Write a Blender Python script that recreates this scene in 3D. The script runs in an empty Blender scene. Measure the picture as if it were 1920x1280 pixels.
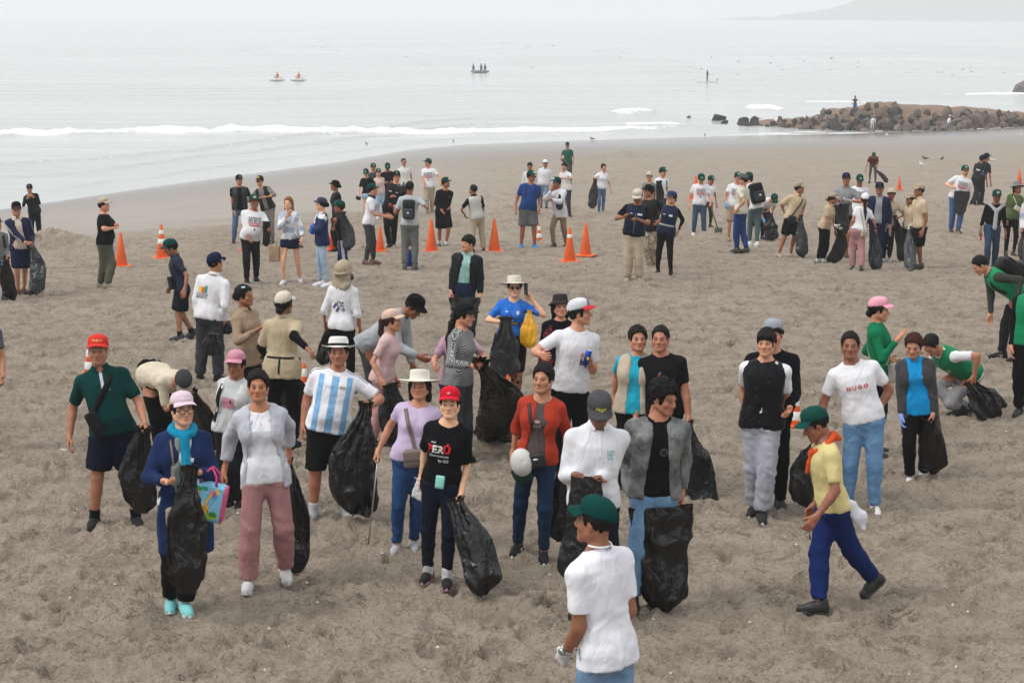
import bpy, bmesh, math, random, time
import numpy as np
from mathutils import Vector, Matrix
from mathutils.bvhtree import BVHTree

T0 = time.time()
R = math.radians
rng = np.random.default_rng(7)
random.seed(7)
scn = bpy.context.scene
COL = scn.collection

# ------------------------------------------------------------------ camera
FPX = 3733.0                       # focal length in photo pixels (1920 wide) = 70 mm on 36 mm
CAMZ = 4.25                        # camera above the near sand
PITCH = math.atan((640 - 26) / FPX)
SEA = -6.25                        # sea level below the near sand
cam_d = bpy.data.cameras.new('camera')
cam_d.sensor_width = 36.0
cam_d.lens = 36.0 * FPX / 1920.0
cam_d.clip_start = 0.1
cam_d.clip_end = 9000
cam = bpy.data.objects.new('camera', cam_d)
cam.location = (0, 0, CAMZ)
cam.rotation_euler = (math.pi / 2 - PITCH, 0, 0)
COL.objects.link(cam)
scn.camera = cam

# ------------------------------------------------------------------ world, sun, exposure
SUN_EL, SUN_AZ = R(52), R(-115)     # high, from the left and a little behind the camera
world = bpy.data.worlds.new('World')
scn.world = world
world.use_nodes = True
wn, wl = world.node_tree.nodes, world.node_tree.links
wn.clear()
w_out = wn.new('ShaderNodeOutputWorld')
w_bg = wn.new('ShaderNodeBackground')
w_sky = wn.new('ShaderNodeTexSky')
w_sky.sky_type = 'NISHITA'
w_sky.sun_disc = False
w_sky.sun_elevation = SUN_EL
w_sky.sun_rotation = SUN_AZ
w_sky.air_density = 1.0
w_sky.dust_density = 6.0
w_sky.ozone_density = 1.0
w_mix = wn.new('ShaderNodeMix')
w_mix.data_type = 'RGBA'
w_mix.inputs[0].default_value = 0.95          # the closed cloud deck over the clear sky
w_tc = wn.new('ShaderNodeTexCoord')
w_sep = wn.new('ShaderNodeSeparateXYZ')
w_map = wn.new('ShaderNodeMapRange')                 # an even overcast deck, brighter overhead than at the horizon
w_map.inputs['To Min'].default_value = 5.0
w_map.inputs['To Max'].default_value = 10.6
w_col = wn.new('ShaderNodeVectorMath')
w_col.operation = 'SCALE'
w_col.inputs[0].default_value = (.985, 1.0, 1.022)
wl.new(w_tc.outputs['Generated'], w_sep.inputs[0])
wl.new(w_sep.outputs[2], w_map.inputs['Value'])
wl.new(w_map.outputs[0], w_col.inputs['Scale'])
wl.new(w_col.outputs[0], w_mix.inputs[7])
wl.new(w_sky.outputs[0], w_mix.inputs[6])
wl.new(w_mix.outputs[2], w_bg.inputs[0])
w_bg.inputs[1].default_value = 0.075
wl.new(w_bg.outputs[0], w_out.inputs[0])

sun_d = bpy.data.lights.new('sun', 'SUN')
sun_d.energy = 1.05
sun_d.angle = R(24)
sun_d.color = (1.0, 0.97, 0.92)
sun = bpy.data.objects.new('sun', sun_d)
sv = Vector((math.sin(SUN_AZ) * math.cos(SUN_EL), math.cos(SUN_AZ) * math.cos(SUN_EL), math.sin(SUN_EL)))
sun.rotation_euler = sv.to_track_quat('Z', 'Y').to_euler()
sun.location = (0, 0, 60)
COL.objects.link(sun)

scn.view_settings.view_transform = 'Standard'
scn.view_settings.look = 'None'
scn.view_settings.exposure = 0.9
scn.view_settings.gamma = 1.0
scn.view_settings.use_curve_mapping = False
scn.cycles.use_denoising = True
scn.cycles.max_bounces = 6
scn.cycles.volume_bounces = 1

# ------------------------------------------------------------------ pixels and places
SP, CP = math.sin(PITCH), math.cos(PITCH)


def ray(px, py):
    x, y = (px - 960) / FPX, (640 - py) / FPX
    return np.array([x, CP + y * SP, -SP + y * CP])


def at_y(px, py, Y):
    d = ray(px, py)
    return np.array([0, 0, CAMZ]) + d * (Y / d[1])


def project(p):
    q = np.asarray(p, float) - np.array([0, 0, CAMZ])
    z = q[1] * CP - q[2] * SP
    return 960 + FPX * q[0] / z, 640 - FPX * (q[1] * SP + q[2] * CP) / z


def lerp(a, b, t):
    return a + (b - a) * t


def unit(v):
    v = np.asarray(v, float)
    return v / (np.linalg.norm(v) + 1e-9)


# shoreline in plan, X against Y, from the edge of the wash in the photograph
SHX = np.array([-140, -60, -27.7, -21.7, -12.4, -8.0, -3.9, 6.2, 18, 32, 46, 70, 140])
SHY = np.array([20, 70, 108, 123, 143, 156, 162, 168, 173, 178, 186, 200, 236])


def shore(X):
    return np.interp(X, SHX, SHY)


PT = np.array([-2.0, -.1, 0, .06, .14, .22, .32, .45, .7, 1.0, 1.3, 2.0, 9.0])
PF = np.array([.02, .0, 0, .03, .098, .20, .325, .47, .73, 1.0, 1.16, 1.5, 1.7])


def zbase(X, Y):
    t = (np.asarray(Y, float) - 15) / (shore(X) - 15)
    return SEA * np.interp(t, PT, PF)


def ground(px, py):
    """Where the ray through a photo pixel meets the sand."""
    d = ray(px, py)
    lo, hi = 3.0, 400.0
    for _ in range(40):
        m = .5 * (lo + hi)
        p = np.array([0, 0, CAMZ]) + d * m
        if p[2] > max(float(zbase(p[0], p[1])), SEA):
            lo = m
        else:
            hi = m
    return np.array([0, 0, CAMZ]) + d * lo


# ------------------------------------------------------------------ noise
_perm = rng.permutation(256)
_perm = np.concatenate([_perm, _perm, _perm])
_val = rng.uniform(-1, 1, 256)


def noise3(p):
    """Value noise, p (n,3) -> (n,) in -1..1"""
    i = np.floor(p).astype(np.int64)
    f = p - i
    f = f * f * (3 - 2 * f)
    i &= 255
    out = 0
    for dx in (0, 1):
        wx = f[:, 0] if dx else 1 - f[:, 0]
        ax = _perm[(i[:, 0] + dx) & 255]
        for dy in (0, 1):
            wy = f[:, 1] if dy else 1 - f[:, 1]
            ay = _perm[ax + ((i[:, 1] + dy) & 255)]
            for dz in (0, 1):
                wz = f[:, 2] if dz else 1 - f[:, 2]
                out = out + wx * wy * wz * _val[_perm[ay + ((i[:, 2] + dz) & 255)]]
    return out


def ridged(p):
    return 1 - 2 * np.abs(noise3(p))


# ------------------------------------------------------------------ meshes
def mesh_from(name, V, Q, smooth=True):
    """V (n,3), Q list/array of faces (all the same length, or list of tuples)"""
    me = bpy.data.meshes.new(name)
    V = np.asarray(V, np.float32)
    if isinstance(Q, np.ndarray):
        n, k = Q.shape
        me.vertices.add(len(V))
        me.vertices.foreach_set('co', V.ravel())
        me.loops.add(n * k)
        me.loops.foreach_set('vertex_index', Q.astype(np.int32).ravel())
        me.polygons.add(n)
        me.polygons.foreach_set('loop_start', np.arange(0, n * k, k, dtype=np.int32))
        me.update(calc_edges=True)
        me.validate()
    else:
        me.from_pydata(V.tolist(), [], [tuple(int(i) for i in q) for q in Q])
        me.update()
    if smooth:
        me.polygons.foreach_set('use_smooth', np.ones(len(me.polygons), bool))
    return me


def link(name, me, mat=None, parent=None, loc=None, color=None):
    o = bpy.data.objects.new(name, me)
    COL.objects.link(o)
    if mat is not None and me is not None and len(me.materials) == 0:
        me.materials.append(mat)
    if parent is not None:
        o.parent = parent
    if loc is not None:
        o.location = [float(c) for c in loc]
    if color is not None:
        o.color = (*color[:3], 1)
    return o


def tag(o, label=None, cat=None, group=None, kind=None):
    if label:
        o['label'] = label
    if cat:
        o['category'] = cat
    if group:
        o['group'] = group
    if kind:
        o['kind'] = kind
    return o


def empty(name, loc, label, cat, group=None):
    o = bpy.data.objects.new(name, None)
    o.empty_display_size = .2
    COL.objects.link(o)
    o.location = [float(c) for c in loc]
    return tag(o, label, cat, group)


def set_color(me, C, name='Col'):
    a = me.color_attributes.new(name, 'FLOAT_COLOR', 'POINT')
    C4 = np.ones((len(me.vertices), 4), np.float32)
    C4[:, :3] = C
    a.data.foreach_set('color', C4.ravel())


def set_vec(me, V, name='tc'):
    a = me.attributes.new(name, 'FLOAT_VECTOR', 'POINT')
    a.data.foreach_set('vector', np.asarray(V, np.float32).ravel())


def vnormals(V, Q):
    n = np.cross(V[Q[:, 2]] - V[Q[:, 0]], V[Q[:, -1]] - V[Q[:, 1]])
    N = np.zeros_like(V)
    for k in range(Q.shape[1]):
        for c in range(3):
            N[:, c] += np.bincount(Q[:, k], weights=n[:, c], minlength=len(V))
    return N / (np.linalg.norm(N, axis=1, keepdims=True) + 1e-12)


def srgb(*c):
    """0-255 sRGB -> linear"""
    if len(c) == 1:
        c = tuple(int(c[0][i:i + 2], 16) for i in (0, 2, 4))
    return tuple(((v / 255) / 12.92 if v / 255 < .04045 else ((v / 255 + .055) / 1.055) ** 2.4) for v in c)


# ------------------------------------------------------------------ solid fields and their surface
class Field:
    def __init__(s, lo, hi, vox):
        s.v = vox
        s.o = np.asarray(lo, float) - 3 * vox
        s.n = (np.ceil((np.asarray(hi, float) - np.asarray(lo, float)) / vox) + 7).astype(int)
        s.ax = [(s.o[i] + vox * np.arange(s.n[i])).astype(np.float32) for i in range(3)]
        s.D = np.full(s.n, .5, np.float32)

    def sub(s, lo, hi):
        a = np.clip(np.floor((np.asarray(lo) - s.o) / s.v).astype(int), 0, s.n)
        b = np.clip(np.ceil((np.asarray(hi) - s.o) / s.v).astype(int) + 1, 0, s.n)
        if np.any(b <= a):
            return None
        sl = tuple(slice(a[i], b[i]) for i in range(3))
        return sl, s.ax[0][sl[0]][:, None, None], s.ax[1][sl[1]][None, :, None], s.ax[2][sl[2]][None, None, :]

    def put(s, sl, d, k):
        A = s.D[sl]
        if k > 0:
            h = np.maximum(k - np.abs(A - d), 0)
            s.D[sl] = np.minimum(A, d) - h * h * (.25 / k)
        else:
            s.D[sl] = np.minimum(A, d)

    def carve(s, sl, d, k):
        A = s.D[sl]
        d = -d
        if k > 0:
            h = np.maximum(k - np.abs(A - d), 0)
            s.D[sl] = np.maximum(A, d) + h * h * (.25 / k)
        else:
            s.D[sl] = np.maximum(A, d)

    def cap(s, a, b, ra, rb, k=0., flat=None, sc=None, carve=False):
        """tapered capsule; flat=(t0,t1) trims its ends square"""
        a, b = np.asarray(a, float), np.asarray(b, float)
        m = max(ra, rb) + k + 2 * s.v
        g = s.sub(np.minimum(a, b) - m, np.maximum(a, b) + m)
        if g is None:
            return
        sl, x, y, z = g
        ab = b - a
        L2 = float(ab @ ab) + 1e-12
        X, Y, Z = x - np.float32(a[0]), y - np.float32(a[1]), z - np.float32(a[2])
        tt = (X * np.float32(ab[0] / L2) + Y * np.float32(ab[1] / L2) + Z * np.float32(ab[2] / L2))
        t = np.clip(tt, 0, 1)
        d = np.sqrt((X - t * np.float32(ab[0])) ** 2 + (Y - t * np.float32(ab[1])) ** 2 + (Z - t * np.float32(ab[2])) ** 2) - (np.float32(ra) + t * np.float32(rb - ra))
        if flat is not None:
            L = math.sqrt(L2)
            if flat[0] is not None:
                d = np.maximum(d, (flat[0] - tt) * np.float32(L))
            if flat[1] is not None:
                d = np.maximum(d, (tt - flat[1]) * np.float32(L))
        (s.carve if carve else s.put)(sl, d, k)

    def ell(s, c, rad, k=0., fr=None, carve=False):
        c, rad = np.asarray(c, float), np.asarray(rad, float)
        m = rad.max() + k + 2 * s.v
        g = s.sub(c - m, c + m)
        if g is None:
            return
        sl, x, y, z = g
        X, Y, Z = x - np.float32(c[0]), y - np.float32(c[1]), z - np.float32(c[2])
        if fr is not None:
            fr = np.asarray(fr, np.float32)
            X, Y, Z = [X * q[0] + Y * q[1] + Z * q[2] for q in fr]
        k0 = np.sqrt((X / rad[0]) ** 2 + (Y / rad[1]) ** 2 + (Z / rad[2]) ** 2)
        k1 = np.sqrt((X / rad[0] ** 2) ** 2 + (Y / rad[1] ** 2) ** 2 + (Z / rad[2] ** 2) ** 2) + 1e-6
        (s.carve if carve else s.put)(sl, (k0 * (k0 - 1) / k1).astype(np.float32), k)

    def prof(s, fr, O, tab, k=0., pw=2.4, z0=None, z1=None, cut=None):
        """column of rounded sections along fr[2]; tab rows (z, half width, half depth, forward offset)"""
        tab = np.asarray(tab, float)
        r, f, u = [np.asarray(q, float) for q in fr]
        W = tab[:, 1].max() + .03
        P0, P1 = O + u * tab[0, 0], O + u * tab[-1, 0]
        m = W + k
        g = s.sub(np.minimum(P0, P1) - m, np.maximum(P0, P1) + m)
        if g is None:
            return
        sl, x, y, z = g
        X, Y, Z = x - np.float32(O[0]), y - np.float32(O[1]), z - np.float32(O[2])
        lx = X * np.float32(r[0]) + Y * np.float32(r[1]) + Z * np.float32(r[2])
        ly = X * np.float32(f[0]) + Y * np.float32(f[1]) + Z * np.float32(f[2])
        lz = X * np.float32(u[0]) + Y * np.float32(u[1]) + Z * np.float32(u[2])
        w = np.interp(lz, tab[:, 0], tab[:, 1]).astype(np.float32)
        dd = np.interp(lz, tab[:, 0], tab[:, 2]).astype(np.float32)
        c = np.interp(lz, tab[:, 0], tab[:, 3]).astype(np.float32)
        q = (np.abs(lx) / w) ** np.float32(pw) + (np.abs(ly - c) / dd) ** np.float32(pw)
        d = (q ** np.float32(1 / pw) - 1) * np.minimum(w, dd)
        d = np.maximum(d, lz - np.float32(tab[-1, 0] if z1 is None else z1))
        d = np.maximum(d, np.float32(tab[0, 0] if z0 is None else z0) - lz)
        if cut is not None:
            d = cut(lx, ly, lz, d)
        s.put(sl, d, k)

    def slab(s, fr, O, fn):
        """fn(lx,ly,lz) -> distance that is carved away where negative (whole field)"""
        r, f, u = [np.asarray(q, np.float32) for q in fr]
        X = s.ax[0][:, None, None] - np.float32(O[0])
        Y = s.ax[1][None, :, None] - np.float32(O[1])
        Z = s.ax[2][None, None, :] - np.float32(O[2])
        d = fn(X * r[0] + Y * r[1] + Z * r[2], X * f[0] + Y * f[1] + Z * f[2], X * u[0] + Y * u[1] + Z * u[2])
        s.D = np.maximum(s.D, -d)

    def mesh(s):
        D = s.D
        I = D < 0
        c = np.zeros(tuple(s.n - 1), np.uint8)
        n0, n1, n2 = s.n
        J = I.view(np.uint8)
        for dx in (0, 1):
            for dy in (0, 1):
                for dz in (0, 1):
                    c += J[dx:n0 - 1 + dx, dy:n1 - 1 + dy, dz:n2 - 1 + dz]
        ci = np.argwhere((c > 0) & (c < 8))
        N = len(ci)
        if N == 0:
            return np.zeros((0, 3)), np.zeros((0, 4), int)
        idx = np.full(tuple(s.n - 1), -1, np.int32)
        idx[ci[:, 0], ci[:, 1], ci[:, 2]] = np.arange(N)
        cor = [(a, b, e) for a in (0, 1) for b in (0, 1) for e in (0, 1)]
        val = np.stack([D[ci[:, 0] + a, ci[:, 1] + b, ci[:, 2] + e] for a, b, e in cor], 1)
        acc = np.zeros((N, 3))
        cnt = np.zeros(N)
        for p in range(8):
            for ax in range(3):
                if cor[p][ax]:
                    continue
                q = p + (4, 2, 1)[ax]
                va, vb = val[:, p], val[:, q]
                m = (va < 0) != (vb < 0)
                t = np.where(m, va / np.where(m, va - vb, 1), 0)
                for k in range(3):
                    acc[:, k] += np.where(m, cor[p][k] + (t if k == ax else 0), 0)
                cnt += m
        V = s.o + (ci + acc / cnt[:, None]) * s.v
        Q = []
        for ax in range(3):
            b, e = [(1, 2), (2, 0), (0, 1)][ax]
            sl0 = [slice(None)] * 3
            sl1 = [slice(None)] * 3
            sl0[ax], sl1[ax] = slice(0, -1), slice(1, None)
            A, B = I[tuple(sl0)], I[tuple(sl1)]
            ed = np.argwhere(A != B)
            ed = ed[(ed[:, b] > 0) & (ed[:, e] > 0) & (ed[:, b] < s.n[b] - 1) & (ed[:, e] < s.n[e] - 1)]
            ins = A[ed[:, 0], ed[:, 1], ed[:, 2]]
            offs = [(-1, -1), (0, -1), (0, 0), (-1, 0)]
            qs = []
            for ob, oe in offs:
                w = ed.copy()
                w[:, b] += ob
                w[:, e] += oe
                qs.append(idx[w[:, 0], w[:, 1], w[:, 2]])
            q = np.stack(qs, 1)
            q[~ins] = q[~ins][:, ::-1]
            Q.append(q)
        Q = np.concatenate(Q)
        return V, Q[(Q >= 0).all(1)]


def relax(V, Q, it=1, f=.5):
    for _ in range(it):
        S = np.zeros_like(V)
        n = np.zeros(len(V))
        for k in range(4):
            a, b = Q[:, k], Q[:, (k + 1) % 4]
            for c in range(3):
                S[:, c] += np.bincount(a, weights=V[b, c], minlength=len(V)) + np.bincount(b, weights=V[a, c], minlength=len(V))
            n += np.bincount(a, minlength=len(V)) + np.bincount(b, minlength=len(V))
        V = V + f * (S / np.maximum(n, 1)[:, None] - V)
    return V

# ------------------------------------------------------------------ materials
MATS = {}


class NT:
    def __init__(s, name):
        s.m = bpy.data.materials.new(name)
        s.m.use_nodes = True
        s.t = s.m.node_tree
        s.t.nodes.clear()
        s.out = s.t.nodes.new('ShaderNodeOutputMaterial')
        s.b = s.t.nodes.new('ShaderNodeBsdfPrincipled')
        s.t.links.new(s.b.outputs[0], s.out.inputs[0])

    def n(s, t, **kw):
        nd = s.t.nodes.new('ShaderNode' + t)
        for k, v in kw.items():
            setattr(nd, k, v)
        return nd

    def l(s, a, b):
        s.t.links.new(a, b)

    def set(s, **kw):
        for k, v in kw.items():
            s.b.inputs[k.replace('_', ' ')].default_value = v
        return s

    def math(s, op, a, b=None, c=None):
        nd = s.n('Math', operation=op)
        for i, v in enumerate((a, b, c)):
            if v is None:
                continue
            if isinstance(v, (int, float)):
                nd.inputs[i].default_value = v
            else:
                s.l(v, nd.inputs[i])
        return nd.outputs[0]

    def mix(s, f, a, b, blend='MIX'):
        nd = s.n('Mix', data_type='RGBA', blend_type=blend)
        for i, v in ((0, f), (6, a), (7, b)):
            if isinstance(v, (int, float)):
                nd.inputs[i].default_value = v
            elif isinstance(v, tuple):
                nd.inputs[i].default_value = (*v[:3], 1)
            else:
                s.l(v, nd.inputs[i])
        return nd.outputs[2]

    def noise(s, vec, scale, detail=3, rough=.55, dist=0.):
        nd = s.n('TexNoise')
        nd.inputs['Scale'].default_value = scale
        nd.inputs['Detail'].default_value = detail
        nd.inputs['Roughness'].default_value = rough
        nd.inputs['Distortion'].default_value = dist
        if vec is not None:
            s.l(vec, nd.inputs['Vector'])
        return nd.outputs['Fac']

    def ramp(s, fac, pts):
        nd = s.n('ValToRGB')
        e = nd.color_ramp.elements
        while len(e) < len(pts):
            e.new(.5)
        for i, (p, c) in enumerate(pts):
            e[i].position = p
            e[i].color = (c, c, c, 1) if isinstance(c, (int, float)) else (*c[:3], 1)
        s.l(fac, nd.inputs[0])
        return nd.outputs[0]

    def attr(s, name):
        return s.n('Attribute', attribute_name=name)

    def obj(s):
        return s.n('TexCoord').outputs['Object']

    def sep(s, v):
        nd = s.n('SeparateXYZ')
        s.l(v, nd.inputs[0])
        return nd.outputs

    def bump(s, h, strength, dist):
        nd = s.n('Bump')
        nd.inputs['Strength'].default_value = strength
        nd.inputs['Distance'].default_value = dist
        s.l(h, nd.inputs['Height'])
        s.l(nd.outputs[0], s.b.inputs['Normal'])
        return nd

    def base(s, c):
        if isinstance(c, tuple):
            s.b.inputs['Base Color'].default_value = (*c[:3], 1)
        else:
            s.l(c, s.b.inputs['Base Color'])
        return s


def cloth(name, rough=.92, sheen=.015, fold=.45, fold_scale=9, fine=180, mottle=.16, pattern=None):
    """cloth takes its colour from the object's own colour unless a pattern is given"""
    t = NT(name)
    oc = t.obj()
    info = t.n('ObjectInfo')
    col = info.outputs['Color'] if pattern is None else pattern(t)
    n = t.noise(oc, 5, 4)
    t.base(t.mix(t.ramp(n, [(.3, 0), (.7, 1)]), t.mix(1.0, col, (1 - mottle,) * 3, 'MULTIPLY'), col))
    mp = t.n('Mapping')
    mp.inputs['Scale'].default_value = (1, 1, .45)
    t.l(oc, mp.inputs[0])
    f1 = t.noise(mp.outputs[0], fold_scale, 2, .5, .9)
    f2 = t.noise(oc, fine, 1)
    h = t.math('ADD', t.math('MULTIPLY', t.math('ABSOLUTE', t.math('SUBTRACT', f1, .5)), 2.2), t.math('MULTIPLY', f2, .06))
    t.bump(h, fold, .022)
    t.set(Roughness=rough, Sheen_Weight=sheen, Sheen_Roughness=.5, Specular_IOR_Level=.06)
    MATS[name] = t.m
    return t


cloth('cotton')
cloth('jersey', rough=.75, fold=.45)
cloth('nylon', rough=.5, sheen=.05, fold=.65, fold_scale=12)
cloth('knit', rough=.95, sheen=.06, fold=.25, fine=90)


def _denim(t):
    info = t.n('ObjectInfo')
    oc = t.obj()
    fade = t.ramp(t.noise(oc, 3.5, 3), [(.34, 0), (.78, 1)])
    grain = t.noise(oc, 160, 2)
    c = t.mix(t.math('MULTIPLY', fade, .5), info.outputs['Color'], t.mix(1., info.outputs['Color'], (2.1, 1.9, 1.7), 'MULTIPLY'))
    return t.mix(t.math('MULTIPLY', grain, .3), c, (.5, .55, .6), 'MULTIPLY')


cloth('denim', fold=.6, fold_scale=13, pattern=_denim)


def tc(t):
    return t.sep(t.attr('tc').outputs['Vector'])


def band(t, v, lo, hi):
    return t.math('MULTIPLY', t.math('GREATER_THAN', v, lo), t.math('LESS_THAN', v, hi))


def _argentina(t):
    s = tc(t)
    ax = t.math('ABSOLUTE', s[0])
    edge = t.math('MULTIPLY', t.math('SUBTRACT', t.noise(t.attr('tc').outputs['Vector'], 55, 2), .5), .012)
    ax = t.math('ADD', ax, edge)
    m = t.math('MAXIMUM', t.math('LESS_THAN', ax, .034), band(t, ax, .103, .155))
    m = t.math('MULTIPLY', m, t.math('LESS_THAN', s[2], .475))
    m = t.math('MULTIPLY', m, t.math('LESS_THAN', ax, .2))
    grad = t.noise(t.attr('tc').outputs['Vector'], 22, 2)
    blue = t.mix(grad, (.10, .29, .58), (.36, .60, .82))
    c = t.mix(m, (.80, .81, .86), blue)
    sh = t.math('MULTIPLY', t.math('GREATER_THAN', s[2], .44), t.math('GREATER_THAN', t.math('ABSOLUTE', s[0]), .085))
    ln = t.math('LESS_THAN', t.math('ABSOLUTE', t.math('SUBTRACT', t.math('FRACT', t.math('ADD', t.math('MULTIPLY', s[1], 42), .5)), .5)), .2)
    sh = t.math('MULTIPLY', t.math('MULTIPLY', sh, ln), t.math('LESS_THAN', t.math('ABSOLUTE', s[1]), .036))
    return t.mix(sh, c, (.012, .016, .04))


cloth('argentina_stripes', rough=.6, pattern=_argentina, mottle=.08)


def _plaid(t):
    s = tc(t)
    ang = t.math('ADD', t.math('MULTIPLY', s[0], 1), t.math('MULTIPLY', s[1], .6))
    a = t.math('GREATER_THAN', t.math('FRACT', t.math('MULTIPLY', ang, 22)), .5)
    b = t.math('GREATER_THAN', t.math('FRACT', t.math('MULTIPLY', s[2], 22)), .5)
    return t.mix(t.math('MULTIPLY', t.math('ADD', a, b), .5), (.16, .022, .025), (.012, .012, .016))


cloth('red_plaid', pattern=_plaid)


def _bwplaid(t):
    s = tc(t)
    a = t.math('GREATER_THAN', t.math('FRACT', t.math('MULTIPLY', t.math('ADD', s[0], s[1]), 30)), .5)
    b = t.math('GREATER_THAN', t.math('FRACT', t.math('MULTIPLY', s[2], 30)), .5)
    return t.mix(t.math('MULTIPLY', t.math('ADD', a, b), .5), (.35, .34, .32), (.03, .03, .035))


cloth('grey_plaid', pattern=_bwplaid)


def _hound(t):
    s = tc(t)
    z = t.math('MULTIPLY', s[2], 62)
    zig = t.math('ABSOLUTE', t.math('SUBTRACT', t.math('FRACT', t.math('MULTIPLY', t.math('ADD', s[0], t.math('MULTIPLY', s[1], .8)), 34)), .5))
    a = t.math('FRACT', t.math('ADD', z, t.math('MULTIPLY', zig, 2)))
    return t.mix(t.math('GREATER_THAN', a, .52), (.022, .024, .026), (.42, .43, .43))


cloth('zigzag_knit', pattern=_hound)


def _floral(t):
    v = t.attr('tc').outputs['Vector']
    vo = t.n('TexVoronoi')
    vo.inputs['Scale'].default_value = 7.5
    t.l(v, vo.inputs['Vector'])
    d = vo.outputs['Distance']
    pet = t.math('SINE', t.math('MULTIPLY', d, 95))
    n = t.noise(v, 38, 2)
    m = t.math('MULTIPLY', t.math('LESS_THAN', d, .48), t.math('GREATER_THAN', t.math('ADD', pet, t.math('MULTIPLY', n, .9)), .25))
    return t.mix(m, (.74, .75, .76), t.mix(n, (.02, .06, .17), (.16, .32, .58)))


cloth('blue_floral', pattern=_floral)


def _leggings(t):
    v = t.obj()
    a = t.noise(v, 16, 2, dist=2.5)
    b = t.noise(v, 24, 2, dist=2.)
    c = t.mix(t.math('GREATER_THAN', a, .53), (.012, .012, .015), (.55, .10, .04))
    c = t.mix(t.math('GREATER_THAN', b, .58), c, (.68, .45, .20))
    return t.mix(t.math('LESS_THAN', b, .40), c, (.62, .56, .50))


cloth('printed_leggings', pattern=_leggings)


def _camo(t):
    v = t.obj()
    a = t.noise(v, 9, 2, dist=1.)
    b = t.noise(v, 13, 2, dist=1.)
    c = t.mix(t.math('GREATER_THAN', a, .52), (.36, .29, .21), (.20, .15, .11))
    return t.mix(t.math('GREATER_THAN', b, .57), c, (.50, .44, .36))


cloth('desert_camouflage', pattern=_camo)


def _check(t):
    s = t.sep(t.obj())
    a = t.math('GREATER_THAN', t.math('FRACT', t.math('MULTIPLY', s[0], 14)), .86)
    b = t.math('GREATER_THAN', t.math('FRACT', t.math('MULTIPLY', s[2], 14)), .86)
    return t.mix(t.math('MAXIMUM', a, b), (.03, .07, .17), (.45, .5, .56))


cloth('blue_check', pattern=_check)


def _washed(t):
    v = t.attr('tc').outputs['Vector']
    n = t.ramp(t.noise(v, 7, 4, .6), [(.36, 0), (.66, 1)])
    g = t.noise(v, 130, 2)
    c = t.mix(n, (.085, .087, .088), (.30, .31, .31))
    return t.mix(t.math('MULTIPLY', g, .45), c, (.5, .5, .5), 'MULTIPLY')


cloth('washed_denim', pattern=_washed, fold=.7, fold_scale=14)


def _jersey_blue(t):
    v = t.attr('tc').outputs['Vector']
    s = tc(t)
    d = t.math('FRACT', t.math('MULTIPLY', t.math('ADD', s[0], s[2]), 26))
    m = t.math('MULTIPLY', t.math('GREATER_THAN', d, .6), t.math('GREATER_THAN', t.noise(v, 9, 1), .54))
    return t.mix(t.math('MULTIPLY', m, .45), (.022, .15, .60), (.14, .34, .72))


cloth('blue_football_jersey', rough=.6, pattern=_jersey_blue)


def _hi(t):
    info = t.n('ObjectInfo')
    s = tc(t)
    q = t.math('GREATER_THAN', t.math('FRACT', t.math('MULTIPLY', s[2], 17)), .86)
    return t.mix(q, info.outputs['Color'], (.004, .004, .005))


def puffer():
    t = NT('quilted_nylon')
    oc = t.obj()
    info = t.n('ObjectInfo')
    s = tc(t)
    q = t.math('ABSOLUTE', t.math('SINE', t.math('MULTIPLY', s[2], 42)))
    n = t.noise(oc, 20, 2)
    t.base(info.outputs['Color'])
    t.bump(t.math('ADD', t.math('POWER', q, .5), t.math('MULTIPLY', n, .5)), .8, .02)
    t.set(Roughness=.55, Specular_IOR_Level=.35)
    MATS['quilted_nylon'] = t.m


puffer()


def skin():
    t = NT('skin')
    c = t.attr('Col').outputs['Color']
    oc = t.obj()
    n = t.noise(oc, 28, 3)
    t.base(t.mix(t.math('MULTIPLY', n, .22), c, (.8, .55, .45), 'MULTIPLY'))
    t.bump(t.noise(oc, 140, 2), .12, .004)
    t.set(Roughness=.52, Specular_IOR_Level=.4)
    MATS['skin'] = t.m


skin()


def hairm():
    t = NT('hair')
    info = t.n('ObjectInfo')
    mp = t.n('Mapping')
    mp.inputs['Scale'].default_value = (1, 1, .12)
    t.l(t.obj(), mp.inputs[0])
    n = t.noise(mp.outputs[0], 150, 2)
    t.base(t.mix(n, info.outputs['Color'], t.mix(1., info.outputs['Color'], (1.7, 1.6, 1.5), 'MULTIPLY')))
    t.bump(n, .9, .006)
    t.set(Roughness=.55, Specular_IOR_Level=.10)
    MATS['hair'] = t.m


hairm()


def simple(name, rough=.5, spec=.5, col=None, metallic=0., bump=None, mott=.0, coat=0.):
    t = NT(name)
    info = t.n('ObjectInfo')
    c = info.outputs['Color'] if col is None else col
    if mott and not isinstance(c, tuple):
        c = t.mix(t.ramp(t.noise(t.obj(), 7, 5, .65), [(.35, 0), (.7, 1)]), t.mix(1., c, (1 - mott,) * 3, 'MULTIPLY'), c)
    t.base(c)
    t.set(Roughness=rough, Specular_IOR_Level=spec, Metallic=metallic, Coat_Weight=coat)
    if bump:
        t.bump(t.noise(t.obj(), bump[0], 3), bump[1], bump[2])
    MATS[name] = t.m
    return t


simple('rubber', .8, .3, mott=.25, bump=(60, .3, .006))
simple('leather', .5, .45, mott=.2, bump=(45, .4, .006))
simple('straw', .9, .2, mott=.08, bump=(160, .6, .004))
simple('felt', .92, .2, mott=.1, bump=(60, .3, .005))
simple('print', .8, .2)
simple('plastic', .38, .5)
simple('glass_dark', .1, .6)
simple('metal', .3, .5, metallic=.9)
simple('cardboard', .9, .15, mott=.15, bump=(25, .4, .01))
simple('feather', .85, .2, mott=.2)


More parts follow.
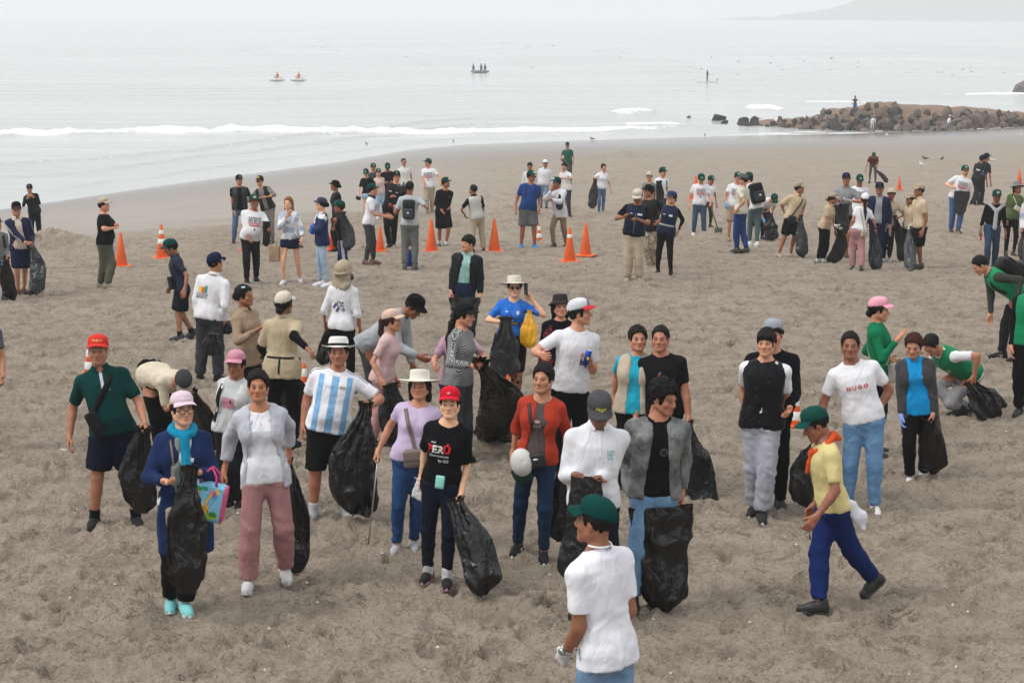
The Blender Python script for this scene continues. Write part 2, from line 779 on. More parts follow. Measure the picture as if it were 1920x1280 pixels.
def plastic_bag(name, col, rough=.3, trans=0.):
    t = NT(name)
    oc = t.obj()
    vo = t.n('TexVoronoi', feature='DISTANCE_TO_EDGE')
    vo.inputs['Scale'].default_value = 5
    wv = t.n('Mapping')
    wv.inputs['Scale'].default_value = (1.3, 1.3, .36)
    nz = t.n('TexNoise')
    nz.inputs['Scale'].default_value = 6
    t.l(oc, nz.inputs['Vector'])
    va = t.n('VectorMath', operation='MULTIPLY_ADD')
    va.inputs[1].default_value = (.16, .16, .16)
    t.l(nz.outputs['Color'], va.inputs[0])
    t.l(oc, va.inputs[2])
    t.l(va.outputs[0], wv.inputs[0])
    t.l(wv.outputs[0], vo.inputs['Vector'])
    f1 = t.math('ABSOLUTE', t.math('SUBTRACT', t.noise(wv.outputs[0], 7, 2, .5, .8), .5))
    f2 = t.math('ABSOLUTE', t.math('SUBTRACT', t.noise(wv.outputs[0], 22, 2, .5, .6), .5))
    h = t.math('ADD', t.math('MULTIPLY', vo.outputs['Distance'], 2.4), t.math('ADD', t.math('MULTIPLY', f1, 1.5), t.math('MULTIPLY', f2, .4)))
    t.bump(h, .62, .03)
    c = t.mix(t.noise(oc, 5, 3), col, tuple(min(1, v * 1.7) for v in col))
    t.base(c)
    t.set(Roughness=rough, Specular_IOR_Level=.5, Transmission_Weight=trans)
    MATS[name] = t.m


plastic_bag('black_plastic', (.0034, .0036, .0042), .24)
plastic_bag('grey_plastic', (.015, .016, .0185), .32)
plastic_bag('yellow_plastic', (.62, .30, .012), .3)
plastic_bag('clear_plastic', (.72, .68, .67), .25, .35)

# ------------------------------------------------------------------ body templates (r, f, u) axes, metres for a 1.70 m figure
TPL = {}


def tmpl(key, fn):
    if key not in TPL:
        TPL[key] = fn()
    return TPL[key]


def head_mesh(lod):
    vx = {-1: .0048, 0: .0062, 1: .0105, 2: .017, 3: .026}[lod]

    def mk():
        F = Field((-.1, -.13, -.15), (.1, .13, .13), vx)
        F.ell((0, -.018, .028), (.0745, .096, .086), 0)
        F.ell((0, .022, -.04), (.062, .066, .076), .03)
        for s in (-1, 1):
            F.ell((s * .036, .052, -.03), (.029, .026, .026), .02)
            F.cap((s * .058, -.01, -.055), (s * .022, .06, -.1), .02, .015, .03)
        F.cap((-.009, .068, -.103), (.009, .068, -.103), .017, .017, .025)
        F.cap((0, -.035, -.06), (0, -.04, -.14), .052, .056, .03)
        F.cap((-.036, .0755, .015), (.036, .0755, .015), .0125, .0125, .014)
        for s in (-1, 1):
            F.ell((s * .031, .095, -.007), (.019, .019, .0125), .010, carve=True)
            F.ell((s * .031, .0715, -.008), (.0135, .0135, .0125), .004)
        F.cap((0, .082, .004), (0, .107, -.033), .0085, .012, .010)
        F.ell((0, .101, -.037), (.014, .011, .009), .01)
        for s in (-1, 1):
            F.ell((s * .013, .092, -.041), (.009, .010, .007), .006)
        F.cap((-.017, .080, -.0665), (.017, .080, -.0665), .0085, .0085, .010)
        F.cap((-.015, .079, -.0775), (.015, .079, -.0775), .0085, .0085, .008)
        for s in (-1, 1):
            F.ell((s * .076, -.012, -.012), (.009, .019, .031), .008, fr=[(1, s * .35, 0), (-s * .35, 1, 0), (0, 0, 1)])
        V, Q = F.mesh()
        x, y, z = V.T
        ax = np.abs(x)
        front = y > .045
        lips = np.clip(1.25 - np.sqrt((x / .024) ** 2 + ((z + .0718) / .0125) ** 2), 0, 1) * (y > .072)
        mouth = np.clip(1.3 - np.sqrt((x / .021) ** 2 + ((z + .072) / .0032) ** 2), 0, 1) * (y > .07)
        bz = .0165 + .006 * np.cos((ax - .03) / .02 * 1.2)
        brow = np.clip(1.3 - np.sqrt(((ax - .031) / .0205) ** 2 + ((z - bz) / .0068) ** 2), 0, 1) * (y > .05)
        eye = np.clip(1.35 - np.sqrt(((ax - .031) / .0165) ** 2 + ((z + .008) / .0068) ** 2), 0, 1) * (y > .05)
        iris = np.clip(1.4 - np.sqrt(((ax - .031) / .0078) ** 2 + ((z + .008) / .0075) ** 2), 0, 1) * (y > .05)
        lash = np.clip(1.4 - np.sqrt(((ax - .031) / .018) ** 2 + ((z + .002) / .0046) ** 2), 0, 1) * (y > .05)
        cheek = np.clip(1 - np.sqrt(((ax - .042) / .03) ** 2 + ((z + .038) / .028) ** 2), 0, 1) * front
        stub = np.clip((-.045 - z) / .03, 0, 1) * (y > -.02) * (ax < .075)
        stub = np.maximum(stub, np.clip(1 - np.sqrt((x / .028) ** 2 + ((z + .056) / .010) ** 2), 0, 1) * front)
        return V, Q, dict(lips=lips, mouth=mouth, brow=brow, eye=eye, iris=iris, lash=lash, cheek=cheek, stub=stub)
    return tmpl(('head', lod), mk)


def hair_mesh(kind, lod):
    vx = {0: .0102, 1: .0155, 2: .023, 3: .032}[lod]

    def mk():
        lo, hi = (-.16, -.24, -.5), (.16, .16, .15)
        F = Field(lo, hi, vx)
        g = .015
        if kind == 'crop':
            g = .007
        if kind == 'curly':
            g = .022
        F.ell((0, -.02, .033), (.0745 + g, .097 + g, .09 + g * 1.25), 0)
        fr = [(1, 0, 0), (0, 1, 0), (0, 0, 1)]
        zc = {'short': -.035, 'crop': -.03, 'curly': -.04, 'bob': -.11}.get(kind, -.06)

        def face(x, y, z):
            # the face opening: in front of the ears and below the hairline
            hl = .074 - 6 * x * x - (.0 if kind != 'fringe' else .035)
            return np.maximum(np.maximum(.028 - y + np.maximum(0, z - .0) * .4, z - hl), -9)
        F.slab(fr, (0, 0, 0), face)
        if kind not in ('bob', 'long', 'loose'):
            F.slab(fr, (0, 0, 0), lambda x, y, z: np.maximum(z - (zc - .35 * np.clip(-y, 0, .1)), -9))
        if kind in ('short', 'crop', 'curly', 'fringe'):
            for s in (-1, 1):
                F.ell((s * .088, .0, -.02), (.022, .03, .034), .0, carve=True)
        if kind == 'fringe':
            F.ell((0, .05, .062), (.066, .05, .032), .02)
        if kind in ('long', 'loose'):
            for s in (-1, -.35, .35, 1):
                F.cap((s * .06, -.045, .0), (s * .07, -.07, -.16), .035, .034, .03)
                F.cap((s * .07, -.07, -.16), (s * .055, -.10, -.36 if kind == 'long' else -.20), .034, .02, .03)
        if kind == 'bob':
            for s in (-1, -.35, .35, 1):
                F.cap((s * .066, -.035, .0), (s * .07, -.045, -.12), .032, .03, .03)
        if kind == 'pony':
            F.cap((0, -.10, .03), (0, -.135, .0), .028, .03, .02)
            F.cap((0, -.135, .0), (.012, -.15, -.13), .03, .03, .02)
            F.cap((.012, -.15, -.13), (.02, -.14, -.30), .03, .012, .02)
        if kind == 'tail':         # a long tail from the nape, laid over the back
            F.cap((0, -.10, -.03), (0, -.135, -.12), .032, .036, .02)
            F.cap((0, -.135, -.12), (.01, -.15, -.27), .036, .034, .02)
            F.cap((.01, -.15, -.27), (.02, -.14, -.46), .034, .012, .02)
        if kind == 'bun':
            F.ell((0, -.13, .0), (.043, .038, .042), .012)
        if kind == 'topbun':
            F.ell((0, -.075, .125), (.038, .038, .03), .012)
        if kind == 'low':
            F.ell((0, -.105, -.05), (.045, .035, .04), .02)
        V, Q = F.mesh()
        N = vnormals(V, Q)
        a = .007 if kind != 'curly' else .013
        V = V + N * (ridged(V * (34, 34, 9) + 11) * a + noise3(V * (90, 90, 30)) * a * .8)[:, None]
        return V, Q
    return tmpl(('hair', kind, lod), mk)


def hand_mesh(kind, lod):
    """right hand: x towards the finger tips, y out of the palm, z to the thumb side; origin at the wrist"""
    vx = {0: .0058, 1: .0105, 2: .0165, 3: .024}[lod]

    def mk():
        F = Field((-.04, -.06, -.08), (.22, .13, .1), vx)
        e = max(0, (vx - .0055)) * .45
        F.cap((-.03, 0, 0), (.02, 0, 0), .026, .027, .0)
        for z0, z1 in ((.022, .026), (.007, .009), (-.008, -.009), (-.022, -.027)):
            F.cap((.015, 0, z0 * .7), (.088, 0, z1), .0165, .0125, .012)
        curl = {'relaxed': (20, 34, 26), 'grip': (62, 80, 45), 'flat': (6, 8, 6), 'hook': (38, 82, 60)}[kind]
        for i, (z, L, r) in enumerate(((.028, .074, .0088), (.0095, .082, .0092), (-.009, .076, .0088), (-.0265, .06, .0078))):
            p = np.array([.088, 0, z])
            a = 0
            sp = (z * .8) * (1 if kind in ('flat', 'relaxed') else .2)
            for q, (fr_, c) in enumerate(zip((.46, .30, .24), curl)):
                a += R(c * (1 + .1 * (i - 1.5)))
                d = np.array([math.cos(a), math.sin(a), sp / .08 * .35])
                p2 = p + d * L * fr_
                F.cap(p, p2, r + e - q * .0006, r + e - (q + 1) * .0006, .004)
                p = p2
        th = {'relaxed': ((.035, .008, .03), (.062, .026, .052), (.088, .036, .056)),
              'grip': ((.035, .01, .03), (.062, .034, .044), (.086, .05, .026)),
              'flat': ((.035, .004, .03), (.06, .012, .056), (.086, .016, .068)),
              'hook': ((.035, .01, .03), (.064, .03, .046), (.09, .046, .036))}[kind]
        F.cap((.008, .0, .014), th[0], .018, .0155, .015)
        F.cap(th[0], th[1], .0135 + e, .0105 + e, .008)
        F.cap(th[1], th[2], .0105 + e, .0085 + e, .004)
        return F.mesh()
    return tmpl(('hand', kind, lod), mk)


def shoe_mesh(kind, lod):
    """x right, y to the toe, z up; origin under the ankle, on the ground"""
    vx = {0: .013, 1: .019, 2: .027, 3: .038}[lod]

    def mk():
        F = Field((-.07, -.11, 0), (.07, .22, .14), vx)
        F.cap((0, -.045, .045), (0, .06, .045), .042, .045, 0)
        F.cap((0, .06, .043), (0, .145, .036), .045, .04, .03)
        F.cap((0, -.03, .06), (0, -.035, .105), .044, .042, .03)
        F.cap((0, .0, .08), (0, .07, .06), .036, .034, .03)
        if kind == 'boot':
            F.cap((0, -.03, .08), (0, -.033, .15), .046, .046, .02)
        fr = [(1, 0, 0), (0, 1, 0), (0, 0, 1)]
        F.slab(fr, (0, 0, 0), lambda x, y, z: z - .012)
        U = F.mesh()
        # the sole: an outline drawn from heel to toe, with a bevelled edge and toe spring
        n = 22
        pts = []
        for i in range(n):
            a = 2 * math.pi * i / n
            y = .052 + .137 * math.cos(a)
            w = np.interp(y, (-.085, -.05, .03, .10, .15, .19), (.03, .04, .038, .048, .043, .025))
            pts.append((w * math.sin(a) * 1.06 / max(abs(math.sin(a)), .75) * .9, y))
        V, Q = [], []
        for z, g in ((0, .94), (.006, 1.0), (.024, 1.0), (.03, .95)):
            for x, y in pts:
                V.append((x * g, .052 + (y - .052) * g, z + max(0, y - .12) * .16))
        for k in range(3):
            for i in range(n):
                j = (i + 1) % n
                Q.append((k * n + i, k * n + j, (k + 1) * n + j, (k + 1) * n + i))
        Q.append(tuple(range(n))[::-1])
        Q.append(tuple(range(3 * n, 4 * n)))
        Q = [q[::-1] for q in Q]
        return U, (np.array(V), Q)
    return tmpl(('shoe', kind, lod), mk)


def shell(rows, close_top=True):
    """rings of points -> quads, list of (m,3) arrays from the rim to the top"""
    m = len(rows[0])
    V = np.concatenate(rows)
    Q = [(k * m + i, k * m + (i + 1) % m, (k + 1) * m + (i + 1) % m, (k + 1) * m + i) for k in range(len(rows) - 1) for i in range(m)]
    if close_top:
        Q.append(tuple((len(rows) - 1) * m + i for i in range(m)))
    return V, Q


def cap_mesh():
    def mk():
        m = 28
        th = np.linspace(0, 2 * math.pi, m, endpoint=False)
        rows = []
        for z, g in ((-.004, .985), (-.004, 1.0), (.012, 1.015), (.03, 1.0), (.05, .93), (.067, .8), (.08, .6), (.087, .36), (.09, .12)):
            x, y = np.sin(th) * .088 * g, np.cos(th) * .108 * g - .018
            dz = -.012 * np.clip(-np.cos(th), 0, 1) * (1 - z / .09)
            rows.append(np.stack([x, y, z * 1.08 + .036 + dz], 1))
        C = shell(rows)
        # visor
        V, Q = [], []
        nu, nv = 15, 6
        for side in (0, 1):
            for j in range(nv):
                for i in range(nu):
                    a = (i / (nu - 1) - .5) * R(128)
                    e = j / (nv - 1)
                    ext = .075 * e * max(0, math.cos(a * .82)) ** .7
                    x = math.sin(a) * (.087 + ext * .25)
                    y = math.cos(a) * .108 - .018 + ext
                    z = .037 - .35 * ext - 2.2 * x * x * (.35 + e * .9) + .008 - side * .004
                    V.append((x, y, z))
        n = nu * nv
        for j in range(nv - 1):
            for i in range(nu - 1):
                a = j * nu + i
                Q.append((a, a + nu, a + nu + 1, a + 1))
                Q.append((n + a, n + a + 1, n + a + nu + 1, n + a + nu))
        for i in range(nu - 1):
            a = (nv - 1) * nu + i
            Q.append((a, n + a, n + a + 1, a + 1))
        for j in range(nv - 1):
            for i, fl in ((0, 0), (nu - 1, 1)):
                a = j * nu + i
                q = (a, n + a, n + a + nu, a + nu)
                Q.append(q if fl else q[::-1])
        Bt = [(math.sin(t) * .008, math.cos(t) * .008 - .018, z) for z in (.132, .138) for t in np.linspace(0, 6.283, 8, endpoint=False)]
        return C, (np.array(V), [q[::-1] for q in Q]), shell([np.array(Bt[:8]), np.array(Bt[8:])])
    return tmpl('cap', mk)


def brim_mesh(kind):
    """crown + brim + band of a hat"""
    def mk():
        m = 36
        th = np.linspace(0, 2 * math.pi, m, endpoint=False)
        S, C = np.sin(th), np.cos(th)

        def ring(rx, ry, z, wob=0.):
            return np.stack([S * rx, C * ry - .018, np.full(m, z) + wob * np.cos(2 * th)], 1)
        if kind == 'wide':
            rows = [ring(.196, .205, .026, -.012), ring(.198, .207, .03, -.012), ring(.15, .16, .036, -.006), ring(.1, .12, .038), ring(.09, .11, .045), ring(.088, .107, .085), ring(.086, .104, .118), ring(.08, .097, .130), ring(.06, .075, .134), ring(.02, .03, .134)]
        elif kind == 'fedora':
            rows = [ring(.142, .158, .034, -.014), ring(.144, .16, .038, -.014), ring(.115, .132, .036, -.005), ring(.092, .112, .036), ring(.088, .107, .045), ring(.084, .103, .09), ring(.076, .097, .118), ring(.066, .088, .127), ring(.045, .065, .118), ring(.015, .03, .112)]
        elif kind == 'bucket':
            rows = [ring(.135, .15, -.005), ring(.137, .152, .0), ring(.112, .13, .022), ring(.092, .112, .036), ring(.089, .109, .045), ring(.085, .104, .08), ring(.078, .096, .108), ring(.066, .082, .118), ring(.03, .04, .122), ring(.01, .02, .122)]
        else:      # round felt crown with a drooping brim
            rows = [ring(.17, .185, -.002, .01), ring(.172, .187, .002, .01), ring(.13, .15, .026, .004), ring(.094, .114, .038), ring(.09, .11, .05), ring(.088, .107, .085), ring(.08, .098, .112), ring(.062, .078, .126), ring(.03, .04, .132), ring(.01, .02, .132)]
        under = rows[0].copy()
        inner = ring(.092, .112, .03)
        body = [inner, under] + rows[1:]
        band_ = [ring(.0915, .1115, .042), ring(.092, .112, .043), ring(.0895, .1095, .064), ring(.088, .107, .065)]
        return shell(body), shell(band_, False)
    return tmpl(('brim', kind), mk)


def glasses_mesh():
    def mk():
        V, Q = [], []

        def quadring(cx, w, h, y, t):
            b = len(V)
            n = 14
            for yy in (y, y + .005):
                for g in (1, 0):
                    for i in range(n):
                        a = 2 * math.pi * i / n
                        V.append((cx + (w + (t if g else 0)) * math.cos(a), yy - abs(cx) * .12, -.008 + (h + (t if g else 0)) * math.sin(a)))
            for i in range(n):
                j = (i + 1) % n
                for a, c in ((0, 1), (2, 3), (0, 2), (1, 3)):
                    Q.append((b + a * n + i, b + a * n + j, b + c * n + j, b + c * n + i))
        for s in (-1, 1):
            quadring(s * .032, .022, .018, .102, .003)
            b = len(V)
            for dy, dx in ((.1, .0), (-.015, .002)):
                for z in (-.004, .002):
                    for e in (0, .003):
                        V.append((s * (.056 + (.024 if dy < 0 else 0) + e), dy, z))
            Q += [(b, b + 1, b + 5, b + 4), (b + 2, b + 3, b + 7, b + 6), (b, b + 2, b + 6, b + 4), (b + 1, b + 3, b + 7, b + 5)]
        b = len(V)
        V += [(-.011, .104, -.006), (.011, .104, -.006), (.011, .104, -.001), (-.011, .104, -.001)]
        Q += [(b, b + 1, b + 2, b + 3)]
        L = []
        for s in (-1, 1):
            L.append([(s * .032 + .0215 * math.cos(a), .1035 - .004, -.008 + .0175 * math.sin(a)) for a in np.linspace(0, 6.283, 14, endpoint=False)])
        return (np.array(V), Q), L
    return tmpl('glasses', mk)

# ------------------------------------------------------------------ people
SKIN = [srgb(172, 118, 90), srgb(192, 138, 108), srgb(150, 99, 74), srgb(212, 164, 136), srgb(124, 80, 59)]
BLACKHAIR = (.009, .0075, .0075)
UP = np.array([0, 0, 1.])
TXT = {}


def text_mesh(s, bold=.0, shear=0., spacing=1.):
    key = (s, bold, shear, spacing)
    if key not in TXT:
        cu = bpy.data.curves.new('lettering', 'FONT')
        cu.body = s
        cu.align_x, cu.align_y = 'CENTER', 'CENTER'
        cu.offset = bold
        cu.shear = shear
        cu.space_character = spacing
        cu.resolution_u = 2
        ob = bpy.data.objects.new('lettering', cu)
        COL.objects.link(ob)
        me = bpy.data.meshes.new_from_object(ob.evaluated_get(bpy.context.evaluated_depsgraph_get()))
        V = np.array([v.co[:2] for v in me.vertices])
        Q = [tuple(p.vertices) for p in me.polygons]
        bpy.data.objects.remove(ob)
        bpy.data.meshes.remove(me)
        TXT[key] = (V, Q)
    return TXT[key]


def patch_mesh(w, h, shape='rect'):
    if shape == 'oval':
        n = 18
        V = [(0, 0)] + [(math.cos(a) * w / 2, math.sin(a) * h / 2) for a in np.linspace(0, 2 * math.pi, n, endpoint=False)]
        return np.array(V), [(0, 1 + i, 1 + (i + 1) % n) for i in range(n)]
    if shape == 'wave':
        V, Q = [], []
        n = 14
        for i in range(n + 1):
            x = (i / n - .5) * w
            y = math.sin(i / n * 9) * h * .5
            V += [(x, y - h * .14), (x, y + h * .14)]
        return np.array(V), [(2 * i, 2 * i + 2, 2 * i + 3, 2 * i + 1) for i in range(n)]
    nx, ny = max(1, int(w / .03)), max(1, int(h / .03))
    V = [((i / nx - .5) * w, (j / ny - .5) * h) for j in range(ny + 1) for i in range(nx + 1)]
    Q = [(j * (nx + 1) + i, j * (nx + 1) + i + 1, (j + 1) * (nx + 1) + i + 1, (j + 1) * (nx + 1) + i) for j in range(ny) for i in range(nx)]
    return np.array(V), Q


def lay_on(bvh, O, X, Uv, Nd, V2, off=.004):
    """drop flat print onto cloth, along -Nd"""
    out = []
    for a, b in V2:
        p = O + X * a + Uv * b + Nd * .6
        hit = bvh.ray_cast(Vector(p), Vector(-Nd), 1.2)
        if hit[0] is None:
            out.append(None)
        else:
            out.append(np.array(hit[0]) + Nd * off)
    return out


def two_bone(a, b, l1, l2, hint):
    d = b - a
    L = np.linalg.norm(d)
    if L > (l1 + l2) * .995:
        b = a + d / L * (l1 + l2) * .995
        d = b - a
        L = np.linalg.norm(d)
    if L < abs(l1 - l2) + .03:
        L = abs(l1 - l2) + .03
        d = unit(d) * L
        b = a + d
    x = (l1 * l1 - l2 * l2 + L * L) / (2 * L)
    hgt = math.sqrt(max(l1 * l1 - x * x, 0))
    e = unit(d)
    hn = hint - (hint @ e) * e
    hn = unit(hn)
    return a + e * x + hn * hgt, b


def heading(deg):
    a = R(deg)
    return np.array([math.sin(a), -math.cos(a), 0.])


COUNT = [0]


def P(label, feet, top=None, hx=None, face=0, look=None, pitch=0, roll=0, h=None, lean=0, px=None, drop=0., sex='m', fat=0., belly=0.,
      skin=0, RH=None, LH=None, hR='relaxed', hL='relaxed', eR=None, eL=None, hair='short', hcol=BLACKHAIR, hat=None, tops=(),
      bot=None, shoes=None, sock=None, glR=None, glL=None, splay=9, toes=None, lift=(0, 0), stub=0., glasses=None, prints=(),
      shift=0., headfwd=0., kn=None, group=None, lod=None, name='person'):
    COUNT[0] += 1
    pr = random.Random(COUNT[0] * 17)
    if feet[0] == 's':              # feet hidden in the photograph: stand so that a person of this stature reaches the seen head
        _, fx_, hh_, spread = feet
        y0, y1 = top + 4., 1900.
        for _ in range(40):
            ym = .5 * (y0 + y1)
            g_ = ground(fx_, ym)
            if at_y(fx_, top, g_[1])[2] - g_[2] < hh_ + (.022 if hat else .0):
                y0 = ym
            else:
                y1 = ym
        c_ = ground(fx_, y0)
        sd_ = np.cross(heading(face), UP) * spread / 2
        gR, gL = c_ + sd_, c_ - sd_
        gR[2], gL[2] = float(zbase(gR[0], gR[1])), float(zbase(gL[0], gL[1]))
    else:
        gR, gL = ground(*feet[0]), ground(*feet[1])
        ym_ = (gR[1] + gL[1]) / 2
        lim_ = .11 if ym_ > 28 else .2 if ym_ > 20 else .42      # far off, a pixel of height is a long way: keep a human stride
        for g_, f_ in ((gR, feet[0]), (gL, feet[1])):
            y_ = ym_ + min(max(g_[1] - ym_, -lim_), lim_)
            g_[0] *= y_ / g_[1]
            g_[1] = y_
            g_[2] = float(zbase(g_[0], y_))
    root = (gR + gL) / 2
    root[2] = min(gR[2], gL[2])
    if lod is None:
        lod = 0 if root[1] < 23 else 1 if root[1] < 33.5 else 2 if root[1] < 70 else 3
    vox = (.0155, .023, .033, .055)[lod]
    if root[1] < 13.5:
        vox = .0105
    f = heading(face)
    if px is None:
        base = root.copy()
    else:
        base = root.copy()
        base[0] = at_y(px, 640, root[1])[0]
    base[1] -= shift
    if lean > 25:
        base = base - f * .17 * math.sin(R(lean))
    # stature from the head's height in the photograph
    hat_h = {None: .004, 'cap': .034, 'wide': .04, 'fedora': .034, 'bucket': .03, 'round': .04}[hat['kind'] if hat else None]
    if h is None:
        h = at_y(hx if hx is not None else 960, top, base[1])[2] - root[2] - hat_h
        h = h / (math.cos(R(lean)) * .42 + .58)
        if not 1.42 < h < 1.93:
            print('STATURE', label, round(h, 2))
        h = min(max(h, 1.42), 1.93)
    s = h / 1.70
    # legs
    hipz = .895 * s - drop
    ank = []
    tz = toes or (face - splay, face + splay)
    for i, g in enumerate((gR, gL)):
        fd = heading(tz[i])
        a = g - fd * .05 * s
        lf = R(lift[i])
        if lf:
            toe = g + fd * .10 * s
            a = toe - fd * .15 * s * math.cos(lf) + UP * .15 * s * math.sin(lf)
        a[2] = max(a[2], g[2]) + .0
        ank.append(a + UP * .085 * s - UP * .026)
    rgt0 = np.cross(f, UP)
    legL = .425 * s + .395 * s
    for i, sg in enumerate((1, -1)):
        hp = base + rgt0 * sg * .088 * s
        dh = np.linalg.norm((hp - ank[i])[:2])
        mz = ank[i][2] - root[2] + math.sqrt(max((legL * .992) ** 2 - dh * dh, .02)) + .02 * s
        hipz = min(hipz, mz)
    O = base.copy()
    O[2] = root[2] + hipz
    u = unit(UP * math.cos(R(lean)) + f * math.sin(R(lean)))
    if hx is not None and lean < 45:
        want = at_y(hx, 640, O[1] + u[1] * .7 * s)[0]
        dx = np.clip((want - (O[0] + u[0] * .70 * s)) / (.70 * s), -.34, .34)
        u = unit(u + np.array([dx, 0, 0]))
    ft = unit(f - (f @ u) * u)
    rt = np.cross(ft, u)
    fr = (rt, ft, u)
    W = .97 if sex == 'm' else .82
    fw = 1 + fat * .55
    sho = [O + u * .440 * s + rt * sg * .172 * s * W * (1 + fat * .25) - ft * .010 for sg in (1, -1)]
    hips = [O + rgt0 * sg * .082 * s - UP * .01 for sg in (1, -1)]
    knees = []
    for i in (0, 1):
        fd = heading(tz[i])
        hint = fd + np.array([0, 0, .0])
        if kn is not None and kn[i] is not None:
            hint = rt * kn[i][0] + f * kn[i][1] + UP * kn[i][2]
        k_, a_ = two_bone(hips[i], ank[i], .425 * s, .395 * s, hint)
        knees.append(k_)
        ank[i] = a_
    # head
    ly = face if look is None else look
    pitch = pitch - 5
    hf = unit(heading(ly) * math.cos(R(pitch)) - UP * math.sin(R(pitch)))
    hr = unit(np.cross(hf, UP))
    hu = np.cross(hr, hf)
    if roll:
        hr, hu = hr * math.cos(R(roll)) - hu * math.sin(R(roll)), hu * math.cos(R(roll)) + hr * math.sin(R(roll))
    nb = O + u * .535 * s - ft * .008
    nd = unit(u * .75 + hu * .45 + hf * (.12 + headfwd))
    sh = .96 * (s * .45 + .55) * (1.0 if sex == 'm' else .965)
    H = nb + nd * .085 * s + hu * .062 * sh + hf * .018
    wx = (1 + .25 * min(fat, .3)) * pr.uniform(.95, 1.04)
    wy_, wz_ = pr.uniform(.97, 1.04), pr.uniform(.95, 1.04)
    hf, hu = hf * 1.0, hu * 1.0
    # arms
    elb, wri, hnd = [], [], []
    for i, (tg, eh, sg) in enumerate(((RH, eR, 1), (LH, eL, -1))):
        S = sho[i]
        out = rt * sg
        if tg is None:
            t = S + out * (.07 + fat * .12) - UP * .60 * s + f * .06
        elif len(tg) == 3 and tg[0] == 'b':      # body frame: out, forward, up measured from the shoulder
            t = S + (out * tg[2][0] + ft * tg[2][1] + UP * tg[2][2]) * s
        elif len(tg) == 2:                       # hanging: the depth at which the arm is nearly straight
            best = None
            for dd in np.linspace(-.34, .46, 41):
                q = at_y(tg[0], tg[1], S[1] - dd)
                dv = q - S
                cost = abs(np.linalg.norm(dv) - .575 * s) * 3 + .25 * abs(dv @ f - .10 * s) + .12 * max(0, -(dv @ out))
                if best is None or cost < best[0]:
                    best = (cost, q)
            t = best[1]
        else:
            t = at_y(tg[0], tg[1], S[1] - tg[2])
        hint = (out * .30 - f * .85 - UP * .25) if eh is None else (out * eh[0] + f * eh[1] + UP * eh[2])
        w = t
        for _ in range(3):
            e_, w_ = two_bone(S, w, .285 * s, .25 * s, hint)
            w = t - unit(w_ - e_) * .085 * s
        e_, w_ = two_bone(S, w, .285 * s, .25 * s, hint)
        elb.append(e_)
        wri.append(w_)
    ar = (.048 * fw * (1 if sex == 'm' else .84), .039 * fw * (1 if sex == 'm' else .86), .028 * (1 if sex == 'm' else .9))
    lr = (.080 * fw, .056 * (1 + fat * .3), .04 * (1 + fat * .15), .05 * (1 + fat * .25))
    # torso sections
    if sex == 'm':
        tab = [(-.13, .08, .07, -.01), (-.07, .150, .103, -.012), (0, .166, .112, -.012), (.08, .158, .105, -.004), (.16, .148, .100, .004), (.24, .151, .105, .006),
               (.33, .165, .115, .008), (.40, .172, .112, .004), (.455, .160, .092, -.004), (.50, .118, .072, -.012), (.545, .062, .058, -.012)]
    else:
        tab = [(-.13, .08, .07, -.01), (-.07, .160, .108, -.016), (0, .174, .116, -.016), (.08, .158, .104, -.006), (.16, .132, .092, .002), (.24, .134, .095, .004),
               (.33, .146, .104, .006), (.40, .152, .102, .002), (.455, .142, .085, -.006), (.50, .105, .068, -.012), (.545, .056, .054, -.012)]
    tab = np.array(tab)
    tab[:, 1] *= .95 if sex == 'm' else .92
    tab[:, 2] *= .94
    g = .85 * np.interp(tab[:, 0], (-.13, 0, .15, .35, .5, .545), (.4, .7, 1.0, .6, .3, .3))
    tab[:, 1] *= 1 + fat * g
    tab[:, 2] *= 1 + fat * 1.15 * g
    bl = np.exp(-((tab[:, 0] - .13) / .13) ** 2)
    tab[:, 2] += belly * .5 * bl
    tab[:, 3] += belly * .5 * bl
    tab = tab * s
    bust = [] if sex == 'm' else [O + u * .325 * s + rt * sg * .062 * s + ft * (.075 + .04 * fat) * s for sg in (1, -1)]
    br = .052 * s * (1 + .5 * fat)

    pts = np.array([O, nb, H + hu * .1, *sho, *elb, *wri, *hips, *knees, *ank]) - root
    lo, hi = pts.min(0) - .2, pts.max(0) + .2
    O_, nb_, H_ = O - root, nb - root, H - root
    S_, E_, W_ = [v - root for v in sho], [v - root for v in elb], [v - root for v in wri]
    HP, K_, A_ = [v - root for v in hips], [v - root for v in knees], [v - root for v in ank]
    B_ = [v - root for v in bust]

    ob = empty(name, root, label, 'person', group)
    parts = {}

    def wrist_end(i):
        return W_[i]

    # ---- the body, one skin from crown to ankle
    cov = bool(tops)
    bl_ = (bot or {}).get('len', 1.93)
    kt = .90 if bot else 1.0
    kc = .90 if bot and bl_ > 1 else 1.0
    msl = max([t.get('sl', .62) for t in tops] or [0])
    ka, kf_ = (.92 if msl > 0 else 1.0), (.90 if msl > 1.4 else 1.0)
    F = Field(lo, hi, (.0255, .033, .044, .07)[lod])
    tabb = tab.copy()
    if cov:
        tabb[:, 1:3] -= .009 * np.clip((.47 * s - tab[:, :1]) / .05, 0, 1)
    F.prof(fr, O_, tabb, 0)
    for i in (0, 1):
        F.cap(O_ + u * .475 * s - ft * .012 + rt * (.03 if i == 0 else -.03) * s, S_[i] + u * .006, .044 * s, .044 * s, .05)
    F.cap(nb_ - u * .045, H_ - hu * .05 - hf * .025, .056 * s * (W + .04), .050 * s * W, .04)
    for b in B_:
        F.ell(b, (br * .9,) * 3, .03)
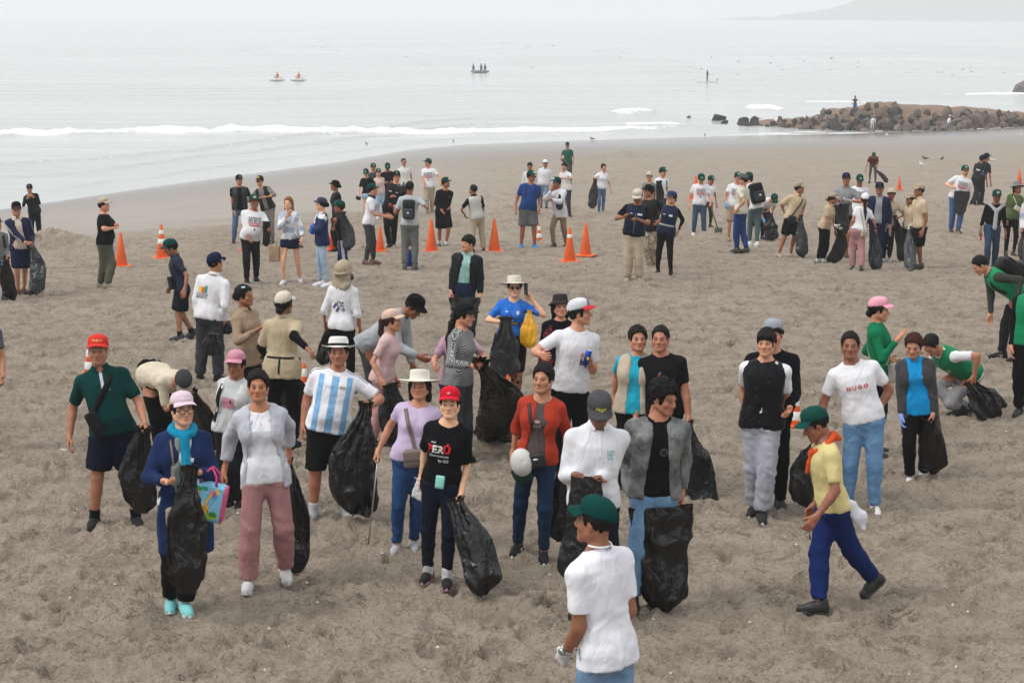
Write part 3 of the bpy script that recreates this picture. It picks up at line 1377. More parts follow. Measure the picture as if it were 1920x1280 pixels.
    for i in (0, 1):
        F.cap(S_[i], E_[i], ar[0] * s * ka, ar[1] * s * kf_, .03)
        F.cap(E_[i], lerp(E_[i], W_[i], .3), ar[1] * s * kf_, ar[1] * 1.02 * s * kf_, .012)
        F.cap(lerp(E_[i], W_[i], .3), W_[i] + unit(W_[i] - E_[i]) * .02, ar[1] * 1.02 * s * kf_, ar[2] * s, .012)
        F.cap(HP[i], K_[i], lr[0] * s * kt, lr[1] * s * (kt + kc) / 2, .03)
        F.cap(K_[i], lerp(K_[i], A_[i], .32), lr[1] * s * kc, lr[3] * 1.06 * s * kc, .015)
        F.cap(lerp(K_[i], A_[i], .32), A_[i], lr[3] * 1.06 * s * kc, lr[2] * .95 * s * kc, .015)
    V, Q = F.mesh()
    sk = np.array(SKIN[skin]) * pr.uniform(.86, 1.12) * (1, pr.uniform(.95, 1.05), pr.uniform(.93, 1.07))
    Cs = [np.tile(sk, (len(V), 1))]
    Vs, Qs, n0 = [V], [Q], len(V)
    HV, HQ, M = head_mesh(-1 if root[1] < 18.5 else lod)
    HV = HV.copy()
    jaw = np.clip(-HV[:, 2] / .1, 0, 1)
    HV[:, 0] *= 1 + (pr.uniform(-.10, .10)) * jaw
    HV[:, 2] = np.where(HV[:, 2] < 0, HV[:, 2] * wz_, HV[:, 2])
    HV[:, 1] += pr.uniform(-.004, .006) * np.exp(-(HV[:, 0] / .015) ** 2 - ((HV[:, 2] + .035) / .02) ** 2)
    hv = H_ + sh * (HV[:, :1] * hr * wx + HV[:, 1:2] * hf + HV[:, 2:] * hu)
    c = np.tile(sk, (len(HV), 1))
    lipc = sk * (.88, .55, .55) if sex == 'm' else sk * (1.0, .42, .42)
    hb = np.array(hcol) * 1.6 + .01
    for key, colr, a in (('cheek', sk * (1.05, .84, .80), .7), ('stub', sk * .45 + .003, stub), ('lips', lipc, .75), ('mouth', sk * .22, .8), ('brow', hb, .85 if sex == 'm' else .8),
                         ('eye', sk * .6 + np.array((.13, .12, .115)), .8), ('iris', np.array((.012, .009, .008)), .95), ('lash', np.array((.02, .015, .013)), .75)):
        m = (M[key] * a)[:, None]
        c = c * (1 - m) + np.array(colr) * m
    Vs.append(hv)
    Qs.append(HQ + n0)
    Cs.append(c)
    n0 += len(hv)
    hand_pos = []
    for i, (kind, gl) in enumerate(((hR, glR), (hL, glL))):
        tv, tq = hand_mesh(kind, lod)
        fx = unit(W_[i] - E_[i])
        sg = 1 if i == 0 else -1
        zt = f - (f @ fx) * fx
        if np.linalg.norm(zt) < .35:
            zt = UP - (UP @ fx) * fx
        if fx[2] > .2:                          # raised forearm: thumb towards the body's middle
            zt = -rt * sg * .7 - f * .4
            zt = zt - (zt @ fx) * fx
        zt = unit(zt)
        yt = np.cross(zt, fx) * sg
        hs = .98 * (s * .6 + .4) * (1 if sex == 'm' else .92)
        hp = W_[i] + hs * (tv[:, :1] * fx + tv[:, 1:2] * yt + tv[:, 2:] * zt)
        q = tq if sg == 1 else tq[:, ::-1]
        Vs.append(hp)
        Qs.append(q + n0)
        Cs.append(np.tile(sk * (1.03, .97, .95), (len(hp), 1)))
        n0 += len(hp)
        hand_pos.append(root + W_[i] + fx * .085 * s + yt * .03 * s)
        if gl is not None:
            N = vnormals(hp, q)
            me = mesh_from('glove', hp + N * .003, q)
            parts['glove' + str(i)] = link('glove', me, MATS['rubber'], ob, color=gl)
    me = mesh_from('body', np.concatenate(Vs), np.concatenate(Qs))
    set_color(me, np.concatenate(Cs))
    link('body', me, MATS['skin'], ob)

    # ---- hair
    if hair:
        tv, tq = hair_mesh(hair, lod)
        if hat and hat['kind'] == 'cap' or hat:
            tv = tv.copy()
            k = tv[:, 2] > .045
            tv[k, 2] = .045 + (tv[k, 2] - .045) * .66
            tv[k, 0] *= .92
            tv[k, 1] = -.02 + (tv[k, 1] + .02) * .92
        hv = H_ + sh * (tv[:, :1] * hr * wx + tv[:, 1:2] * hf + tv[:, 2:] * hu)
        link('hair', mesh_from('hair', hv, tq), MATS['hair'], ob, color=hcol)

    hoff = [0.]

    def head_part(name, VQ, mat, par, color, label=None, smooth=True, sc=1.0):
        v = np.array(VQ[0], float)
        if hoff[0]:
            v[:, 2] += hoff[0] + v[:, 1] * .13
            v[:, 1] -= .004
        v = H_ + sh * sc * (v[:, :1] * hr * wx + v[:, 1:2] * hf + v[:, 2:] * hu)
        o = link(name, mesh_from(name, v, VQ[1], smooth), MATS[mat], par, color=color)
        if label:
            o['label'] = label
        return o

    if hat:
        hoff[0] = .017
        k = hat['kind']
        col = hat.get('col', (.3, .3, .3))
        if k == 'cap':
            C, Vz, Bt = cap_mesh()
            if hat.get('back'):
                C, Vz = [(np.asarray(v[0]) * (-1, -1, 1) + (0, -.036, 0), v[1]) for v in (C, Vz)]
            o = head_part('cap', C, 'cotton', ob, col)
            head_part('visor', Vz, 'cotton', o, hat.get('visor', col))
            if lod < 2:
                head_part('button', Bt, 'cotton', o, col)
            if 'badge' in hat:
                bw, bh = hat.get('bsize', (.062, .04))
                vv, qq = patch_mesh(bw, bh)
                th = np.array([(a / .108, b) for a, b in vv])
                v3 = np.stack([np.sin(th[:, 0]) * .091, np.cos(th[:, 0]) * .1125 - .0175 - .33 * th[:, 1], .068 + th[:, 1]], 1)
                head_part('badge', (v3, [q[::-1] for q in qq]), 'print', o, hat['badge'])
            if 'word' in hat:
                v2, q2 = text_mesh(hat['word'], .012, hat.get('wshear', 0))
                z = hat.get('wsize', .03)
                off = np.array(hat.get('woff', (0, .068)))
                a = v2[:, 0] * z / .11
                b = v2[:, 1] * z
                v3 = np.stack([-np.sin(a) * .0925, np.cos(a) * .1135 - .0175 - .33 * b, off[1] + b], 1)
                head_part('lettering', (v3, q2), 'print', o, hat.get('wcol', (.8, .8, .8)), smooth=False)
        else:
            C, Bd = brim_mesh(k)
            o = head_part('hat', C, hat.get('mat', 'straw'), ob, col)
            if 'band' in hat:
                head_part('hat_band', Bd, 'cotton', o, hat['band'])
            if hat.get('drape'):
                tv, tq = hair_mesh('loose', lod)
                tv = tv * (1.22, 1.12, 1.0) + (0, 0, .0)
                head_part('neck_flap', (tv, tq), 'cotton', o, col)
    hoff[0] = 0.
    if glasses:
        fr_, L = glasses_mesh()
        o = head_part('glasses', fr_, 'plastic', ob, (.01, .01, .012))
        for q in L:
            head_part('lens', (np.array(q), [tuple(range(len(q)))]), 'glass_dark' if glasses == 'dark' else 'plastic', o, (.006, .006, .007) if glasses == 'dark' else tuple(sk * .9))

    # ---- clothes
    garments = []

    def make(name, Fd, mat, col, amp=.006, par=ob, lbl=None, leg=False):
        V, Q = Fd.mesh()
        if len(V) == 0:
            return None, None
        V = relax(V, Q, 1, .4)
        N = vnormals(V, Q)
        L = (V - O_)
        tcv = np.stack([L @ rt, L @ ft, L @ u], 1) / s
        sd = pr.uniform(0, 90)
        if leg:
            q = np.stack([V[:, 0] * 8, V[:, 1] * 8, V[:, 2] * 12 + V[:, 0] * 5], 1)
            zz = V[:, 2] / s
            a = amp * (1 + 1.1 * np.exp(-((zz - .14) / .10) ** 2) + .6 * np.exp(-((zz - .47) / .08) ** 2) + .5 * np.exp(-((zz - .82) / .07) ** 2))
            dsp = a * (ridged(q + sd) * .8 + .5 * ridged(q * 2.1 + sd) - .5) * np.clip((.04 - tcv[:, 2]) / .08, .1, 1)
        else:
            wr = noise3(tcv * 5 + sd)[:, None] * .5
            q = np.stack([tcv[:, 0] * 8.5 + tcv[:, 2] * 3.4 * np.tanh(tcv[:, 0] * 20), tcv[:, 1] * 8.5, tcv[:, 2] * 2.2], 1) + wr
            q2 = np.stack([tcv[:, 0] * 4.5, tcv[:, 1] * 4.5, tcv[:, 2] * 13 + np.abs(tcv[:, 0]) * 9], 1) + wr
            low = np.clip(1.2 - (tcv[:, 2] + .05) / .45, .3, 1.2)
            dsp = amp * (low * (ridged(q + sd) - .45) + .7 * (ridged(q2 + sd + 7) - .45) * np.exp(-((tcv[:, 2] - .10) / .16) ** 2) + .35 * (ridged(V * 17 + sd) - .45))
        V = V + N * dsp[:, None]
        for oF, oh in outer_of(leg):          # what is worn under a closed top stays under it
            ii = np.clip(np.round((V - oF.o) / oF.v).astype(int), 0, oF.n - 1)
            dd = oF.D[ii[:, 0], ii[:, 1], ii[:, 2]]
            push = np.where((tcv[:, 2] * s > oh + .012) & (dd > -.014) & (dd < .08), dd + .014, 0)
            push = np.minimum(push, .045)
            V = V - N * push[:, None]
        me = mesh_from(name, V, Q)
        set_vec(me, tcv)
        o = link(name, me, MATS[mat], par, color=col)
        if lbl:
            o['label'] = lbl
        return o, (V, Q)

    closed = []

    def outer_of(leg):
        return [(q[0], q[1]) for q in closed] if leg else []

    def top_field(t):
        t.setdefault('outer', bool(garments))
        Fd = Field(lo, hi, vox)
        e = t.get('ease', .012) * s * (.84 if t.get('outer') else 1)
        hem = t.get('hem', -.055) * s
        tb = tab.copy()
        ref = np.interp(.36 * s, tab[:, 0], tab[:, 1]), np.interp(.36 * s, tab[:, 0], tab[:, 2])
        lowz = tb[:, 0] < .33 * s
        loose = t.get('loose', .87)
        tb[lowz, 1] = np.maximum(tb[lowz, 1], ref[0] * loose)
        tb[lowz, 2] = np.maximum(tb[lowz, 2], ref[1] * loose)
        low = np.clip((.16 - tb[:, 0] / s) / .08, 0, 1) * (-.012 if t.get('tuck') else max(0, (.033 if t.get('outer') else .024) - e / s)) * s
        tb[:, 1] += e + low
        tb[:, 2] += e + low
        if not t.get('tuck'):
            hipw = (.082 + .080 * fw + (bot or {}).get('ease', .012) + (.022 if t.get('outer') else .011)) * s
            wgt_ = np.clip((.10 - tb[:, 0] / s) / .08, 0, 1)
            tb[:, 1] = np.maximum(tb[:, 1], hipw * wgt_)
            tb[:, 2] = np.maximum(tb[:, 2], (.080 * fw + (bot or {}).get('ease', .012) + (.030 if t.get('outer') else .018)) * s * wgt_)
        tb = tb[tb[:, 0] > -.05 * s]
        if hem < tb[0, 0]:
            fl = t.get('flare', .0)
            rows = [(hem, tb[0, 1] * (1 + fl), tb[0, 2] * (1 + fl), tb[0, 3])]
            if hem < -.12 * s:
                rows.append((-.06 * s, max(tb[0, 1], .185 * s), max(tb[0, 2], .125 * s), tb[0, 3]))
            tb = np.concatenate([np.array(rows), tb])
        tb = np.concatenate([tb[tb[:, 0] < .54 * s], [(.56 * s, .055 * s, .05 * s, -.012 * s)]])
        cut = None
        if 'open' in t:
            g0, g1 = t['open']        # half gap at the hem and at the chest
            def cut(x, y, z, d):
                gap = (g0 + (g1 - g0) * np.clip((z / s + .05) / .45, 0, 1.3)) * s
                return np.maximum(d, -np.maximum(-y + .01, np.abs(x) - gap))
        Fd.prof(fr, O_, tb, 0, z0=hem, cut=cut)
        ar0 = t.get('arm', .015) * s * .78
        sl = t.get('sl', .62)
        if sl > 0:
            if cut is None:
                for i in (0, 1):
                    Fd.cap(O_ + u * .468 * s - ft * .012 + rt * (.03 if i == 0 else -.03) * s, S_[i], .044 * s + e * .8, .044 * s + e * .8, .045)
            else:
                for i in (0, 1):
                    Fd.cap(lerp(S_[i], S_[1 - i], .16) + u * .014, S_[i], .044 * s + e * .8, .044 * s + e * .8, .04)
            for i in (0, 1):
                a1 = min(sl, 1)
                Fd.cap(S_[i], lerp(S_[i], E_[i], 1), ar[0] * s + ar0, ar[1] * s + ar0 * 1.15, .03, flat=(None, a1 if sl < 1 else None))
                if sl > 1:
                    Fd.cap(E_[i], W_[i], ar[1] * s + ar0 * 1.1, ar[2] * s + ar0 * .75, .015, flat=(None, sl - 1))
        else:
            Fd.cap(lerp(S_[0], S_[1], .1), lerp(S_[0], S_[1], .9), .045 * s + e, .045 * s + e, .03)
            for i in (0, 1):
                Fd.cap(lerp(S_[i], S_[1 - i], -.2), lerp(S_[i], E_[i], .25) + (E_[i] - S_[i]) * 0, ar[0] * s * 1.12, ar[0] * s * 1.05, .01, carve=True) if t.get('armhole', 1) else None
        for b in B_:
            if cut is None:
                Fd.ell(b, (br * .9 + e * .8,) * 3, .04)
            else:
                Fd.ell(b - ft * .02 * s + rt * (.03 * s if (b - O_) @ rt > 0 else -.03 * s), (br * .7 + e,) * 3, .07)
        nk = t.get('neck', 'crew')
        nr = {'crew': (.074, .072, .045), 'scoop': (.092, .085, .085), 'collar': (.066, .062, .04), 'v': (.07, .085, .08), 'high': (.055, .052, .02), 'wide': (.085, .1, .1)}[nk]
        Fd.ell(O_ + u * (.555 * s) + ft * .014 * s, np.array(nr) * s, .006, fr=fr, carve=True)
        return Fd

    for t in [dict(q) for q in tops]:
        Fd = top_field(t)
        o, vq = make(t['n'], Fd, t.get('mat', 'cotton'), t.get('col', (.5, .5, .5)), t.get('amp', .0075 if t.get('sl', .62) else .006), lbl=t.get('lbl'))
        if o is None:
            continue
        if 'open' not in t and not t.get('tuck') and t.get('hem', -.055) < .03:
            closed.append((Fd, t.get('hem', -.055) * s))
        t = dict(t)
        t['o'], t['vq'] = o, vq
        garments.append(t)
        if 'collar' in t:
            n = 22
            V, Q = [], []
            half = R(t.get('cgap', 24))
            for i in range(n):
                a = half + (2 * math.pi - 2 * half) * i / (n - 1)
                sx, cy = math.sin(a), math.cos(a)
                tip = max(0, math.cos(a) - .45) * .028
                for rr, z in ((.058, .52), (.060, .556), (.064, .560), (.086, .526 - tip), (.083, .522 - tip)):
                    V.append(O_ + (rt * sx * rr * W + ft * (cy * rr * .98 - .006 + (.008 if cy > 0 else 0)) + u * (z + .008 - .014 * cy)) * s)
            for i in range(n - 1):
                for k in range(4):
                    a = i * 5 + k
                    Q.append((a, a + 1, a + 6, a + 5))
            link('collar', mesh_from('collar', np.array(V), Q), MATS[t.get('mat', 'cotton') if t.get('mat') in ('cotton', 'jersey') else 'cotton'], o, color=t['collar'])
        if 'placket' in t:
            bv = BVHTree.FromPolygons(vq[0].tolist(), vq[1].tolist())
            z0, z1 = t['placket'][:2]
            v2 = np.array([(x, z) for z in np.linspace(z0, z1, 12) * s for x in (-.013 * s, .013 * s)])
            pts3 = lay_on(bv, O_, rt, u, ft, v2, .0045)
            if all(p is not None for p in pts3):
                Q = [(2 * i, 2 * i + 1, 2 * i + 3, 2 * i + 2) for i in range(11)]
                link('placket', mesh_from('placket', np.array(pts3), Q), MATS['cotton'], o, color=t['placket'][2] if len(t['placket']) > 2 else t.get('col'))
        if 'stripe' in t:       # stripes down the outside of both sleeves
            cs = t['stripe']
            bv = BVHTree.FromPolygons(vq[0].tolist(), vq[1].tolist())
            for i in (0, 1):
                side = rt * (1 if i == 0 else -1)
                for kx, off in enumerate(cs[1]):
                    v3, ok = [], True
                    path = [lerp(S_[i] + u * .03, E_[i], q) for q in np.linspace(0, 1, 9)] + [lerp(E_[i], W_[i], q) for q in np.linspace(.12, .9, 8)]
                    for q in path:
                        for w_ in (-cs[2] / 2, cs[2] / 2):
                            p = q + ft * (off + w_) + side * .35
                            hit = bv.ray_cast(Vector(p), Vector(-side), .6)
                            v3.append(np.array(hit[0]) + side * .004 if hit[0] is not None else None)
                    Qs_ = [(2 * j, 2 * j + 1, 2 * j + 3, 2 * j + 2) for j in range(len(path) - 1) if all(v3[a] is not None for a in (2 * j, 2 * j + 1, 2 * j + 2, 2 * j + 3))]
                    v3 = [p if p is not None else O_ for p in v3]
                    if Qs_:
                        link('sleeve_stripe', mesh_from('sleeve_stripe', np.array(v3), Qs_), MATS['print'], o, color=cs[0])
    if bot:
        Fd = Field(lo, hi, vox * 1.15)
        L = bot.get('len', 1.93)
        e = bot.get('ease', .012) * s
        e2 = bot.get('ease2', e / s) * s
        tb = tab.copy()
        tb[:, 1:3] += e * .9
        wz = bot.get('waist', .12 if 40 < lean < 60 else .03) * s
        tb = tb[tb[:, 0] < wz + .03 * s]
        Fd.prof(fr if lean < 30 else (rgt0, unit(f * .7 + u * .0 - UP * .0), unit(u * .5 + UP * .5)) if lean > 60 else fr, O_, tb, 0, z1=wz)
        for i in (0, 1):
            if L <= 1:
                Fd.cap(HP[i], K_[i], lr[0] * s + e, lr[1] * s + e2 * 1.3, .05, flat=(None, L))
            else:
                Fd.cap(HP[i], K_[i], lr[0] * s + e, lr[1] * s + (e + e2) * .5, .05)
                mid = lerp(K_[i], A_[i], .32)
                Fd.cap(K_[i], mid, lr[1] * s + (e + e2) * .5, lr[3] * s + e2, .02)
                Fd.cap(mid, A_[i], lr[3] * s + e2, lr[2] * s + e2, .02, flat=(None, min(L - 1, 1) * 1.47 - .47))
        if bot.get('skirt'):
            sk_ = [(-bot['skirt'] * s, .20 * s, .16 * s, 0), (-.05 * s, .185 * s, .13 * s, 0), (.05 * s, .16 * s, .11 * s, 0)]
            Fd.prof((rt, ft, unit(UP * .8 + u * .2)), O_, sk_, .02)
        o, vq = make(bot.get('n', 'trousers'), Fd, bot.get('mat', 'cotton'), bot.get('col', (.05, .05, .06)), bot.get('amp', .0055), leg=True, lbl=bot.get('lbl'))
        bot = dict(bot)
        bot['o'], bot['vq'] = o, vq
        if bot.get('side'):
            bv = BVHTree.FromPolygons(vq[0].tolist(), vq[1].tolist())
            for i in (0, 1):
                side = rgt0 * (1 if i == 0 else -1)
                for off in (-.02, 0, .02):
                    v3 = []
                    path = [lerp(HP[i], K_[i], q) for q in np.linspace(0, 1, 8)] + [lerp(K_[i], A_[i], q) for q in np.linspace(.1, .8, 8)]
                    for q in path:
                        for w_ in (-.006, .006):
                            hit = bv.ray_cast(Vector(q + f * (off + w_) + side * .35), Vector(-side), .6)
                            v3.append(np.array(hit[0]) + side * .004 if hit[0] is not None else q)
                    link('side_stripe', mesh_from('side_stripe', np.array(v3), [(2 * j, 2 * j + 1, 2 * j + 3, 2 * j + 2) for j in range(len(path) - 1)]), MATS['print'], o, color=bot['side'])
    # ---- shoes and socks
    if shoes:
        Uv, So = shoe_mesh(shoes.get('kind', 'low'), lod)
        for i in (0, 1):
            fd = heading(tz[i])
            lf = R(lift[i])
            fd3 = fd * math.cos(lf) - UP * math.sin(lf)
            up3 = UP * math.cos(lf) + fd * math.sin(lf)
            sd = np.cross(fd3, up3)
            org = A_[i] - up3 * .085 * s
            fs = .98 * s * (1 if sex == 'm' else .92)
            def tr(v):
                v = np.asarray(v)
                return org + fs * (v[:, :1] * sd + v[:, 1:2] * fd3 + v[:, 2:] * up3)
            o = link('shoe', mesh_from('shoe', tr(Uv[0]), Uv[1]), MATS[shoes.get('mat', 'rubber')], ob, color=shoes.get('col', (.02, .02, .02)))
            link('sole', mesh_from('sole', tr(So[0]), So[1], False), MATS['rubber'], o, color=shoes.get('sole', shoes.get('col', (.02, .02, .02))))
            if shoes.get('stripes') is not None and lod < 2:
                bv = BVHTree.FromPolygons(tr(Uv[0]).tolist(), Uv[1].tolist())
                for sg in (1, -1):
                    for k in range(3):
                        y = .02 + k * .024
                        v2 = [(y, .035), (y + .010, .035), (y - .018, .08), (y - .028, .08)]
                        pts3 = []
                        for a, b in v2:
                            p = org + fs * (fd3 * a + up3 * b + sd * sg * .2)
                            hit = bv.ray_cast(Vector(p), Vector(-sd * sg), .4)
                            pts3.append(None if hit[0] is None else np.array(hit[0]) + sd * sg * .003)
                        if all(p is not None for p in pts3):
                            link('shoe_stripe', mesh_from('shoe_stripe', np.array(pts3), [(0, 1, 2, 3)]), MATS['print'], o, color=shoes['stripes'])
    if sock is not None:
        for i in (0, 1):
            Fd = Field(A_[i] - .12, A_[i] + .3, max(vox * .8, .012))
            Fd.cap(A_[i] - UP * .02, lerp(A_[i], K_[i], .24), lr[2] * s + .004, lr[2] * 1.08 * s + .005, 0, flat=(None, 1))
            V, Q = Fd.mesh()
            link('sock', mesh_from('sock', V, Q), MATS['knit'], ob, color=sock)
    # ---- prints on the clothes
    bvs = {}
    for q in prints:
        gi = q.get('on', 0)
        tgt = bot if gi == 'bot' else garments[gi]
        if gi not in bvs:
            bvs[gi] = BVHTree.FromPolygons(tgt['vq'][0].tolist(), tgt['vq'][1].tolist())
        side = q.get('side', 1)
        if 'text' in q:
            v2, q2 = text_mesh(q['text'], q.get('bold', .012), q.get('shear', 0), q.get('space', 1))
            v2 = v2 * q['size']
        else:
            v2, q2 = patch_mesh(q['w'], q['h'], q.get('shape', 'rect'))
        if q.get('rot'):
            a = R(q['rot'])
            v2 = np.stack([v2[:, 0] * math.cos(a) - v2[:, 1] * math.sin(a), v2[:, 0] * math.sin(a) + v2[:, 1] * math.cos(a)], 1)
        v2 = (v2 + np.array(q['at'])) * s
        if gi == 'bot' or q.get('level'):
            X, Uv_, Nd = -rgt0 * side, UP, f * side
        else:
            X, Uv_, Nd = -rt * side, u, ft * side
        if q.get('turn'):
            a = R(q['turn'])
            Nd, X = Nd * math.cos(a) + X * math.sin(a), X * math.cos(a) - Nd * math.sin(a)
        pts3 = lay_on(bvs[gi], O_, X, Uv_, Nd, v2, q.get('off', .004 if lod < 2 else .007))
        q2 = [t for t in q2 if all(pts3[i] is not None for i in t)]
        if q2:
            used = sorted({i for t in q2 for i in t})
            mp = {a: b for b, a in enumerate(used)}
            link(q.get('n', 'lettering' if 'text' in q else 'print'), mesh_from('print', np.array([pts3[i] for i in used]), [tuple(mp[i] for i in t) for t in q2], False),
                 MATS['print'], tgt['o'], color=q.get('col', (.02, .02, .02)))
    J = dict(ob=ob, root=root, O=O, fr=fr, f=f, H=H, hf=hf, hu=hu, hr=hr, sho=sho, elb=elb, wri=wri, RH=hand_pos[0], LH=hand_pos[1], s=s, h=h, garments=garments, hips=hips, knees=knees, ank=ank, tab=tab, lod=lod, sh=sh, bot=bot)
    return J

# ------------------------------------------------------------------ the sand
def smooth(a, b, x):
    t = np.clip((x - a) / (b - a), 0, 1)
    return t * t * (3 - 2 * t)


HX0, HY0, HC = -26.0, 9.0, .026
HNX, HNY = 2000, 2560


def spectral(nx, ny, cell, lo, hi, pw, seed):
    g = np.random.default_rng(seed)
    w = np.fft.rfft2(g.standard_normal((nx, ny)).astype(np.float32))
    kx = np.fft.fftfreq(nx, cell)[:, None]
    ky = np.fft.rfftfreq(ny, cell)[None, :]
    k = np.sqrt(kx * kx + ky * ky) + 1e-6
    a = np.where((k > 1 / hi) & (k < 1 / lo), k ** pw, 0)
    n = np.fft.irfft2(w * a, s=(nx, ny))
    return (n / n.std()).astype(np.float32)


def trample_map():
    a = spectral(HNX, HNY, HC, .075, .5, -.9, 3)
    b = spectral(HNX, HNY, HC, .8, 4, -1.3, 4)
    Z = .017 * a + .010 * b
    # hollows and thrown rims: old footprints lying over one another
    g = np.random.default_rng(5)
    n = 26000
    px = g.uniform(HX0 + .4, -HX0 - .4, n)
    py = HY0 + .4 + (HNY * HC - .8) * g.uniform(0, 1, n) ** 1.35
    an = g.uniform(0, math.pi, n)
    for i in range(n):
        L, w = g.uniform(.08, .15), g.uniform(.035, .06)
        dp = g.uniform(.03, .075) * (1 if i % 3 else .55)
        ci, cj = int((px[i] - HX0) / HC), int((py[i] - HY0) / HC)
        m = 11
        if ci < m or cj < m or ci >= HNX - m or cj >= HNY - m:
            continue
        q = np.arange(-m, m + 1) * HC
        X, Y = q[:, None], q[None, :]
        c, s_ = math.cos(an[i]), math.sin(an[i])
        r2 = ((X * c + Y * s_) / L) ** 2 + ((-X * s_ + Y * c) / w) ** 2
        Z[ci - m:ci + m + 1, cj - m:cj + m + 1] += (-dp * np.exp(-r2 * r2 * .8) + dp * .5 * np.exp(-((np.sqrt(r2) - 1.55) / .38) ** 2)).astype(np.float32)
    return Z


TRAMPLE = trample_map()
MOUNDS = []


def mound(px, py, w, hgt, n=1, d=.6):
    p = ground(px, py)
    MOUNDS.append((p[0], p[1], w, hgt, d))


mound(95, 466, 1.25, .42)
mound(70, 470, .8, .28)
mound(150, 470, 1.0, .12)
mound(1148, 342, .9, .35)
mound(918, 374, 1.1, .3)
mound(960, 378, .8, .22)
mound(1160, 297, 2.0, .3)
mound(1210, 297, 1.6, .2)
mound(1340, 446, .8, .12)
mound(985, 358, 1.1, .2)
mound(1040, 298, 1.6, .2)
mound(958, 398, .35, .2)


def trample_at(X, Y):
    i = np.clip((X - HX0) / HC, 0, HNX - 2.001)
    j = np.clip((Y - HY0) / HC, 0, HNY - 2.001)
    a, b = i.astype(int), j.astype(int)
    u_, v_ = i - a, j - b
    Z = TRAMPLE
    z = Z[a, b] * (1 - u_) * (1 - v_) + Z[a + 1, b] * u_ * (1 - v_) + Z[a, b + 1] * (1 - u_) * v_ + Z[a + 1, b + 1] * u_ * v_
    inside = smooth(0, 2, np.minimum(X - HX0, -HX0 - X)) * (1 - smooth(HY0 + HNY * HC - 12, HY0 + HNY * HC - 1, Y))
    return z * inside


def zsand(X, Y, detail=True):
    t = (Y - 15) / (shore(X) - 15)
    z = zbase(X, Y)
    P3 = np.stack([X * .45, Y * .45, 0 * X], 1)
    dry = 1 - smooth(.30, .37, t + .02 * noise3(P3)) * (1 - .85 * smooth(-9, 2, X))
    dry = dry * (1 - smooth(.62, .9, t))
    if detail:
        z = z + trample_at(X, Y) * (.06 + .94 * dry)
        z = z + .03 * noise3(np.stack([X * .35, Y * .35, 0 * X + 5], 1)) * dry
    # low berm between dry and wet sand
    z = z + .05 * np.exp(-((t - .335) / .02) ** 2) * (X < 2)
    far = smooth(40, 70, Y) * dry
    z = z + far * (.05 * noise3(np.stack([X * .6, Y * .35, 0 * X + 9], 1)) + .035 * noise3(np.stack([X * 1.6, Y * .9, 0 * X + 2], 1)))
    for mx, my, w, hg, d in MOUNDS:
        r2 = ((X - mx) / w) ** 2 + ((Y - my) / (w * d)) ** 2
        k = r2 < 9
        if k.any():
            z[k] += hg * np.exp(-r2[k] * 1.1) * (1 + .35 * noise3(np.stack([X[k] * 5, Y[k] * 5, 0 * X[k]], 1)))
    return z, dry, t


def grid_faces(nr, nc):
    a = (np.arange(nr - 1)[:, None] * nc + np.arange(nc - 1)[None, :]).ravel()
    return np.stack([a, a + 1, a + nc + 1, a + nc], 1)


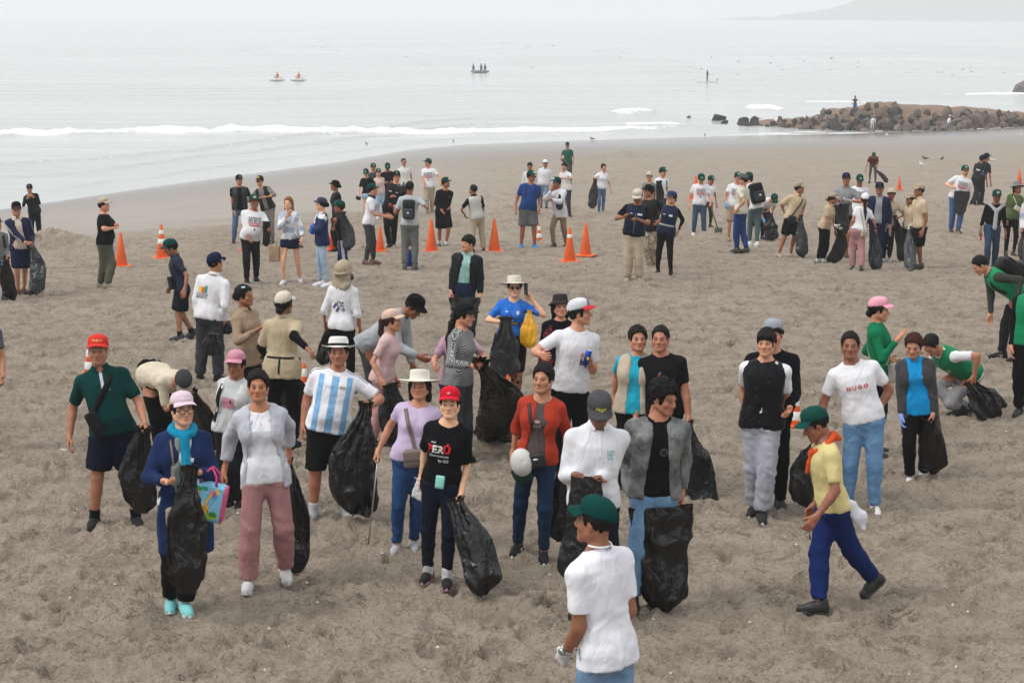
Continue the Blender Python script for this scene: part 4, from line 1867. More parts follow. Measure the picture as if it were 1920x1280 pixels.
def build_sand():
    ys = [4.0]
    while ys[-1] < 11.6:
        ys.append(ys[-1] + .12)
    while ys[-1] < 45:
        ys.append(ys[-1] * 1.0034)
    while ys[-1] < 80:
        ys.append(ys[-1] * 1.004)
    while ys[-1] < 420:
        ys.append(ys[-1] * 1.011)
    ys = np.array(ys)
    us = np.concatenate([np.linspace(-2.2, -.36, 26)[:-1], np.linspace(-.36, -.275, 18)[:-1], np.linspace(-.275, .275, 320), np.linspace(.275, .36, 18)[1:], np.linspace(.36, 2.2, 26)[1:]])
    Yg, Ug = np.meshgrid(ys, us, indexing='ij')
    Xg = Ug * np.maximum(Yg, 12)
    X, Y = Xg.ravel(), Yg.ravel()
    z, dry, t = zsand(X, Y)
    me = mesh_from('sand', np.stack([X, Y, z], 1), grid_faces(len(ys), len(us)))
    set_vec(me, np.stack([dry, t, np.zeros_like(t)], 1), 'zone')
    m = NT('beach_sand')
    s = m.sep(m.attr('zone').outputs['Vector'])
    oc = m.obj()
    big = m.noise(oc, .35, 4)
    mid = m.noise(oc, 2.6, 5, .65)
    fine = m.noise(oc, 34, 4, .7)
    tiny = m.noise(oc, 160, 2, .7)
    c = m.mix(m.ramp(big, [(.3, 0), (.7, 1)]), (.345, .283, .219), (.405, .338, .266))
    c = m.mix(m.ramp(mid, [(.36, 1), (.54, 0)]), c, (.262, .213, .163))
    c = m.mix(m.ramp(fine, [(.30, 1), (.48, 0)]), c, (.15, .118, .088))
    c = m.mix(m.ramp(tiny, [(.55, 0), (.8, .5)]), c, (.50, .44, .37))
    crease_shade = m.math('ABSOLUTE', m.math('SUBTRACT', m.noise(oc, 3.1, 5, .62, .6), .5))
    crease_shade = m.math('MULTIPLY', m.ramp(crease_shade, [(.0, 1), (.030, 0)]), m.ramp(m.noise(oc, 1.7, 3), [(.46, 0), (.60, 1)]))
    c = m.mix(m.math('MULTIPLY', crease_shade, .8), c, (.135, .105, .078))  # shade of little scarps, painted as thin dark lines into the sand colour
    wet = m.mix(m.ramp(m.noise(oc, .5, 4), [(.3, 0), (.7, 1)]), (.262, .235, .205), (.30, .268, .233))
    soak = m.ramp(s[1], [(.55, 0), (.98, 1)])
    wet = m.mix(soak, wet, (.15, .137, .122))
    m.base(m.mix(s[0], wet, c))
    r = m.math('SUBTRACT', .92, m.math('MULTIPLY', m.math('SUBTRACT', 1.0, s[0]), m.math('ADD', .22, m.math('MULTIPLY', soak, .5))))
    m.l(r, m.b.inputs['Roughness'])
    m.set(Specular_IOR_Level=.3)
    h = m.math('ADD', m.math('MULTIPLY', m.noise(oc, 14, 4, .65), 1.2), m.math('ADD', m.math('MULTIPLY', fine, .55), m.math('MULTIPLY', tiny, .12)))
    h = m.math('MULTIPLY', h, m.math('ADD', .04, m.math('MULTIPLY', s[0], .96)))
    m.bump(h, 1.0, .07)
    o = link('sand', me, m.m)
    tag(o, 'trampled grey-brown beach sand sloping down to the sea', kind='structure')
    return o


build_sand()


def shell_bits():
    g = np.random.default_rng(21)
    V, Q = [], []
    pts = [ground(g.uniform(-60, 1980), 470 + 830 * g.uniform() ** .8) for _ in range(170)]
    P2 = np.array(pts)
    zz = zsand(P2[:, 0], P2[:, 1])[0]
    base = np.array([(1, 0, 0), (-1, 0, 0), (0, 1, 0), (0, -1, 0), (0, 0, 1), (0, 0, -1)])
    for p, z in zip(P2, zz):
        r = g.uniform(.006, .016)
        b = len(V)
        V += ((base * g.uniform(.6, 1.3, 3) * r) + (p[0], p[1], z + r * .4)).tolist()
        Q += [(b + i, b + j, b + k) for i, j, k in ((0, 2, 4), (2, 1, 4), (1, 3, 4), (3, 0, 4), (2, 0, 5), (1, 2, 5), (3, 1, 5), (0, 3, 5))]
    simple('shell', .7, .3, (.58, .55, .50))
    o = link('shell_fragments', mesh_from('shell_fragments', np.array(V), Q, False), MATS['shell'])
    tag(o, 'tiny pale shell and litter fragments scattered over the sand', kind='stuff')


shell_bits()


# ------------------------------------------------------------------ the sea
def build_sea():
    ys = [60.0]
    while ys[-1] < 150:
        ys.append(ys[-1] + .9)
    while ys[-1] < 240:
        ys.append(ys[-1] + .42)
    while ys[-1] < 700:
        ys.append(ys[-1] * 1.006)
    while ys[-1] < 7000:
        ys.append(ys[-1] * 1.06)
    ys = np.array(ys)
    us = np.concatenate([np.linspace(-2.2, -.30, 40)[:-1], np.linspace(-.30, .30, 170), np.linspace(.30, 2.2, 40)[1:]])
    Yg, Ug = np.meshgrid(ys, us, indexing='ij')
    Xg = Ug * Yg
    X, Y = Xg.ravel(), Yg.ravel()
    z = np.zeros_like(X)
    foam = np.zeros_like(X)

    def N(sx, sy, o=0.):
        return noise3(np.stack([X * sx, Y * sy, 0 * X + o], 1))
    shoal = smooth(0, 12, Y - shore(X))
    # low swell lines running in parallel to the beach
    for lam, amp, o in ((11, .075, 1.), (23, .11, 4.), (5.5, .035, 8.)):
        ph = (Y + 5 * N(.02, .02, o) + .04 * X) * 2 * math.pi / lam
        z += amp * np.sin(ph) * (.5 + .5 * N(.03, .06, o + 2)) * shoal * np.exp(-np.maximum(Y - 600, 0) / 500)
    # the broken wave running along the beach
    yc = np.interp(X, (-80, -44, -20, 0, 20, 40), (170, 171, 174, 179, 186, 194)) + 1.2 * N(.09, .0, 3) + .5 * N(.4, 0, 5)
    d = Y - yc
    along = 1 - smooth(6, 22, X)
    hgt = (.46 + .2 * N(.07, 0, 7) + .14 * N(.5, 0, 9)) * along
    lip = np.where(d < 0, np.exp(-(d / .9) ** 2), np.exp(-(d / 2.4) ** 2))
    lump = .75 + .35 * N(1.1, 1.1, 2) + .2 * N(2.6, 2.6, 4)
    z += hgt * lip * lump
    foam = np.maximum(foam, along * np.where(d < 0, np.exp(-(d / (1.6 + .8 * N(.3, 0, 1))) ** 2) * 1.05, np.exp(-(d / (2.4 + 1.3 * N(.15, 0, 6))) ** 2) * .9))
    foam = np.maximum(foam, along * .50 * np.where(d < 0, np.exp(-(np.abs(d) / 9)), 0) * (.55 + .8 * N(.5, 1.2, 8)))
    # short crests farther out, over the sand bar at the rocks
    for cx, cy, wx_, ht in ((1188, 218, 2.3, .6), (1432, 209, 2.1, .65), (1225, 240, 3.0, .2), (1560, 196, 4.0, .2), (1895, 181, 9, .25)):
        p = ray(cx, cy)
        k = (SEA - CAMZ) / p[2]
        x0, y0 = p[0] * k, p[1] * k
        yy = y0 + .06 * (X - x0) + .9 * N(.25, 0, cx)
        dd = Y - yy
        al = np.exp(-((X - x0) / wx_) ** 4)
        z += ht * al * np.where(dd < 0, np.exp(-(dd / 1.0) ** 2), np.exp(-(dd / 4) ** 2)) * (.8 + .3 * N(.9, .9, 5))
        foam = np.maximum(foam, al * 1.5 * np.exp(-(dd / 1.7) ** 2) * (.75 + .45 * N(.9, .9, 3)))
        z += .28 * np.exp(-((X - x0) / (wx_ * 2.6)) ** 4) * np.exp(-(dd / 4.5) ** 2)
    # sheets of wash on the sand: thin stepped edges
    for off, a, o in ((22, .15, 11.), (33, .17, 13.), (11, .12, 17.)):
        e = shore(X) + off + 4 * N(.05, 0, o) + 1.2 * N(.25, 0, o + 1)
        st = smooth(-.45, .45, Y - e)
        k = (1 - smooth(-4, 10, X))
        z += a * st * k * (1 - smooth(30, 70, Y - e))
        foam = np.maximum(foam, .55 * np.exp(-((Y - e) / .5) ** 2) * k * (.3 + .9 * N(.12, .0, o + 2)))
    # seam of foam where the wash dies
    e = Y - shore(X)
    foam = np.maximum(foam, .5 * np.exp(-((e - .3) / .7) ** 2) * (.35 + 1.0 * N(.15, 0, 21)))
    foam = np.maximum(foam, smooth(12, 26, X) * (1 - smooth(50, 60, X)) * .75 * np.exp(-(np.maximum(e, 0) / 8) ** 2) * (.62 + .6 * N(.3, .5, 31)))
    z = z * smooth(-2, 14, e)
    me = mesh_from('sea', np.stack([X, Y, SEA + z], 1), grid_faces(len(ys), len(us)))
    set_vec(me, np.stack([np.clip(foam, 0, 2), z, 0 * z], 1), 'foam')
    m = NT('sea_water')
    s = m.sep(m.attr('foam').outputs['Vector'])
    oc = m.obj()
    mp = m.n('Mapping')
    mp.inputs['Scale'].default_value = (.55, 1.5, 1)
    m.l(oc, mp.inputs[0])
    n1 = m.noise(mp.outputs[0], .55, 5, .6)
    n2 = m.noise(mp.outputs[0], 2.4, 3, .6)
    fo = m.math('ADD', s[0], m.math('MULTIPLY', m.math('SUBTRACT', m.noise(oc, 1.3, 5, .7), .5), 1.0))
    fm = m.ramp(fo, [(.40, 0), (.72, 1)])
    deep = m.mix(m.ramp(m.noise(oc, .012, 3), [(.35, 0), (.65, 1)]), (.40, .415, .40), (.46, .472, .46))
    m.base(m.mix(fm, deep, (.72, .735, .74)))
    m.l(m.math('ADD', .16, m.math('MULTIPLY', fm, .75)), m.b.inputs['Roughness'])
    m.set(Specular_IOR_Level=.5, IOR=1.33)
    m.bump(m.math('ADD', n1, m.math('MULTIPLY', n2, .35)), .30, .35)
    o = link('sea', me, m.m)
    tag(o, 'pale grey-green sea with a broken white wave along the beach', kind='structure')


build_sea()


# ------------------------------------------------------------------ rocks
def rock_mesh(seed, sub=2):
    g = np.random.default_rng(seed)
    bm = bmesh.new()
    bmesh.ops.create_icosphere(bm, subdivisions=sub, radius=1)
    V = np.array([v.co[:] for v in bm.verts])
    V = V * g.uniform(.7, 1.1, 3)
    for _ in range(9):                       # broken faces
        n = unit(g.standard_normal(3))
        d = g.uniform(.42, .72)
        k = V @ n
        V = V - np.outer(np.maximum(k - d, 0), n)
    V = V + .07 * np.stack([noise3(V * 2.5 + seed + q * 9) for q in range(3)], 1)
    for v, c in zip(bm.verts, V):
        v.co = c
    me = bpy.data.meshes.new('boulder')
    bm.to_mesh(me)
    bm.free()
    return me


def rock_mat():
    m = NT('boulder_stone')
    oc = m.obj()
    info = m.n('ObjectInfo')
    va = m.n('VectorMath', operation='ADD')
    m.l(oc, va.inputs[0])
    m.l(info.outputs['Random'], va.inputs[1])
    n = m.noise(va.outputs[0], 2.2, 5, .65)
    c = m.mix(m.ramp(n, [(.3, 0), (.7, 1)]), m.mix(1., info.outputs['Color'], (.62, .60, .58), 'MULTIPLY'), info.outputs['Color'])
    m.base(c)
    m.set(Roughness=.88, Specular_IOR_Level=.25)
    m.bump(m.noise(va.outputs[0], 5, 5, .7), .8, .12)
    MATS['boulder_stone'] = m.m


rock_mat()
ROCKS = [rock_mesh(40 + i) for i in range(9)]
for me in ROCKS:
    me.materials.append(MATS['boulder_stone'])


def build_jetty():
    # plan: the breakwater leaves the beach on the right and runs out to its tip on the left
    g = random.Random(3)
    tipp = ground(1385, 236)
    ob = empty('rock_jetty', (30, 190, SEA), 'long breakwater of piled brown boulders running into the sea with an earth top', 'breakwater')
    # px along the ridge: crest height and foot line taken from the photograph, distance from the foot on the sand
    pxs = [1385, 1440, 1500, 1560, 1610, 1655, 1700, 1760, 1820, 1880, 1920, 2000, 2120]
    foot = [238, 239, 242, 245, 246, 246, 246, 245, 243, 240, 238, 236, 234]
    crest = [234, 227, 218, 208, 202, 192, 196, 201, 204, 208, 209, 211, 214]
    base = [ground(a, b) for a, b in zip(pxs, foot)]
    Xs = np.array([p[0] for p in base])
    Ys = np.array([p[1] for p in base])
    Hs = []
    for a, c, p in zip(pxs, crest, base):
        Hs.append(at_y(a, c, p[1] + 7)[2])
    Hs = np.array(Hs)
    # earth core
    rows = []
    uu = np.linspace(0, len(pxs) - 1, 60)
    xs, ysn, hs = [np.interp(uu, np.arange(len(pxs)), q) for q in (Xs, Ys, Hs)]
    prof_ = [(-.2, -1.0), (1.5, .25), (3.5, .62), (5.8, .93), (9, 1.0), (15, .98), (19, .5), (23, -1.2)]
    V = []
    for x, y, hz in zip(xs, ysn, hs):
        g0 = SEA
        for dy, k in prof_:
            V.append((x + .15 * dy, y + dy * (1 if hz - g0 > 1.2 else .6), g0 + (hz - g0) * k * (.90 if k > .9 else .62) + .12 * g.uniform(-1, 1)))
    me = mesh_from('earth_core', np.array(V), grid_faces(60, len(prof_)))
    m = NT('jetty_earth')
    ge = m.n('NewGeometry')
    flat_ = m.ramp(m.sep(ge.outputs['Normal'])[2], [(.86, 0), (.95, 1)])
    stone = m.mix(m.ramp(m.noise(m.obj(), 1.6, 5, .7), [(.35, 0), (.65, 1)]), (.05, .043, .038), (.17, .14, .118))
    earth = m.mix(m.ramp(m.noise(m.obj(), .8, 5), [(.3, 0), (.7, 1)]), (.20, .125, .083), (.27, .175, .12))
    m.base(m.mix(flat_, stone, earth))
    m.set(Roughness=.95)
    m.bump(m.noise(m.obj(), 1.6, 5, .7), 1.0, .5)
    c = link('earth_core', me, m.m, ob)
    c.location = (-30, -190, -SEA)
    cols = [(.13, .102, .082), (.16, .13, .105), (.095, .08, .07), (.19, .16, .14), (.05, .047, .046), (.22, .19, .17), (.135, .092, .072)]
    n = 0
    while n < 298:
        q = g.uniform(0, len(pxs) - 1.6)
        x, y, hz = [float(np.interp(q, np.arange(len(pxs)), a)) for a in (Xs, Ys, Hs)]
        k = g.random() ** .8
        rise = hz - SEA
        dy = np.interp(k, (0, .2, .6, .95, 1), (-.9, .6, 3.0, 5.6, 6.5)) * (1 if rise > 1.2 else .6)
        z = SEA + rise * k * (.97 if g.random() < .8 else 1.05) - .12
        r = g.choice([.26, .32, .38, .45, .52, .6, .8]) * (1.1 if k < .75 else .9)
        if rise < 1.4:
            r *= .75
        zs_ = max(z, SEA - .1)
        o = link('boulder', ROCKS[n % 9], None, ob)
        o.location = (x + g.uniform(-.4, .4) - 30, y + dy - 190, zs_ - SEA)
        o.rotation_euler = (g.uniform(0, 6.3), g.uniform(0, 6.3), g.uniform(0, 6.3))
        o.scale = (r * g.uniform(.85, 1.4), r * g.uniform(.8, 1.1), r * g.uniform(.65, .95))
        cc = cols[4] if (z < SEA + .35 and x < 24) or g.random() < .13 else cols[g.choice([0, 1, 2, 3, 5, 6, 0, 1])]
        b = g.uniform(.85, 1.2)
        o.color = (cc[0] * b, cc[1] * b, cc[2] * b, 1)
        n += 1


build_jetty()
for k, (x, y, w, h_) in enumerate(((1345, 225.5, .72, .42), (1292, 222.5, .3, .18), (1357, 233, .28, .2), (1394, 228, .55, .3), (1416, 230, .6, .35), (1388, 233.5, .5, .25), (1363, 230, .2, .12))):
    d = ray(x, y)
    p = np.array([0, 0, CAMZ]) + d * ((SEA - CAMZ) / d[2])
    o = link('sea_rock', ROCKS[k % 9], None, None, (p[0], p[1], SEA + .08), (.035, .033, .033))
    o.scale = (w * 1.5, w, h_ * 1.9)
    o.rotation_euler = (0, 0, k * 1.3)
    tag(o, ['broad dark rock standing alone in the shallow sea', 'tiny outermost dark rock in the sea', 'small dark rock between the broad sea rock and the wash', 'dark wet rock at the tip of the breakwater',
            'largest dark wet rock against the breakwater tip', 'low dark rock in the wash before the breakwater tip', 'pebble sized dark rock beside the broad sea rock'][k], 'rock', 'rocks in the sea off the breakwater')
d = ray(1914, 177)
p = np.array([0, 0, CAMZ]) + d * ((SEA - CAMZ) / d[2])
o = link('sea_stack', ROCKS[2], None, None, (p[0] + 2, p[1], SEA + .3), (.16, .15, .14))
o.scale = (3.2, 2.4, 1.7)
tag(o, 'grey rock outcrop in the surf far beyond the breakwater', 'rock')


# ------------------------------------------------------------------ the headland lost in the mist
def build_headland():
    n, m_ = 60, 14
    V = []
    for i in range(n):
        x = 330 + i * 30
        for j in range(m_):
            y = 3300 + j * 60 - x * .12
            ridge = 190 * smooth(380, 1150, np.array(float(x)))
            V.append((x, y, SEA - 2 + ridge * .8 * math.sin(math.pi * (j / (m_ - 1)) ** .8) * (1 + .25 * math.sin(i * .7) * .3) + (6 * float(noise3(np.array([[i * .5, j * .7, 3.]]))[0]) if 0 < j < m_ - 1 else 0)))
    me = mesh_from('headland', np.array(V), grid_faces(n, m_)[:, ::-1])
    m = NT('headland_scrub')
    m.base(m.mix(m.noise(m.obj(), .05, 5), (.06, .062, .05), (.13, .115, .09)))
    m.set(Roughness=1.0, Specular_IOR_Level=.1)
    o = link('headland', me, m.m)
    tag(o, 'dark coastal headland almost lost in the sea mist', kind='structure')


build_headland()


def build_haze():
    bm = bmesh.new()
    bmesh.ops.create_cube(bm, size=1)
    for v in bm.verts:
        v.co = (v.co.x * 9000, 3900 + v.co.y * 8400, 72 + v.co.z * 170)
    me = bpy.data.meshes.new('haze')
    bm.to_mesh(me)
    bm.free()
    m = bpy.data.materials.new('sea_mist')
    m.use_nodes = True
    nt = m.node_tree
    nt.nodes.clear()
    out = nt.nodes.new('ShaderNodeOutputMaterial')
    v = nt.nodes.new('ShaderNodeVolumePrincipled')
    v.inputs['Color'].default_value = (.93, .95, .97, 1)
    v.inputs['Density'].default_value = HAZE
    v.inputs['Anisotropy'].default_value = .0
    nt.links.new(v.outputs[0], out.inputs['Volume'])
    o = link('haze', me, m)
    tag(o, 'pale sea mist over the whole beach and water', kind='stuff')
    o.display_type = 'WIRE'


HAZE = .00055
build_haze()

# ------------------------------------------------------------------ small builders
def rbox_vq(hx_, hy, hz, r, n=5):
    """rounded box about the origin"""
    V, Q, key = [], [], {}
    hs = np.array([hx_, hy, hz])
    inner = np.maximum(hs - r, 1e-4)
    for ax in range(3):
        for sg in (-1, 1):
            b, e = (ax + 1) % 3, (ax + 2) % 3
            ids = np.zeros((n + 1, n + 1), int)
            for i in range(n + 1):
                for j in range(n + 1):
                    p = np.zeros(3)
                    p[ax] = sg
                    p[b], p[e] = [math.copysign(abs(2 * q / n - 1) ** .6, 2 * q / n - 1) for q in (i, j)]
                    q = p * hs
                    core = np.clip(q, -inner, inner)
                    d = q - core
                    L = np.linalg.norm(d)
                    q = core + d / L * r if L > 1e-9 else q
                    k = tuple(np.round(q, 6))
                    if k not in key:
                        key[k] = len(V)
                        V.append(q)
                    ids[i, j] = key[k]
            for i in range(n):
                for j in range(n):
                    f = (ids[i, j], ids[i + 1, j], ids[i + 1, j + 1], ids[i, j + 1])
                    Q.append(f if sg > 0 else f[::-1])
    return np.array(V), Q


def place(V, c, fr, root):
    r, f, u = fr
    V = np.asarray(V)
    return V[:, :1] * r + V[:, 1:2] * f + V[:, 2:] * u + (np.asarray(c) - root)


def rbox(name, c, fr, dims, r, mat, color, parent, root, n=5):
    V, Q = rbox_vq(*dims, r, n)
    return link(name, mesh_from(name, place(V, c, fr, root), Q), MATS[mat], parent, color=color)


def tube(name, pts, rad, mat, color, parent, root, n=8, flat=1.0):
    pts = [np.asarray(p, float) - root for p in pts]
    V, Q = [], []
    for i, p in enumerate(pts):
        t = unit(pts[min(i + 1, len(pts) - 1)] - pts[max(i - 1, 0)])
        a = unit(np.cross(t, (0.3, 1, .2) if abs(t[1]) < .9 else (1, 0, 0)))
        b = np.cross(t, a)
        rr = rad[i] if isinstance(rad, (list, tuple, np.ndarray)) else rad
        for k in range(n):
            w = 2 * math.pi * k / n
            V.append(p + a * math.cos(w) * rr + b * math.sin(w) * rr * flat)
    for i in range(len(pts) - 1):
        for k in range(n):
            j = (k + 1) % n
            Q.append((i * n + k, i * n + j, (i + 1) * n + j, (i + 1) * n + k))
    Q.append(tuple(range(n))[::-1])
    Q.append(tuple((len(pts) - 1) * n + k for k in range(n)))
    return link(name, mesh_from(name, np.array(V), Q), MATS[mat], parent, color=color)


# ------------------------------------------------------------------ refuse sacks
BAGN = [0]


def sack(label, A, B, w=.2, wt=.035, full=.55, mat='black_plastic', bend=0., mouth=None, ang=0., tail=.10, group=None, flatend=False, name='refuse_sack', lump=1.0, sag=.0, ruff=True):
    """a plastic sack from the grip A down to its bottom B; w = half width of its belly; mouth = half width of an open mouth"""
    BAGN[0] += 1
    sd = BAGN[0] * 13.7
    w, full = w * .72, full * .56
    A, B = np.asarray(A, float), np.asarray(B, float)
    root = np.array([B[0], B[1], B[2]])
    ax = unit(B - A)
    L = np.linalg.norm(B - A)
    X = np.array([math.cos(R(ang)), math.sin(R(ang)), 0])
    X = unit(X - (X @ ax) * ax)
    Yv = np.cross(ax, X)
    n, m = 48, 44
    V = []
    th = np.linspace(0, 2 * math.pi, n, endpoint=False)
    ts = np.concatenate([[-.055, -.03] if ruff and mouth is None else [0.0], np.linspace(0.0 if ruff and mouth is None else .02, 1, m)])
    for t in ts:
        if t < 0:
            wx_, k = wt * (1.0 + (-t) * 7), 1.0
            f_ = .8
        else:
            w0 = wt if mouth is None else mouth
            up = smooth(0, .55 if mouth is None else .8, np.array(t))
            wx_ = w0 + (w - w0) * float(up)
            f_ = lerp(.8 if mouth is None else .25, full, float(up))
            if flatend:
                wx_ *= 1 - .06 * float(smooth(.9, 1, np.array(t)))
                f_ *= 1 - .9 * float(smooth(.75, 1, np.array(t)))
            else:
                c = float(smooth(.78, 1.0, np.array(t)))
                wx_ *= math.sqrt(max(1 - c * c * .92, .06))
        cen = A + (B - A) * t + X * bend * math.sin(math.pi * max(t, 0)) * L
        fold = lerp(.42, .07, float(smooth(0, .6, np.array(max(t, 0))))) if mouth is None else .10
        kf = 9
        ph = 1.6 * float(noise3(np.array([[t * 2.2, sd, 1.]]))[0])
        rad = 1 + fold * np.sin(kf * th + ph * 3 + sd) * (.7 + .3 * np.sin(3 * th + sd)) + .07 * np.sin(5 * th + 4 * t + sd)
        wx2 = wx_ * rad
        q = np.stack([np.cos(th) * wx2, np.sin(th) * wx2 * f_], 1)
        p = cen + q[:, :1] * X + q[:, 1:] * Yv
        if mouth is not None and sag:
            # the near lip of an open mouth hangs in a slack curve
            k = max(0, 1 - t / .35)
            p = p + np.outer(np.clip(-(q[:, 1] / max(wx_ * f_, 1e-3)) * np.sign(Yv[1] + 1e-6) * -1, 0, 1) * (1 - (q[:, 0] / wx_) ** 2).clip(0), ax) * sag * k
        V.append(p)
    V = np.concatenate(V)
    nr = len(ts)
    Q = [(i * n + k, i * n + (k + 1) % n, (i + 1) * n + (k + 1) % n, (i + 1) * n + k) for i in range(nr - 1) for k in range(n)]
    Q.append(tuple((nr - 1) * n + k for k in range(n)))
    Qa = np.array(Q[:-1])
    N = vnormals(V, Qa)
    tt = np.repeat(ts, n)
    lc = np.stack([(V - A) @ X, (V - A) @ Yv, (V - A) @ ax], 1)
    wgt = np.clip(tt / .3, .15, 1) * min(1, w / .16) * lump
    wob = noise3(lc * (3, 3, 2) + sd)[:, None]
    q1 = lc * (8, 8, 1.9) + wob * .8 + sd
    crum = (ridged(q1) - .4) * .026 + (ridged(lc * (19, 19, 5) + wob + sd) - .4) * .009 + (ridged(lc * 6.5 + wob + sd) - .4) * .022 * smooth(.35, .95, tt) + (ridged(lc * (30, 30, 14) + sd) - .4) * .003
    V = V + N * (crum * wgt)[:, None]
    # what reaches the sand rests on it
    gz = zbase(V[:, 0], V[:, 1]) - .005
    V[:, 2] = np.maximum(V[:, 2], gz)
    o = link(name, mesh_from(name, V - root, [q for q in Q]), MATS[mat], None, root)
    return tag(o, label, 'sack' if 'sack' in name else 'bag', group)


def gpt(px, py, dz=0.):
    p = ground(px, py)
    p[2] += dz
    return p


# ------------------------------------------------------------------ bags that are worn
def strap_line(J, gi, p0, p1, side, wd, name, mat, color, parent, root, n=16, off=.009):
    """a strap laid over the clothes between two points of the chest or back (metres right, up)"""
    g = J['garments'][gi]
    key = 'bvh'
    if key not in g:
        g[key] = BVHTree.FromPolygons(g['vq'][0].tolist(), g['vq'][1].tolist())
    rt, ft, u = J['fr']
    s = J['s']
    O_ = J['O'] - J['root']
    a, b = np.array(p0) * s, np.array(p1) * s
    d = unit(np.array([*(b - a), 0]))[:2]
    nrm = np.array([-d[1], d[0]]) * wd / 2
    V2 = []
    for t in np.linspace(0, 1, n):
        q = a + (b - a) * t
        V2 += [q - nrm, q + nrm]
    pts = lay_on(g[key], O_, rt, u, ft * side, V2, off)
    Qs = [(2 * i, 2 * i + 1, 2 * i + 3, 2 * i + 2) for i in range(n - 1) if all(pts[k] is not None for k in (2 * i, 2 * i + 1, 2 * i + 3, 2 * i + 2))]
    if not Qs:
        return None
    pts = [p if p is not None else O_ for p in pts]
    P0 = np.array(pts)
    V = np.concatenate([P0, P0 - ft * side * .004]) + (J['root'] - root)
    m = len(P0)
    Q2 = Qs + [tuple(i + m for i in q[::-1]) for q in Qs] + [(q[0], q[3], q[3] + m, q[0] + m) for q in Qs] + [(q[1], q[1] + m, q[2] + m, q[2]) for q in Qs]
    used = sorted({i for q in Q2 for i in q})
    mp = {a: b for b, a in enumerate(used)}
    return link(name, mesh_from(name, V[used], [tuple(mp[i] for i in q) for q in Q2]), MATS[mat], parent, color=color)


def shoulder_bag(J, label, at, dims, color, strap, gi=0, sh=.10, wd=.028, mat='leather', side=1, fwd=.0, flap=None, tilt=0., back=True, group=None, scol=None, plate=None, words=None):
    """at=(right, up) of the pouch on the body; sh = where the strap crosses the shoulder (right)"""
    rt, ft, u = J['fr']
    s = J['s']
    dep = np.interp(at[1] * s, J['tab'][:, 0], J['tab'][:, 2]) / s
    wid = np.interp(at[1] * s, J['tab'][:, 0], J['tab'][:, 1]) / s
    k = min(abs(at[0]) / (wid + .05), 1)
    dd = (dep + .045) * math.sqrt(max(1 - k * k, .08)) + dims[1] + fwd
    c = J['O'] + (rt * at[0] + ft * side * dd + u * at[1]) * s
    root = c.copy()
    ob = empty('shoulder_bag', root, label, 'bag', group)
    a = math.asin(max(-1, min(1, k))) * (1 if at[0] > 0 else -1) * .8
    f2 = unit(ft * side * math.cos(a) + rt * math.sin(a))
    u2 = u
    r2 = np.cross(f2, u2)
    if tilt:
        r2, u2 = r2 * math.cos(R(tilt)) + u2 * math.sin(R(tilt)), u2 * math.cos(R(tilt)) - r2 * math.sin(R(tilt))
    fr = (r2, f2, u2)
    rbox('pouch', c, fr, [d * s for d in dims], min(dims) * s * .75, mat, color, ob, root)
    if flap is not None:
        rbox('flap', c + f2 * dims[1] * s * .8 + u2 * dims[2] * s * .35, fr, (dims[0] * s * .97, dims[1] * s * .4, dims[2] * s * .6), dims[1] * s * .35, mat, flap, ob, root)
    if plate is not None:
        rbox('clasp', c + f2 * dims[1] * s * 1.08 + u2 * dims[2] * s * .25, fr, (.022 * s, .004, .008 * s), .003, 'metal', plate, ob, root, 2)
    top = (at[0], at[1] + dims[2] * .8)
    sc = scol if scol is not None else color
    st = strap_line(J, gi, (sh, .47), top, side, wd, 'strap', mat, sc, ob, root)
    if back:
        strap_line(J, gi, (sh, .47), (at[0] * 1.05, at[1] + .06), -side, wd, 'strap', mat, sc, ob, root)
    if words and st:
        pass
    return ob


def backpack(J, label, color, gi=0, dims=(.145, .075, .21), c_up=.27, detail=(.03, .03, .035), logo=None):
    rt, ft, u = J['fr']
    s = J['s']
    c = J['O'] + (u * c_up - ft * (.115 + dims[1])) * s
    root = c.copy()
    ob = empty('backpack', root, label, 'backpack')
    fr = (rt, ft, u)
    rbox('main_compartment', c, fr, [d * s for d in dims], .06 * s, 'nylon', color, ob, root, 6)
    rbox('front_pocket', c - ft * (dims[1] + .02) * s - u * dims[2] * .35 * s, fr, (dims[0] * .8 * s, .035 * s, dims[2] * .5 * s), .028 * s, 'nylon', detail, ob, root)
    rbox('top_pocket', c - ft * (dims[1] + .005) * s + u * dims[2] * .5 * s, fr, (dims[0] * .7 * s, .025 * s, dims[2] * .25 * s), .02 * s, 'nylon', color, ob, root)
    for sg in (1, -1):
        strap_line(J, gi, (sg * .10, .46), (sg * .125, .20), 1, .05, 'shoulder_strap', 'nylon', color, ob, root)
        strap_line(J, gi, (sg * .085, .44), (sg * .10, .36), -1, .05, 'shoulder_strap', 'nylon', color, ob, root, off=.02)
    if logo:
        rbox('badge', c - ft * (dims[1] + .058) * s - u * dims[2] * .3 * s, fr, (.022 * s, .002, .018 * s), .0015, 'print', logo, ob, root, 2)
    return ob


